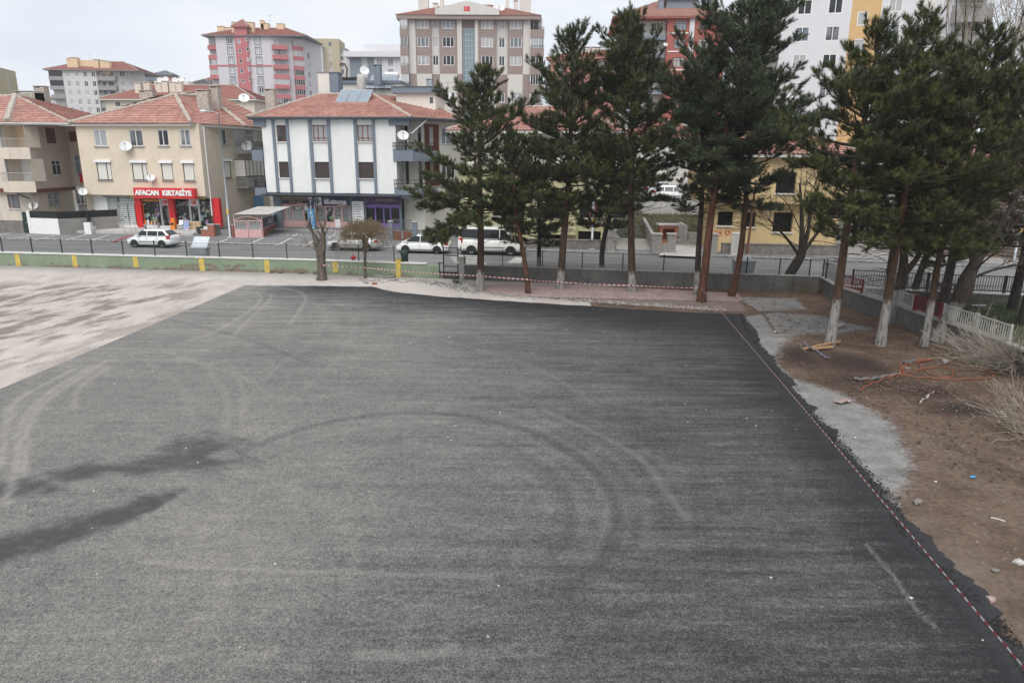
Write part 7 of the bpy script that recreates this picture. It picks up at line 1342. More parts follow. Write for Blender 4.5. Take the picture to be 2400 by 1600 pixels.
SUV = dict(L=4.4, W=1.8, H=1.62, belt=1.0, gh=(.9, 1.8, 3.6, 4.3), st=[(0, .34, .7, .75), (.1, .28, .78, .9), (.5, .26, .94, .98), (1.0, .26, 1.0, 1), (2.4, .26, 1.02, 1.0), (3.8, .26, 1.06, 1.0), (4.2, .28, 1.06, .97), (4.36, .34, 1.0, .9), (4.4, .4, .85, .88)], cuts=(2.1, 3.05), wx=(.85, 3.5), r=.35, lampz=(.74, .85), tail=.25, trim=.5, rails=1)
ST = R(-7.2)
car('parked_car', 'white hatchback parked nose left before the stationery shop', (-28.0, 53.45, STZ), ST+math.pi, 'car_white', HATCH, .93)
p = G(828, 589, STZ); car('parked_car', 'silver sedan half hidden behind the small weeping tree', (p.x, p.y+.85, STZ), ST+math.pi, 'car_silver', SEDAN, .96)
p = G(991, 595, STZ); car('parked_car', 'white people carrier parked behind the white van', (p.x, p.y+.8, STZ), ST+math.pi, 'car_white', MPV, .84)
p = G(1153, 599, STZ); car('parked_van', 'white passenger van with dark windows parked beside the pine', (p.x, p.y+.95, STZ), ST, 'car_cream', VAN, .99, 'van')
p = atY(1575, 466, 76.5); car('parked_car', 'white sport utility car on the raised lot behind the drive', (p.x, p.y, LOTZ), ST-.1, 'car_white', SUV, 1.0)
p = atY(1548, 445, 81); car('parked_car', 'pale car with dark windows behind the white utility car', (p.x, p.y, LOTZ+.25), ST+.3, 'car_silver', SUV, 1.0)
b = MB(); sgq = base_seg(1480, 1690, 440, 79, R(-4)); b.sbox(sgq, 0, sgq.L, 0, 6, LOTZ-.2, LOTZ+.25); tag(b.build('upper_lot', 'concrete'), kind='structure')
p = atY(1640, 455, 77); car('parked_car', 'dark car on the raised lot beside the yellow house', (p.x, p.y, LOTZ), ST+math.pi, 'car_dark', HATCH, 1.0)

# ------------------------------------------------------------------ street furniture
def lamp_post(label, p, h, arm=(-1.2, 0), m_='galv'):
    t = thing('street_lamp', p, label, 'street lamp', 'street lamps'); p = Vector(p); b = MB(); b.tube([p, p+Vector((0, 0, h*.5)), p+Vector((0, 0, h))], [.1, .075, .05], 8); b.build('pole', m_, t, True); b = MB(); b.box(p.x-.2, p.x+.2, p.y-.2, p.y+.2, p.z-.05, p.z+.08); b.build('footing', 'concrete_pale', t)
    e = p+Vector((arm[0], arm[1], h+.22)); b = MB(); b.tube([p+Vector((0, 0, h-.05)), p+Vector((arm[0]*.3, arm[1]*.3, h+.15)), e], .03, 6); b.build('arm', m_, t); b = MB(); d = Vector((arm[0], arm[1], 0)).normalized(); b.tube([e, e+d*.15, e+d*.45, e+d*.6], [.03, .09, .11, .04], 8); b.build('lamp_head', 'dish', t, True)
    b = MB(); b.box(p.x-.11, p.x+.11, p.y-.115, p.y-.1, p.z+2.0, p.z+2.4); b.build('notice', 'yellow', t); return t
p = Gp(540, 557); lamp_post('tall grey street lamp in front of the beige house corner', p, 10.0, (-1.0, .1))
p = G(1387, 584, .5); lamp_post('grey street lamp on the pavement before the lime house', p, 9.0, (.2, -1.2))
p = G(2376, 612, .5); lamp_post('pale street lamp by the stone house at the right edge', p, 8.5, (.9, -.8))
p = G(1750, 596, .5); t = thing('wooden_pole', p, 'thin wooden pole on the pavement before the yellow house', 'pole'); b = MB(); b.tube([p, p+Vector((.1, 0, 2.6)), p+Vector((.15, 0, 5.4))], [.1, .09, .075], 7); b.build('shaft', 'rust', t); b = MB(); b.box(p.x+.05, p.x+.25, p.y-.05, p.y+.05, 5.7, 5.85); b.build('bracket', 'galv', t)
p = Vector((*onwall(796, line_off(WL, .5))[0], STZ)); t = thing('road_sign', p, 'road sign seen from its grey back beside the stump', 'sign'); b = MB(); b.tube([p, p+Vector((0, 0, 2.35))], .03, 6); b.build('pole', 'galv', t); b = MB(); b.box(p.x-.17, p.x+.17, p.y-.05, p.y-.03, STZ+1.65, STZ+2.3); b.build('plate', 'alu', t)
p = Vector((*onwall(829, line_off(WL, .3))[0], GH+.1)); t = thing('red_pot', p, 'small red watering pot on the green wall coping', 'pot'); b = MB(); b.lathe([(.02, 0), (.1, 0), (.15, .1), (.13, .2), (.07, .24), (.02, .25)], 10, tuple(p)); b.build('body', 'red_sign', t, True); b = MB(); b.tube([p+Vector((.12, 0, .08)), p+Vector((.25, 0, .2))], .025, 5); b.build('spout', 'red_sign', t); b = MB(); b.tube([p+Vector((-.1, 0, .2)), p+Vector((0, 0, .36)), p+Vector((.1, 0, .2))], .015, 5); b.build('handle', 'red_sign', t)
p = Vector((*onwall(949, line_off(WL, .45))[0], STZ)); t = thing('litter_bin', p, 'dark green litter bin behind the yellow wall post', 'bin'); b = MB(); b.lathe([(.02, 0), (.2, 0), (.24, .9), (.25, 1.0), (.02, 1.0)], 12, tuple(p)); b.build('body', 'fence_green', t, True); b = MB(); b.lathe([(.27, 1.0), (.27, 1.06), (.18, 1.22), (.02, 1.25)], 12, tuple(p)); b.build('lid', 'fence_green', t, True)
def container(label, x, lidopen, w_=1.15, d_=.7, h_=.95, tilt=.65, line=WL, off=.9):
    p = Vector((*onwall(x, line_off(line, off))[0], STZ)); t = thing('waste_container', p, label, 'container', 'galvanised containers'); b = MB(); b.hexa([(p.x-w_*.42, p.y-d_*.4, STZ+.12), (p.x+w_*.42, p.y-d_*.4, STZ+.12), (p.x+w_*.42, p.y+d_*.4, STZ+.12), (p.x-w_*.42, p.y+d_*.4, STZ+.12), (p.x-w_/2, p.y-d_/2, STZ+h_), (p.x+w_/2, p.y-d_/2, STZ+h_), (p.x+w_/2, p.y+d_/2, STZ+h_), (p.x-w_/2, p.y+d_/2, STZ+h_)]); b.build('body', 'galv', t)
    b = MB(); b.box(p.x-w_/2-.03, p.x+w_/2+.03, p.y-d_/2-.03, p.y+d_/2+.03, STZ+h_+.002, STZ+h_+.05); b.build('rim_band', 'galv', t)
    b = MB(); z = STZ+h_+.06; y1 = p.y+d_/2; b.hexa([(p.x-w_/2, y1-.3, z), (p.x+w_*.42, y1-.3, z), (p.x+w_*.42, y1-.26, z), (p.x-w_/2, y1-.26, z), (p.x-w_*.4, y1+.15, z+tilt), (p.x+w_/2, y1+.15, z+tilt), (p.x+w_/2, y1+.19, z+tilt), (p.x-w_*.4, y1+.19, z+tilt)]); b.build('lid', 'galv', t)
    for sx in (-1, 1):
        for sy in (-1, 1): b = MB(); b.lathe([(.02, -.03), (.07, -.03), (.07, .03), (.02, .03)], 8, (p.x+sx*w_*.36, p.y+sy*d_*.3, STZ+.07), axis='y'); b.build('castor', 'rubber', t)
container('galvanised waste container with lid raised behind the green wall fence', 472, 1); container('blue grey waste container behind the mesh fence before the yellow house', 1742, 1, tilt=.12, line=GW, off=.8, h_=1.15)

# ------------------------------------------------------------------ things outside the shops
def spot(x, y): return Gp(x, y)
def on(sg, x, y, d=0): a, z = sg.px(x, y, d); return Vector(sg.pt(a, d, z))
TZ = gz2-.02
def tp(x, y): return G(x, y, TZ)
p = tp(405, 538); t = thing('orange_cabinet', p, 'orange metal cabinet beside the stationery shop column', 'cabinet'); b = MB(); b.box(p.x-.2, p.x+.2, p.y, p.y+.4, TZ, TZ+.72); b.build('body', 'orange', t); b = MB(); b.box(p.x-.16, p.x+.16, p.y+.12, p.y+.4, TZ+.72, TZ+1.0); b.build('head', 'orange', t); b = MB(); b.box(p.x-.13, p.x+.13, p.y-.008, p.y-.002, TZ+.4, TZ+.6); b.build('slot', 'black_paint', t)
p = tp(421, 538); t = thing('white_chair', p, 'small white plastic chair outside the stationery shop', 'chair')
b = MB(); b.box(p.x-.2, p.x+.2, p.y, p.y+.4, TZ+.4, TZ+.44); b.build('seat', 'white_paint', t); b = MB(); b.hexa([(p.x-.2, p.y+.38, TZ+.44), (p.x+.2, p.y+.38, TZ+.44), (p.x+.2, p.y+.42, TZ+.44), (p.x-.2, p.y+.42, TZ+.44), (p.x-.18, p.y+.46, TZ+.82), (p.x+.18, p.y+.46, TZ+.82), (p.x+.18, p.y+.5, TZ+.82), (p.x-.18, p.y+.5, TZ+.82)]); b.build('backrest', 'white_paint', t)
for sx in (-.18, .18):
    for sy in (.02, .38): b = MB(); b.tube([(p.x+sx, p.y+sy, TZ+.4), (p.x+sx*1.15, p.y+sy, TZ)], .018, 5); b.build('leg', 'alu', t)
def board(name, label, x0, x1, y0, y1, m_, cat='poster', fr='alu'):
    pa, pb = tp(x0, y1), tp(x1, y1); h_ = (y1-y0)/1600*62; t = thing(name, pa, label, cat); b = MB(); b.hexa([pa, pb, pb+Vector((0, .04, 0)), pa+Vector((0, .04, 0)), pa+Vector((0, .2, h_)), pb+Vector((0, .2, h_)), pb+Vector((0, .24, h_)), pa+Vector((0, .24, h_))]); b.build('panel', m_, t); b = MB(); b.tube([pa+Vector((.05, .24, h_)), pa+Vector((.05, .55, 0))], .02, 4); b.tube([pb+Vector((-.05, .24, h_)), pb+Vector((-.05, .55, 0))], .02, 4); b.build('prop', fr, t); return t
def poster_mat(nm, ca, cb, sc=4):
    m = bpy.data.materials.new(nm); t = NT(m); t.color(t.mix(t.ramp(t.noise(sc, 4, .7), (.45, 0), (.55, 1)), ca, cb)); t.b.inputs['Roughness'].default_value = .4; M[nm] = m
poster_mat('poster_blue', (.1, .35, .6), (.65, .3, .4)); poster_mat('poster_green', (.1, .25, .08), (.5, .5, .42), 6)
board('leaning_poster', 'blue and pink poster board leaning outside the stationery shop', 430, 443, 517, 538, 'poster_blue'); board('leaning_poster', 'green floral poster board beside the red shop column', 472, 486, 500, 536, 'poster_green'); board('cardboard_sheet', 'large brown cardboard sheet propped outside the shop', 445, 470, 519, 537, 'cardboard', 'cardboard')
def rail_stand(label, x0, x1, y):
    a, c = tp(x0, y), tp(x1, y); t = thing('steel_handrail', a, label, 'handrail'); b = MB(); b.tube([a, a+Vector((0, 0, .9)), c+Vector((0, 0, .9)), c], .022, 6); b.build('top_rail', 'steel', t); b = MB(); b.tube([a+Vector((0, 0, .45)), c+Vector((0, 0, .45))], .016, 6); b.build('mid_rail', 'steel', t); b = MB(); m_ = a.lerp(c, .6); b.tube([m_, m_+Vector((0, 0, .9))], .018, 6); b.build('baluster', 'steel', t)
rail_stand('steel handrail on the terrace before the hairdresser', 291, 318, 543); rail_stand('steel handrail before the cardboard sheet', 444, 470, 544)
for k, lb in enumerate(['black plastic crate, bottom of the stack by the handrail', 'black plastic crate, middle of the stack by the handrail', 'black plastic crate, top of the stack by the handrail']):
    p = Gp(468, 549); z = p.z+k*.22; t = thing('crate', (p.x, p.y, z), lb, 'crate', 'crates by the handrail'); b = MB(); b.box(p.x-.25, p.x+.25, p.y, p.y+.35, z, z+.03); b.build('base', 'plastic_grey', t)
    b = MB(); b.box(p.x-.25, p.x+.25, p.y, p.y+.02, z+.03, z+.2); b.box(p.x-.25, p.x+.25, p.y+.33, p.y+.35, z+.03, z+.2); b.box(p.x-.25, p.x-.23, p.y+.02, p.y+.33, z+.03, z+.2); b.box(p.x+.23, p.x+.25, p.y+.02, p.y+.33, z+.03, z+.2); b.build('sides', 'black_paint', t)
p = tp(355, 538); t = thing('display_table', p, 'table of mixed goods outside the stationery window', 'table'); b = MB(); b.box(p.x-.7, p.x+.6, p.y, p.y+.5, TZ+.42, TZ+.47); b.build('top', 'alu', t)
for sx in (-.65, .55): b = MB(); b.box(p.x+sx-.02, p.x+sx+.02, p.y+.05, p.y+.45, TZ, TZ+.42); b.build('leg', 'alu', t)
gr = random.Random(5)
for k in range(9):
    q = Vector((p.x-.62+k*.14, p.y+.1+gr.random()*.2, TZ+.475)); w_ = gr.uniform(.09, .13); h_ = gr.uniform(.12, .38); cn, cm = [('orange', 'orange'), ('blue', 'sky_blue'), ('white', 'white_paint'), ('red', 'red_sign'), ('yellow', 'yellow'), ('navy', 'navy'), ('pink', 'pink'), ('green', 'fence_green'), ('brown', 'cardboard')][k]; t = thing('boxed_goods', q, '%s box of goods on the table outside the stationery shop' % cn, 'goods', 'goods on the display table'); b = MB(); b.box(q.x, q.x+w_, q.y, q.y+.15, q.z, q.z+h_); b.build('box', cm, t)
# brick planters and the covered stair with the pink gate
def lowwall(label, x0, y0, x1, y1, h_, m_='brick_red', th=.3, name='planter_wall'):
    a, c = Gp(x0, y0), Gp(x1, y1); sg = Seg(a[:2], c[:2]); t = thing(name, a, label, 'wall'); z = min(a.z, c.z); b = MB(); b.sbox(sg, 0, sg.L, 0, th, z-.2, z+h_); b.build('body', m_, t); b = MB(); b.sbox(sg, -.04, sg.L+.04, -.04, th+.04, z+h_+.002, z+h_+.07); b.build('cap', 'concrete_pale', t); return t
lowwall('low stepped brick planter before the stationery shop corner', 472, 553, 488, 554, .55); lowwall('taller brick pier of the planter before the beige house', 488, 554.5, 503, 555, 1.0); lowwall('grey rubble planter side beside the lamp post', 504, 552, 518, 549, .85, 'stone'); lowwall('brick pier beside the pink gate', 539, 556, 549, 556.5, 1.0)
A, C_ = Gp(551, 557), Gp(616, 557); sg = Seg(A[:2], C_[:2]); z0 = A.z; t = thing('pink_gate', A, 'pink double gate with curved top and scrolled bars', 'gate')
for k in range(2):
    a0, a1 = sg.L*k/2+.03, sg.L*(k+1)/2-.03; b = MB(); b.sbox(sg, a0, a1, 0, .05, z0, z0+.68); b.build('lower_panel', 'pink', t); b = MB(); b.sbox(sg, a0, a0+.06, 0, .05, z0+.68, z0+1.45); b.sbox(sg, a1-.06, a1, 0, .05, z0+.68, z0+1.45); b.sbox(sg, a0+.06, a1-.06, 0, .05, z0+1.39, z0+1.45); b.build('leaf_frame', 'pink', t)
    b = MB(); n = 8
    for j in range(1, n): a = a0+(a1-a0)*j/n; b.tube([sg.pt(a+.05*math.sin(q*2.1+j*3.14), .025, z0+.68+q*.12) for q in range(7)], .014, 4)
    b.build('scroll_bars', 'white_paint', t)
b = MB(); b.tube([sg.pt(sg.L*k/12, .025, z0+1.45+.32*math.sin(math.pi*k/12)) for k in range(13)], .03, 5); b.build('arched_top', 'pink', t)
t = thing('stair_canopy', sg.pt(0, .1, z0), 'corrugated canopy over the stair behind the pink gate', 'canopy'); zc = z0+1.95
b = MB()
for k in range(28): x_ = sg.L*1.25*k/28; b.quad(sg.pt(x_, -.1, zc+.03*(k % 2)), sg.pt(x_+sg.L*1.25/28, -.1, zc+.03*((k+1) % 2)), sg.pt(x_+sg.L*1.25/28+.9, 3.4, zc+.45+.03*((k+1) % 2)), sg.pt(x_+.9, 3.4, zc+.45+.03*(k % 2)))
b.build('roof_sheet', 'concrete_pale', t)
for a, d in ((0, .1), (sg.L, .1), (sg.L+.9, 3.3), (.9, 3.3)): b = MB(); b.sbox(sg, a-.03, a+.03, d, d+.06, z0, zc+(.4 if d > 1 else 0)); b.build('post', 'pink', t)
E_ = G(652, 541, C_.z); sgn_ = Seg(C_[:2], E_[:2]); b = MB(); b.sbox(sgn_, .1, sgn_.L, .02, .2, z0-.1, z0+.75); b.build('side_wall', 'brick_red', t); b = MB(); b.sbox(sgn_, .05, sgn_.L, -.03, .25, z0+.752, z0+.82); b.build('side_cap', 'concrete_pale', t)
tt = thing('shop_sign', sgn_.pt(sgn_.L/2, 0, z0+.85), 'navy tailor sign on the side of the stair canopy', 'sign'); b = MB(); b.sbox(sgn_, .15, sgn_.L-.05, -.02, .03, z0+.84, z0+1.55); b.build('board', 'navy', tt); text('lettering', 'TERZİ', .6, 'white_paint', tt, sgn_, sgn_.L*.52, z0+.98, -.03, .006, shear=.3, maxw=sgn_.L*.8, sx=1.3)
# blue doors behind, under the beige house
q = s2r.pt(9.2, -.05, 0); b = MB(); b.sbox(s2r, 8.0, 10.8, -.05, -.004, gz2+1.2, zb2-.1); b.build('blue_door', 'gold', h2); b = MB(); b.sbox(s2r, 8.3, 10.4, -.08, -.053, gz2+1.4, zb2-.35); b.build('blue_window', 'sky_blue', h2)
# gates beside the barber
def bargate(label, x0, y0, x1, y1, h_=1.75):
    a, c = Gp(x0, y0), Gp(x1, y1); sg = Seg(a[:2], c[:2]); t = thing('iron_gate', a, label, 'gate'); z = a.z; b = MB(); b.sbox(sg, 0, sg.L, 0, .04, z, z+.75); b.build('lower_panel', 'rust', t); b = MB(); n = 9
    for j in range(n+1): q = sg.L*j/n; b.sbox(sg, q-.012, q+.012, .01, .03, z+.75, z+h_)
    b.sbox(sg, 0, sg.L, .005, .035, z+h_-.04, z+h_); b.build('bars', 'plastic_grey', t)
lowwall('blue grey gate pier beside the barber shop', 911, 562, 921, 562, 1.5, 'trim_blue', .4, 'gate_pier'); bargate('rust brown iron gate beside the barber shop', 923, 563, 941, 564); bargate('second rust brown iron gate behind the people carrier', 945, 564, 965, 565); lowwall('blue grey gate pier behind the people carrier', 967, 564, 978, 564, 1.5, 'trim_blue', .4, 'gate_pier')
# ------------------------------------------------------------------ trees
def bark(name, lo, hi, ww=0.0, bumpy=.8):
    m = bpy.data.materials.new(name); t = NT(m); co = t.coord('Object'); st = t.coord('Object', (9, 9, 1.6)); n = t.noise(1, 6, .7, st); n2 = t.noise(3.5, 4, .6, co)
    sx = t.n.new('ShaderNodeSeparateXYZ'); t.L(co, sx.inputs[0]); zf = t.ramp(t.math('MULTIPLY', sx.outputs[2], .14), (.15, 0), (.6, 1))
    c = t.mix(zf, lo, hi); c = t.mix(t.ramp(n, (.35, .85), (.62, 0)), c, [q*.25 for q in lo])
    if ww:
        e = t.math('ADD', sx.outputs[2], t.math('MULTIPLY', t.math('SUBTRACT', t.noise(2.2, 5, .7, co), .5), .9)); k = t.math('MULTIPLY', t.ramp(t.math('SUBTRACT', e, ww), (.0, 1), (.18, 0)), t.ramp(n, (.36, .1), (.5, 1))); c = t.mix(t.math('MULTIPLY', k, .92), c, t.mix(n2, (.20, .19, .175), (.37, .36, .34)))
    t.color(c); t.b.inputs['Roughness'].default_value = .95; t.b.inputs['Specular IOR Level'].default_value = .15; t.bump(n, bumpy, .03); M[name] = m
bark('bark_pine', (.085, .062, .048), (.12, .066, .043), 1.05); bark('bark_mound', (.095, .064, .048), (.12, .066, .043), 1.75); bark('bark_red', (.12, .06, .04), (.15, .068, .042)); bark('bark_dark', (.05, .04, .034), (.07, .05, .04), 1.25); bark('bark_old', (.075, .06, .05), (.08, .06, .048), 1.5); bark('bark_grey', (.10, .088, .075), (.09, .075, .062), .9); bark('bark_plain', (.062, .052, .044), (.07, .055, .045)); bark('bark_stump', (.16, .135, .11), (.15, .125, .1))
mat('twig', (.06, .047, .04), .95, .25, 3); mat('twig_tan', (.2, .15, .085), .95, .25, 3); mat('twig_pale', (.34, .30, .245), .95, .25, 3)
def needle_mat(name, ca, cb, cc):
    m = bpy.data.materials.new(name); t = NT(m); a = t.attr('shade'); f = a.outputs['Fac']
    c = t.mix(f, ca, cb); c = t.mix(t.ramp(t.noise(.9, 3, .6), (.45, 0), (.75, .6)), c, cc); t.color(c); t.b.inputs['Roughness'].default_value = .55; t.b.inputs['Specular IOR Level'].default_value = .35; M[name] = m
needle_mat('needles', (.024, .037, .011), (.125, .145, .042), (.068, .072, .02)); needle_mat('needles_blue', (.028, .044, .020), (.115, .14, .066), (.06, .076, .036)); needle_mat('needles_dark', (.022, .034, .011), (.11, .13, .038), (.058, .063, .019)); needle_mat('needles_dead', (.12, .055, .025), (.2, .1, .05), (.1, .05, .02))
def shoot_protos(n=6, nn=36, seed=1):
    out = []; r = np.random.default_rng(seed)
    for _ in range(n):
        t = r.random(nn)**.75; az = r.uniform(0, 6.283, nn); el = np.interp(t, [0, 1], [1.45, .3])+r.normal(0, .2, nn); ln = r.uniform(.34, .5, nn); w_ = r.uniform(.016, .027, nn)
        b0 = np.stack([np.zeros(nn), np.zeros(nn), t*.5], 1); d = np.stack([np.sin(el)*np.cos(az), np.sin(el)*np.sin(az), np.cos(el)], 1); s_ = np.stack([-np.sin(az), np.cos(az), np.zeros(nn)], 1)
        v = np.stack([b0-s_*w_[:, None], b0+s_*w_[:, None], b0+d*ln[:, None]], 1).reshape(-1, 3); out.append(v)
    return np.array(out)
SP = shoot_protos()
def place_shoots(pos, dr, size, r):
    n = len(pos); d = dr/np.linalg.norm(dr, axis=1, keepdims=True); ref = np.where(np.abs(d[:, 2:3]) > .92, np.array([[1., 0, 0]]), np.array([[0, 0, 1.]])); a = np.cross(ref, d); a /= np.linalg.norm(a, axis=1, keepdims=True); b_ = np.cross(d, a); ro = r.uniform(0, 6.283, n)[:, None]; a2 = a*np.cos(ro)+b_*np.sin(ro); b2 = -a*np.sin(ro)+b_*np.cos(ro)
    P_ = SP[r.integers(0, len(SP), n)]*size[:, None, None]; v = pos[:, None, :]+P_[:, :, 0:1]*a2[:, None, :]+P_[:, :, 1:2]*b2[:, None, :]+P_[:, :, 2:3]*d[:, None, :]
    return v.reshape(-1, 3)
class Tubes:
    """many thin tapered tubes in one numpy mesh"""
    def __init__(s): s.V = []; s.F = []; s.k = 0
    def add(s, pts, rad, n=4):
        pts = np.asarray(pts, float); m = len(pts); t = np.gradient(pts, axis=0); t /= (np.linalg.norm(t, axis=1, keepdims=True)+1e-9); ref = np.eye(3)[int(np.argmin(np.abs(t).max(axis=0)))][None, :]; a = np.cross(t, ref); a /= (np.linalg.norm(a, axis=1, keepdims=True)+1e-9); b_ = np.cross(t, a); an = np.arange(n)*2*np.pi/n
        v = pts[:, None, :]+(a[:, None, :]*np.cos(an)[None, :, None]+b_[:, None, :]*np.sin(an)[None, :, None])*np.asarray(rad, float).reshape(-1, 1, 1); s.V.append(v.reshape(-1, 3)); i = np.arange(m-1)[:, None]*n; j = np.arange(n)[None, :]; j2 = (j+1) % n
        s.F.append(np.stack([i+j, i+j2, i+n+j2, i+n+j], -1).reshape(-1, 4)+s.k); s.k += m*n
    def mesh(s, name, m): return npmesh(name, np.concatenate(s.V), np.concatenate(s.F), m, 4, smooth=True)
def trunk_path(top, r, wob=.12, n=14, bend=None):
    t = np.linspace(0, 1, n); x = top[0]*t; y = top[1]*t; z = top[2]*t
    if bend is not None: x = x+bend[0]*np.sin(math.pi*t)+bend[1]*np.sin(2*math.pi*t)
    ph = r.uniform(0, 6, 2); x = x+wob*np.sin(t*7+ph[0])*t; y = y+wob*np.sin(t*6+ph[1])*t; return np.stack([x, y, z], 1)
def pine(label, px, top, prof, r0=.2, seed=1, needles='needles', bk='bark_pine', bend=None, dead=(2.5, 9), dens=1.0, side=None, sz=.47, group='pines along the yard', lift=1.0, gap=.47, boughs=()):
    """px: picture foot; top: (dx, dy, h) of the tip; prof: [(height, radius)] of the crown"""
    r = np.random.default_rng(seed); p = G(*px); t = thing('pine_tree', p, label, 'tree', group); tp_ = trunk_path(top, r, .15, 16, bend); h = top[2]
    T = Tubes(); tt = np.linspace(0, 1, 16); rad = r0*(1-tt)**.8+.02; rad[0] *= 1.2; T.add(tp_, rad, 10); put('trunk', T.mesh('trunk', bk), t, (0, 0, 0), 0, world=False)
    at = lambda z: np.array([np.interp(z, tp_[:, 2], tp_[:, 0]), np.interp(z, tp_[:, 2], tp_[:, 1]), z])
    lp = r.uniform(0, 6.28, 4); lobe = lambda a_, z_: .5+.25*math.sin(a_*2+z_*.9+lp[0])+.25*math.sin(a_*3-z_*1.3+lp[1])
    B_ = Tubes(); POS, DIR, SZ = [], [], []; hz = [q[0] for q in prof]; hr = [q[1] for q in prof]; z = hz[0]
    while z < h-.25:
        f = (z-hz[0])/(h-hz[0]); nb = int(r.integers(4, 7)*dens+.5); a0 = r.uniform(0, 6.28)
        for k in range(nb):
            az = a0+k*6.283/nb+r.normal(0, .25); Rr = np.interp(z, hz, hr)*(r.uniform(.5, 1.22) if r.random() < .8 else r.uniform(.25, .6))*(.92+.38*lobe(az, z))*np.interp(f, [0, .55, .85, 1], [1.05, 1.0, .72, .5])
            if side is not None: Rr *= 1+side[1]*math.cos(az-side[0])
            if Rr < .15: continue
            el = np.interp(f, [0, .3, .75, 1], [-.05, .22, .6, 1.1])*lift+r.normal(0, .18); zz = z+r.normal(0, .12); o_ = at(zz); d = np.array([math.cos(az)*math.cos(el), math.sin(az)*math.cos(el), math.sin(el)]); n = 6; ts = np.linspace(0, 1, n)
            sag = -.10*Rr*np.sin(ts*math.pi*.8)*(1-f)+.16*Rr*ts**2; P_ = o_+d*Rr*ts[:, None]; P_[:, 2] += sag; P_[:, 0] += r.normal(0, .05, n)*ts*Rr*.5; P_[:, 1] += r.normal(0, .05, n)*ts*Rr*.5
            B_.add(P_, (.022+.014*Rr)*(1-ts*.8), 4)
            POS.append(P_[-1]); DIR.append(d*.75+np.array([0, 0, .45+.4*f])); SZ.append(sz*r.uniform(.9, 1.25))
            m_ = max(3, int(Rr/.165)); t_in = .18 if f > .5 else .28
            for j in range(m_):
                tj = t_in+(1-t_in)*(j+r.random())/m_; q = np.array([np.interp(tj, ts, P_[:, i]) for i in range(3)]); sgn = 1 if (j % 2) else -1; a2 = az+sgn*r.uniform(.45, 1.15); ls = Rr*(1-tj*.72)*r.uniform(.25, .48)+.12; e2 = el*.5+r.normal(.18, .25); d2 = np.array([math.cos(a2)*math.cos(e2), math.sin(a2)*math.cos(e2), math.sin(e2)]); q2 = q+d2*ls; q2[2] += .1*ls
                B_.add([q, (q+q2)/2-np.array([0, 0, .04*ls]), q2], [.014, .011, .006], 3)
                ns = max(2, int(ls/.105))
                for s_ in range(ns+1):
                    u = 1-.62*r.random()**1.5; c = q+(q2-q)*u if s_ < ns else q2; dd = d2*.7+np.array([r.normal(0, .42), r.normal(0, .42), .35+.55*f+r.normal(0, .2)]); POS.append(c); DIR.append(dd); SZ.append(sz*r.uniform(.7, 1.15))
        z += gap*r.uniform(.8, 1.2)*np.interp(f, [0, 1], [1.1, .8])
    for zz, az, Rr, el in boughs:          # a few heavy single boughs
        o_ = at(zz); d = np.array([math.cos(az)*math.cos(el), math.sin(az)*math.cos(el), math.sin(el)]); ts = np.linspace(0, 1, 7); P_ = o_+d*Rr*ts[:, None]; P_[:, 2] -= .12*Rr*np.sin(ts*2.6); B_.add(P_, .06*(1-ts*.8), 5)
        for j in range(int(Rr/.07)):
            tj = .3+.7*r.random(); q = np.array([np.interp(tj, ts, P_[:, i]) for i in range(3)]); a2 = az+r.choice([-1, 1])*r.uniform(.3, 1.2); ls = r.uniform(.3, .8)*(1.2-tj*.6); q2 = q+np.array([math.cos(a2), math.sin(a2), r.normal(.1, .3)])*ls; B_.add([q, q2], [.014, .006], 3)
            for s_ in range(5): u = 1-.6*r.random(); POS.append(q+(q2-q)*u); DIR.append((q2-q)/ls+r.normal(0, .45, 3)+np.array([0, 0, .35])); SZ.append(sz*r.uniform(.75, 1.15))
    tip = tp_[-1]; POS += [tip-np.array([0, 0, .15]), tip-np.array([0, 0, .45]), tip-np.array([0, 0, .7])]; DIR += [np.array([0, 0, 1.])]*3; SZ += [sz*1.3, sz*1.3, sz*1.2]
    for _ in range(dead[1]*2):       # bare dead branches under the crown
        zz = r.uniform(dead[0], hz[0]+1.2); az = r.uniform(0, 6.28); ln = r.uniform(.5, 2.0); o_ = at(zz); d = np.array([math.cos(az), math.sin(az), r.uniform(-.25, .3)]); P_ = [o_, o_+d*ln*.5+np.array([0, 0, .06]), o_+d*ln]; B_.add(P_, [.022, .014, .006], 3)
        for _k in range(4): u = r.uniform(.3, 1); c = o_+d*ln*u; e = c+np.array([r.normal(0, .3), r.normal(0, .3), r.normal(0, .18)])*ln*.6; B_.add([c, e], [.009, .004], 3)
    put('branches', B_.mesh('branches', 'twig'), t, (0, 0, 0), 0, world=False)
    POS, DIR, SZ = np.array(POS), np.array(DIR), np.array(SZ); v = place_shoots(POS, DIR, SZ, r); nf = len(v)//3; me = npmesh('crown', v, np.arange(nf*3).reshape(-1, 3), needles); a = me.attributes.new('shade', 'FLOAT', 'POINT'); sh = np.repeat(r.random(len(POS))**1.4, nf*3//len(POS)); a.data.foreach_set('value', sh.astype(np.float32)); put('crown', me, t, (0, 0, 0), 0, world=False)
    return nf
NP = 0
NP += pine('broad pine with a low left bough beside the white van', (1125, 682), (.15, 0, 11.6), [(4.3, 1.7), (5.2, 2.6), (6.4, 2.9), (7.6, 2.6), (8.8, 2.1), (10, 1.5), (11, .9), (11.6, .3)], .2, 11, dead=(2.6, 12), dens=1.05, boughs=[(4.6, 3.0, 3.2, -.42), (4.4, 3.6, 2.8, -.5), (5.2, 2.8, 3.4, -.12), (4.8, 4.3, 2.4, -.25), (5.0, .3, 2.2, -.2)])
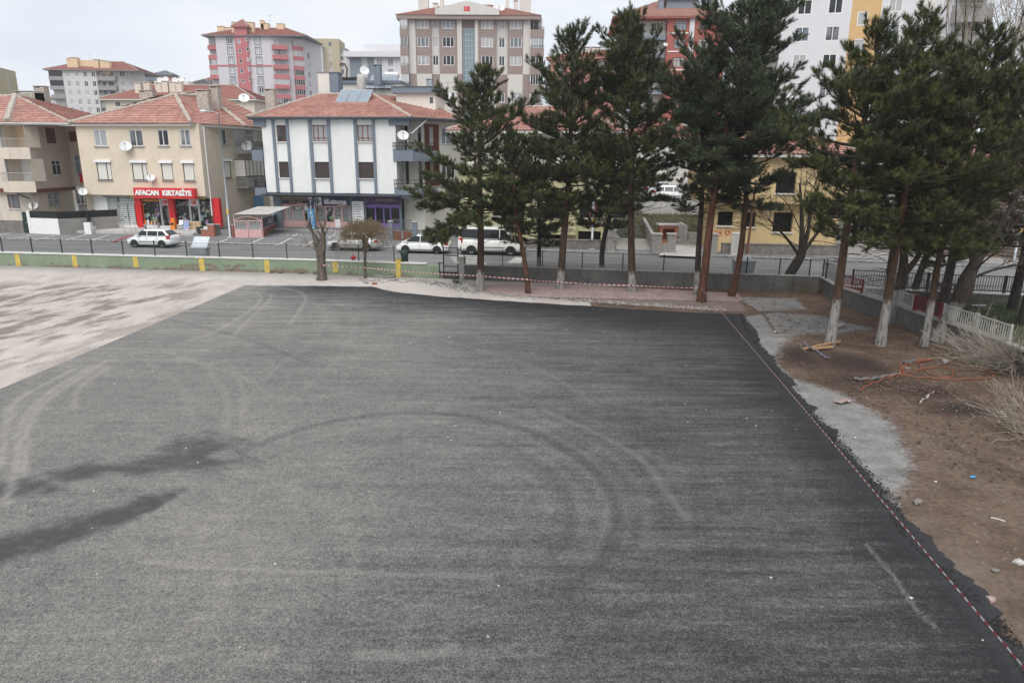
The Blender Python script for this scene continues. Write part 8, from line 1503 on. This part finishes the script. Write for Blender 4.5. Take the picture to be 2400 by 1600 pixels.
NP += pine('thin leaning pine with brownish needles near the gate', (1238, 689), (-1.0, .3, 8.2), [(3.9, 1.2), (5.6, 1.7), (7.4, 1.3), (8.2, .3)], .13, 12, 'needles_dark', 'bark_red', (-.1, .06), (2.6, 14), .8)
NP += pine('small dark pine close to the grey wall behind the thin one', (1263, 653), (-.3, .1, 8.0), [(2.5, 1.5), (4, 2.1), (6, 1.8), (7.4, 1.0), (8, .2)], .13, 13, 'needles_dark', 'bark_dark', (.05, 0), (1.8, 10), .9)
NP += pine('tall pine with pointed crown behind the tape, third along the paving', (1313, 679), (.55, .2, 13.6), [(4.4, 1.1), (5.6, 1.9), (7.5, 2.3), (9.5, 2.3), (11.5, 1.8), (12.8, 1.2), (13.6, .4)], .2, 14, dead=(3.2, 18), dens=1.1)
NP += pine('crooked grey pine by the grey wall', (1413, 658), (-.1, .1, 8.6), [(3.3, 1.5), (5.2, 2.2), (7.2, 1.6), (8.6, .3)], .16, 15, 'needles_dark', 'bark_grey', (.35, -.3), (2.4, 12), .9)
NP += pine('tall pine with whitewashed foot in the middle of the paving', (1482, 686), (-.85, .2, 14.1), [(4.6, 1.2), (6, 2.1), (8.5, 2.3), (10.5, 2.2), (12.2, 1.8), (13.4, 1.2), (14.1, .4)], .2, 16, dead=(3.2, 20), dens=1.1)
NP += pine('dark slender pine beside the leaning red trunk', (1633, 694), (-.4, .2, 12.2), [(5.0, 1.6), (7, 2.5), (9.4, 2.2), (11, 1.4), (12.2, .3)], .16, 17, 'needles_dark', 'bark_dark', dead=(3.6, 18), dens=1.0)
NP += pine('huge blue green pine with leaning bare red trunk holding the tape', (1643, 709), (1.75, .4, 15.2), [(6.0, 1.4), (7.5, 2.7), (9.4, 3.3), (11.4, 3.0), (13, 2.2), (14.4, 1.2), (15.2, .3)], .21, 18, 'needles_blue', 'bark_red', (-.35, 0), (4.5, 18), 1.2, sz=.44)
NP += pine('curved red trunked pine right of the tape corner', (1714, 696), (.2, .1, 11.5), [(4.9, 1.5), (6.4, 2.3), (8.6, 2.4), (10.4, 1.5), (11.5, .3)], .17, 19, 'needles_blue', 'bark_red', (.25, .12), (3.6, 16), 1.0)
NP += pine('whitewashed pine standing on the earth mound', (1944, 811), (.35, .2, 11.9), [(4.4, 1.2), (5.6, 1.9), (7.2, 2.2), (9, 1.9), (10.6, 1.2), (11.9, .3)], .17, 20, dead=(2.8, 14), dens=1.05, bk='bark_mound', group='pines on the bare earth', gap=.47)
NP += pine('whitewashed pine second from the earth mound, beside the thick trunk', (2063, 811), (.2, .3, 12.4), [(4.0, 1.3), (5.2, 2.0), (7.2, 2.2), (9.4, 1.9), (11.2, 1.2), (12.4, .3)], .165, 21, dead=(2.6, 14), dens=1.05, bk='bark_mound', group='pines on the bare earth', gap=.47)
NP += pine('slim dark red pine nearest the leaning trunk', (2165, 811), (.7, .3, 11.7), [(3.4, 1.0), (4.6, 2.0), (7, 2.4), (9, 2.2), (10.6, 1.5), (11.7, .4)], .125, 22, 'needles', 'bark_mound', (-.1, 0), (2.4, 14), 1.05, group='pines on the bare earth', gap=.47)
NP += pine('pine crown reaching in at the right edge of the photo', (2445, 770), (-1.6, 1.0, 11.9), [(4.0, 2.0), (5.5, 3.2), (8, 3.1), (10, 2.0), (11.9, .3)], .2, 23, 'needles', dens=1.0, group='pines on the bare earth')
NP += pine('pine behind the low wall between the mound pines and the street', (2075, 700), (.2, .2, 11.5), [(4.4, 1.2), (6, 2.2), (8, 2.3), (10, 1.4), (11.5, .2)], .17, 24, 'needles_dark', 'bark_dark', dens=.95, group='pines on the bare earth')
print('needle tris', NP)
# ---------- bare broadleaved trees
def bare(name, label, p, stems, r0, levels=4, seed=1, bk='bark_plain', tw='twig', split=(3, 5), spread=.55, up=.35, ln=.62, thin=.58, leaves=0, cat='tree', droop=0, twn=3, minr=.006, leafm='dead_leaf', leafs=.05):
    """stems: list of polylines (local) with start/end radius; recursive twigs grow from their upper part"""
    r = np.random.default_rng(seed); t = thing(name, p, label, cat); T = Tubes(); W_ = Tubes(); tips = []
    def grow(q, d, L_, rad, lv):
        n = 4; pts = [q]; dd = np.array(d)
        for _ in range(n-1): dd = dd+np.array([r.normal(0, .16), r.normal(0, .16), r.normal(0, .12)+up*.15-droop*.25*(levels-lv+1)]); dd /= np.linalg.norm(dd); pts.append(pts[-1]+dd*L_/(n-1))
        (T if rad > .03 else W_).add(pts, np.linspace(rad, rad*thin, n), 5 if rad > .03 else 3); tips.append(pts[-1]); tips.append(pts[2])
        if lv <= 0: return
        for k in range(int(r.integers(*split))):
            u = r.uniform(.35, 1); i = min(n-2, int(u*(n-1))); c = np.array(pts[i])+(np.array(pts[i+1])-np.array(pts[i]))*(u*(n-1)-i); nd = dd+np.array([r.normal(0, spread), r.normal(0, spread), r.normal(up*.4, spread*.6)]); nd /= np.linalg.norm(nd); grow(c, nd, L_*ln*r.uniform(.7, 1.25), max(minr, rad*thin*r.uniform(.55, .9)), lv-1)
    for st, ra, rb_, nbr in stems:
        st = np.array(smooth(st, 5), float); k = np.linspace(0, 1, len(st)); T.add(st, np.interp(k, np.linspace(0, 1, len(ra)), ra) if hasattr(ra, '__len__') else ra+(rb_-ra)*k, 9)
        for _ in range(nbr):
            u = r.uniform(.5, 1); q = np.array([np.interp(u, k, st[:, i]) for i in range(3)]); d = (st[-1]-st[-2]); d /= np.linalg.norm(d); d = d+np.array([r.normal(0, spread), r.normal(0, spread), up*r.random()]); d /= np.linalg.norm(d); grow(q, d, leaves[1] if isinstance(leaves, tuple) else np.linalg.norm(st[-1]-st[0])*.42*r.uniform(.7, 1.2), max(.02, rb_*r.uniform(.4, .75)), levels-1)
    put('trunk', T.mesh('trunk', bk), t, (0, 0, 0), 0, world=False)
    if W_.V: put('twigs', W_.mesh('twigs', tw), t, (0, 0, 0), 0, world=False)
    nl = leaves[0] if isinstance(leaves, tuple) else leaves
    if nl:
        tips = np.array(tips); q = tips[r.integers(0, len(tips), nl)]+r.normal(0, .08, (nl, 3)); a, b_ = r.normal(0, 1, (nl, 3)), r.normal(0, 1, (nl, 3)); a /= np.linalg.norm(a, axis=1, keepdims=True); b_ /= np.linalg.norm(b_, axis=1, keepdims=True); v = np.stack([q, q+a*leafs, q+b_*leafs], 1).reshape(-1, 3); put('leaves', npmesh('leaves', v, np.arange(nl*3).reshape(-1, 3), leafm), t, (0, 0, 0), 0, world=False)
    return t
bare('bare_tree', 'bare forked tree leaning out of the wall corner before the yellow house', G(1842, 676), [([(0, 0, 0), (.12, .1, .7), (.5, .1, 1.5), (.72, .1, 2.1), (.6, .1, 3.2), (.45, .2, 4.6), (.2, .2, 6)], [.34, .29, .28, .24, .14, .1, .05], .06, 8), ([(.75, .1, 2.1), (.95, .1, 3.3), (1.0, .2, 4.6), (1.3, .2, 6)], .14, .05, 7), ([(.8, .1, 2.1), (1.4, .2, 3.0), (2.2, .3, 4.2)], .12, .05, 6), ([(.6, .1, 1.9), (-.3, -.1, 2.9), (-1.5, -.2, 4.0)], .1, .04, 7)], .3, 4, 31, up=.2, spread=.6, split=(3, 5))
bare('bare_tree', 'thick whitewashed trunk forking beside the second mound pine', G(2087, 757), [([(0, 0, 0), (.1, 0, 1.1), (.26, .05, 2.1), (.16, .1, 3.6), (.3, .2, 5.2), (.3, .2, 6.5)], [.32, .26, .24, .14, .1, .05], .05, 6), ([(.28, .05, 2.2), (.85, .1, 3.1), (1.3, .2, 4.6), (1.7, .3, 6.2)], .15, .05, 7)], .3, 4, 32, 'bark_old', leaves=300, up=.4)
bare('bare_tree', 'heavy leaning trunk with a swollen knot, whitewashed at its foot', G(2196, 803), [([(0, 0, 0), (.25, 0, .8), (.58, .05, 1.6), (.74, .05, 2.2), (.86, .1, 2.7), (1.15, .15, 3.4), (1.75, .25, 4.5), (2.5, .4, 6)], [.32, .27, .26, .34, .28, .19, .14, .06], .07, 10), ([(.8, .1, 2.5), (1.6, -.1, 3.0), (2.8, -.2, 3.3)], .07, .03, 6)], .3, 4, 33, 'bark_old', leaves=900, up=.35, leafm='dead_leaf')
bare('bare_tree', 'pale leaning trunk behind the low boundary wall', G(2136, 700), [([(0, 0, 0), (.35, .1, 1.6), (.75, .2, 3.2), (1.1, .3, 5)], .22, .08, 9)], .22, 4, 34, 'bark_plain', leaves=500, up=.5)
mat('tan_leaf', (.36, .21, .11), .85, .3, 4); 
def poplar(label, p, h, seed, nl):
    r = np.random.default_rng(seed); st = [([(0, 0, 0), (.1, 0, 3), (.2, .1, 6.5)], .25, .12, 0)]
    for k in range(11): a = r.uniform(0, 6.28); q = r.uniform(.3, 1.9); z0 = r.uniform(2.5, 6); st.append(([(.1, 0, z0), (.1+q*.4*math.cos(a), q*.4*math.sin(a), z0+1.6), (.1+q*math.cos(a), q*math.sin(a), h*.75), (.1+1.4*q*math.cos(a), 1.4*q*math.sin(a), h*r.uniform(.88, 1.05))], .07, .02, 8))
    bare('poplar_tree', label, p, st, .2, 3, seed, 'bark_plain', 'twig_pale', leaves=nl, up=.75, spread=.32, split=(2, 4), ln=.6, leafm='tan_leaf', leafs=.07)
poplar('bare poplar with tan leaves rising behind the pines', Vector((21.5, 33.5, .05)), 14.5, 41, 1500); poplar('twiggy poplar at the upper right edge of the photo', Vector((25.0, 33.5, .05)), 14.2, 42, 2200); poplar('bare brown poplar behind the railing near the right edge', Vector((23.0, 30.0, .05)), 10.5, 43, 2200)
# sawn stump with two prongs and whippy shoots
p = G(754, 656); bare('tree_stump', 'sawn forked stump with whippy shoots beside the green wall', p, [([(0, 0, 0), (.04, 0, .3), (.02, 0, .9), (.03, 0, 1.6), (-.14, 0, 2.1), (-.3, .02, 2.75)], [.36, .29, .26, .28, .2, .13], .13, 5), ([(.1, 0, 1.5), (.22, 0, 2.0), (.26, .02, 2.6), (.25, .02, 2.95)], [.2, .16, .13, .1], .1, 5), ([(.02, 0, 1.5), (-.35, -.1, 1.9), (-.75, -.1, 2.1)], .03, .01, 5)], .3, 3, 51, 'bark_stump', 'twig_tan', up=.5, spread=.5, split=(2, 4), leaves=(0, .7), cat='stump')
# small weeping tree
def weeping():
    r = np.random.default_rng(61); p = G(857, 652); t = thing('weeping_tree', p, 'small weeping tree with umbrella of bare tan twigs', 'tree'); T = Tubes(); T.add([(0, 0, 0), (-.02, 0, .6), (.03, 0, 1.4), (.05, 0, 1.8)], [.12, .09, .09, .13], 9); W_ = Tubes()
    for k in range(12): a = k*6.283/12+r.normal(0, .25); e = r.uniform(.5, 1.15); T.add([(.05, 0, 1.75), (.05+.25*e*math.cos(a), .25*e*math.sin(a), 2.5+r.normal(0, .1)), (.05+.7*e*math.cos(a), .7*e*math.sin(a), 3.1+r.normal(0, .15)), (.05+1.2*e*math.cos(a), 1.2*e*math.sin(a), 3.0+r.normal(0, .15))], [.05, .04, .025, .015], 5)
    for k in range(900):
        a = r.uniform(0, 6.283); q = abs(r.normal(.6, .42)); o_ = np.array([.05+q*math.cos(a), q*math.sin(a), 3.35-.2*q*q+r.normal(0, .13)-.25*max(0, .4-q)]); dr = r.uniform(.1, .9); n = 6; u = np.linspace(0, 1, n); L_ = r.uniform(.5, 1.9)*np.interp(q, [0, 1.2], [.55, 1.0]); a2 = a+r.normal(0, .7); P_ = o_+np.stack([dr*u*math.cos(a2), dr*u*math.sin(a2), r.uniform(.0, .3)*np.sin(u*2.2)-L_*u**1.7], 1)+r.normal(0, .04, (n, 3)); W_.add(P_, np.linspace(.009, .004, n), 3)
    put('trunk', T.mesh('trunk', 'bark_stump'), t, (0, 0, 0), 0, world=False); put('twigs', W_.mesh('twigs', 'twig_tan'), t, (0, 0, 0), 0, world=False)
weeping()
# bare bushes at the right edge
def bush(label, p, n, h, seed, lean=(-1, 0), tw='twig_pale'):
    r = np.random.default_rng(seed); t = thing('bare_bush', p, label, 'bush'); W_ = Tubes()
    for k in range(n):
        a = r.uniform(0, 6.283); d = np.array([math.cos(a)*.7+lean[0]*.8, math.sin(a)*.7+lean[1], r.uniform(.3, 1.2)]); d /= np.linalg.norm(d); L_ = h*r.uniform(.5, 1.1); u = np.linspace(0, 1, 6); P_ = np.array([r.normal(0, .25), r.normal(0, .25), 0])+d*L_*u[:, None]; P_[:, 2] -= .22*L_*u**2.2; P_ += r.normal(0, .03, (6, 3)); P_[0, 2] = 0; W_.add(P_, np.linspace(.013, .005, 6), 3)
        for j in range(5): q = P_[r.integers(2, 6)]; e = q+d*L_*.25+r.normal(0, .2, 3); W_.add([q, (q+e)/2+r.normal(0, .03, 3), e], [.009, .007, .005], 3)
    put('twigs', W_.mesh('twigs', tw), t, (0, 0, 0), 0, world=False)
bush('large bare pale bush at the right edge beside the plastic sheet', Vector((17.8, 23.3, 0)), 130, 2.3, 71); bush('bare twiggy bush leaning in from the right edge over the earth', Vector((14.3, 17.0, 0)), 45, 1.9, 72); bush('thorny brown bush behind the white railing', Vector((19.4, 30, .05)), 60, 2.2, 73, (0, .2), 'twig'); bush('brown bush behind the red railing panel', Vector((20.5, 33.5, .05)), 60, 2.0, 74, (0, .1), 'twig'); bush('small bush at the foot of the bare forked tree', Vector((16.6, 38.0, 0)), 25, .7, 75, (0, 0), 'twig_tan')
# ------------------------------------------------------------------ warning tape
mat('tape_red', (.36, .05, .06), .5, .1); mat('tape_white', (.6, .57, .57), .5, .1)
def tape(label, pts, w_=.055, seg=.13, sag=.05, ground=None):
    pts = [Vector(p) for p in pts]; t = thing('warning_tape', pts[0], label, 'tape', 'red and white warning tape'); b = MB(); r = random.Random(9); k = 0
    for a, c in zip(pts[:-1], pts[1:]):
        L_ = (c-a).length; n = max(2, int(L_/seg)); prev = None
        for i in range(n+1):
            u = i/n; p = a.lerp(c, u)-Vector((0, 0, sag*L_*.12*math.sin(math.pi*u))); an = .25*math.sin(p.x*2.1+p.y*1.3)+r.uniform(-.15, .15)+.2; d = Vector((0, -math.sin(an), math.cos(an)))*w_/2
            if prev: b.quad(prev[0], p-d, p+d, prev[1], k % 2); k += 1
            prev = (p-d, p+d)
    b.build('strip', ['tape_red', 'tape_white'], t); return t
def trk(x, y, foot, fwd=.25): q = G(*foot); p = atY(x, y, q.y-fwd); return p
T0 = trk(752, 621, (754, 656), .4); T1 = trk(857, 627.5, (857, 652), .15); T2 = trk(1125, 646.5, (1125, 682)); T3 = trk(1238, 655, (1238, 689), .15); T4 = trk(1313, 661, (1313, 679)); T5 = trk(1482, 669, (1482, 686)); T6 = trk(1640, 675, (1643, 709))
tape('warning tape from the stump to the thin leaning pine', [T0, T1, T2, T3]); tape('warning tape from the thin leaning pine to the red trunk', [T3+Vector((0, 0, -.02)), T4, T5, T6])
tape('warning tape running from the red trunk across the asphalt edge', [T6+Vector((.05, -.02, .02)), G(2500, 1680, .7)], .032, .11, .0)
# ------------------------------------------------------------------ debris
def rock_mesh(seed, flat=1.0):
    import bmesh
    bm = bmesh.new(); bmesh.ops.create_icosphere(bm, subdivisions=1, radius=1); r = random.Random(seed)
    for v in bm.verts: v.co *= r.uniform(.7, 1.15); v.co.z *= .55*flat
    me = bpy.data.meshes.new('rock'); bm.to_mesh(me); bm.free(); return me
def rock(label, x, y, s, m_='pebble', seed=1, flat=1.0, name='stone', cat='stone'):
    p = G(x, y, .02); me = rock_mesh(seed, flat); me.materials.append(M[m_]); o = bpy.data.objects.new(name, me); COL.objects.link(o); o.location = (p.x, p.y, .03+s*.25*flat); o.scale = (s, s*.8, s); o.rotation_euler = (0, 0, seed*1.3); tag(o, label, cat)
for i, (x, y, s, m_, lb) in enumerate([(2149, 1179, .13, 'pebble', 'flat grey stone beside the ragged asphalt edge'), (2388, 1322, .13, 'concrete_pale', 'pale stone at the right edge of the photo'), (2332, 1340, .09, 'pebble', 'dark grey stone left of the pale edge stone'), (2322, 1406, .1, 'paver_pink', 'pinkish stone chip near the lower asphalt edge'), (2192, 1130, .04, 'pale_chip', 'tiny white stone on the earth above the flat stone'), (1817, 779, .1, 'pale_chip', 'white stone chip on the gravel patch'), (2080, 857, .08, 'pebble', 'round stone between the mound and the grey pipe'), (1968, 765, .3, 'concrete', 'broken concrete lump behind the mound pine'), (2125, 866, .14, 'pebble', 'pale crumpled lump inside the orange cable loops'), (2215, 850, .2, 'concrete', 'grey rubble lump at the top of the cable loops')]): rock(lb, x, y, s, m_, 20+i, .7 if s > .2 else 1)
def slabpiece(label, x, y, w_, d_, rz, tilt=.1, m_='concrete_pale', h_=.06):
    p = G(x, y, 0); b = MB(); r = random.Random(int(x*7+y)); q = [(-w_/2, -d_/2), (w_/2*r.uniform(.6, 1), -d_/2*r.uniform(.7, 1)), (w_/2, d_/2*r.uniform(.4, 1)), (-w_/2*r.uniform(.5, 1), d_/2)]; b.prism(q, 0, h_); me = b.mesh('slab', m_); o = bpy.data.objects.new('broken_slab', me); COL.objects.link(o); o.location = (p.x, p.y, .03); o.rotation_euler = (tilt, tilt*.6, rz); tag(o, label, 'slab', 'broken slabs by the weeping tree')
for i, (x, y, w_, d_, rz, ti, m_, lb) in enumerate([(888, 648, .9, .6, .3, .15, 'concrete', 'largest tilted broken slab beside the weeping tree'), (912, 650, .8, .5, .1, -.1, 'concrete', 'grey broken slab right of the weeping tree'), (870, 657, .5, .4, .8, .2, 'concrete_pale', 'small pale broken slab below the weeping tree'), (900, 661, .45, .3, .2, .1, 'concrete_pale', 'pale slab shard nearest the asphalt corner'), (925, 657, .4, .35, 1.1, -.15, 'concrete', 'square slab shard in the middle of the rubble'), (878, 666, .35, .25, .5, .1, 'brick_red', 'reddish tile shard among the broken slabs'), (945, 661, .5, .3, .15, .05, 'concrete_pale', 'long pale slab shard at the end of the rubble'), (857, 664, .3, .25, .9, .2, 'concrete', 'small dark shard at the foot of the weeping tree')]): slabpiece(lb, x, y, w_, d_, rz, ti, m_)
def pf6(r, n): a = np.array(gx([(840, 660), (1000, 662), (1100, 686), (1230, 700), (1400, 712), (1560, 722), (1700, 733)])); i = r.integers(0, len(a)-1, n); u = r.random(n)[:, None]; q = a[i]+(a[i+1]-a[i])*u; return np.stack([q[:, 0]+r.normal(0, .35, n), q[:, 1]+np.abs(r.normal(0, .4, n))+.15, np.full(n, .02)], 1)
v, f = crumbs(900, pf6, .03, .13, 12); tag(put('edge_rubble', npmesh('edge_rubble', v, f, 'concrete')), kind='stuff')
Z5 = lambda pts: [(1700+x*.2979, 640+y*.2979) for x, y in pts]
def hose(name, label, pts, r_, m_, cat, z=.05, parts='run'):
    P_ = [Vector((x, y, z+.03*math.sin(i*1.7))) for i, (x, y) in enumerate(smooth(gx(Z5(pts), z), 6))]; t = thing(name, P_[0], label, cat); b = MB(); b.tube(P_, r_, 5); b.build(parts, m_, t, True); return t
mat('cable_orange', (.30, .085, .04), .6, .1); mat('hose_blue', (.14, .155, .22), .5, .1); mat('wood_plank', (.34, .20, .10), .85, .2, 4); mat('pipe_grey', (.12, .12, .115), .7, .15)
t = hose('orange_cable', 'tangled orange cable looped on the bare earth', [(1060, 930), (1110, 885), (1250, 830), (1370, 790), (1385, 740), (1480, 695), (1620, 682), (1530, 690), (1560, 760), (1700, 812), (1790, 805), (1760, 745), (1640, 740), (1450, 775), (1390, 800), (1600, 822), (1850, 832), (2050, 826), (2115, 800), (2030, 755), (1850, 715), (1680, 690)], .016, 'cable_orange', 'cable', .08); 
for pts in ([(1090, 865), (1200, 840), (1350, 815), (1420, 745), (1600, 700)], [(1340, 845), (1400, 790), (1370, 745), (1450, 705), (1640, 690)]): b = MB(); b.tube([Vector((x, y, .1+.02*math.sin(i))) for i, (x, y) in enumerate(smooth(gx(Z5(pts)), 6))], .014, 5); b.build('loop', 'cable_orange', t, True)
hose('grey_pipe', 'long grey pipe lying across the dark earth', [(1010, 832), (1140, 830), (1250, 812), (1370, 790)], .06, 'pipe_grey', 'pipe', .09); hose('grey_pipe', 'short dark pipe beside the orange cable', [(1405, 712), (1490, 685)], .075, 'pipe_grey', 'pipe', .09); hose('blue_hose', 'faded blue hose on the earth mound', [(620, 540), (650, 575), (720, 610), (760, 645), (820, 668)], .03, 'hose_blue', 'hose', .25); hose('thin_grey_pipe', 'thin grey pipe end beside the blue hose', [(570, 548), (600, 590), (640, 625)], .025, 'pipe_grey', 'pipe', .2)
def plank(label, p0, p1, w_, h_=.05):
    a, c = [Vector((*gx(Z5([q]))[0], .22)) for q in (p0, p1)]; sg = Seg(a[:2], c[:2]); b = MB(); b.sbox(sg, 0, sg.L, 0, w_, .18, .18+h_); o = b.build('plank', 'wood_plank', origin=a); tag(o, label, 'plank')
plank('long pale plank lying at the foot of the mound pine', (620, 640), (905, 575), .12); plank('short broad plank under the blue hose', (690, 640), (850, 620), .16, .04)
def sheet(label, x, y, s, m_, seed, name='plastic_sheet', cat='plastic'):
    r = np.random.default_rng(seed); n = 9; X, Y = np.meshgrid(np.linspace(-1, 1, n), np.linspace(-1, 1, n)); p = G(x, y); Z = .08+np.abs(r.normal(0, .12, X.shape))*(1-np.abs(X)*.5)*s; X = X*s*(.8+.3*r.random(X.shape)); Y = Y*s*.5*(.7+.4*r.random(X.shape)); o = put(name, gridmesh(name, X, Y, Z, m_), None, (p.x, p.y, 0), .5); tag(o, label, cat)
mat('plastic_white', (.6, .61, .63), .35, .06, spec=.5); sheet('crumpled white plastic sheet under the bare bush', 2345, 862, .55, 'plastic_white', 3); sheet('torn pale paper on the gravel strip', 1975, 945, .28, 'paver_pink', 4, 'torn_paper', 'litter'); sheet('tiny blue wrapper on the lower earth', 2279, 1124, .09, 'sky_blue', 5, 'wrapper', 'litter'); sheet('pale crumpled bag below the wall near the forked tree', 1858, 664, .3, 'plastic_white', 6, 'plastic_bag', 'litter')
p, q = G(2322, 1212, .03), G(2356, 1221, .03); b = MB(); b.tube([p, p.lerp(q, .5)+Vector((0, .03, 0)), q], .014, 5); tag(b.build('white_stick', 'pale_chip', origin=p), 'thin white stick lying on the brown earth', 'stick')
for i, (x, y, lb) in enumerate([(1993, 712, 'pair of white laths under the low wall'), (2292, 716, 'white lath lying in the grass behind the railing')]): p = G(x, y, .1); b = MB(); b.box(p.x-.4, p.x+.4, p.y-.03, p.y+.03, .1, .13); tag(b.build('white_lath', 'white_paint', origin=p), lb, 'lath')
mat('weed', (.05, .085, .03), .8, .3, 5)
def weed(label, x, y, n, s, seed):
    r = np.random.default_rng(seed); p = G(x, y); a = r.uniform(0, 6.28, n); L_ = s*r.uniform(.5, 1.2, n); e = r.uniform(.2, 1.2, n); d = np.stack([np.cos(a)*np.cos(e), np.sin(a)*np.cos(e), np.sin(e)], 1); s_ = np.stack([-np.sin(a), np.cos(a), 0*a], 1)*s*.12; q = r.normal(0, s*.5, (n, 3)); q[:, 2] = 0
    v = np.stack([q, q+d*L_[:, None]*.6-s_, q+d*L_[:, None], q+d*L_[:, None]*.6+s_], 1).reshape(-1, 3); o = put('weed', npmesh('weed', v, np.arange(n*4).reshape(-1, 4), 'weed', 4), None, (p.x, p.y, .01)); tag(o, label, 'weed', 'weeds by the walls')
for i, (x, y, lb) in enumerate([(637, 640, 'small weed at the green wall foot below the fifth stripe'), (657, 641, 'tiny weed right of the wall foot weed'), (707, 642, 'leafy weed at the green wall foot left of the stump'), (742, 643, 'weed clump close behind the stump'), (1072, 664, 'weed clump at the gate pillar foot')]): weed(lb, x, y, 40, .14 if i < 4 else .3, 80+i)
# ------------------------------------------------------------------ thin haze over the town
m = bpy.data.materials.new('haze_air'); m.use_nodes = True; n_ = m.node_tree.nodes; n_.remove(n_['Principled BSDF']); pv = n_.new('ShaderNodeVolumePrincipled'); pv.inputs['Density'].default_value = .00042; pv.inputs['Color'].default_value = (.92, .94, .97, 1); m.node_tree.links.new(pv.outputs[0], n_['Material Output'].inputs['Volume']); M['haze_air'] = m
b = MB(); b.box(-410, 410, -70, 910, -1.2, 48); o = b.build('haze', 'haze_air'); tag(o, kind='stuff')
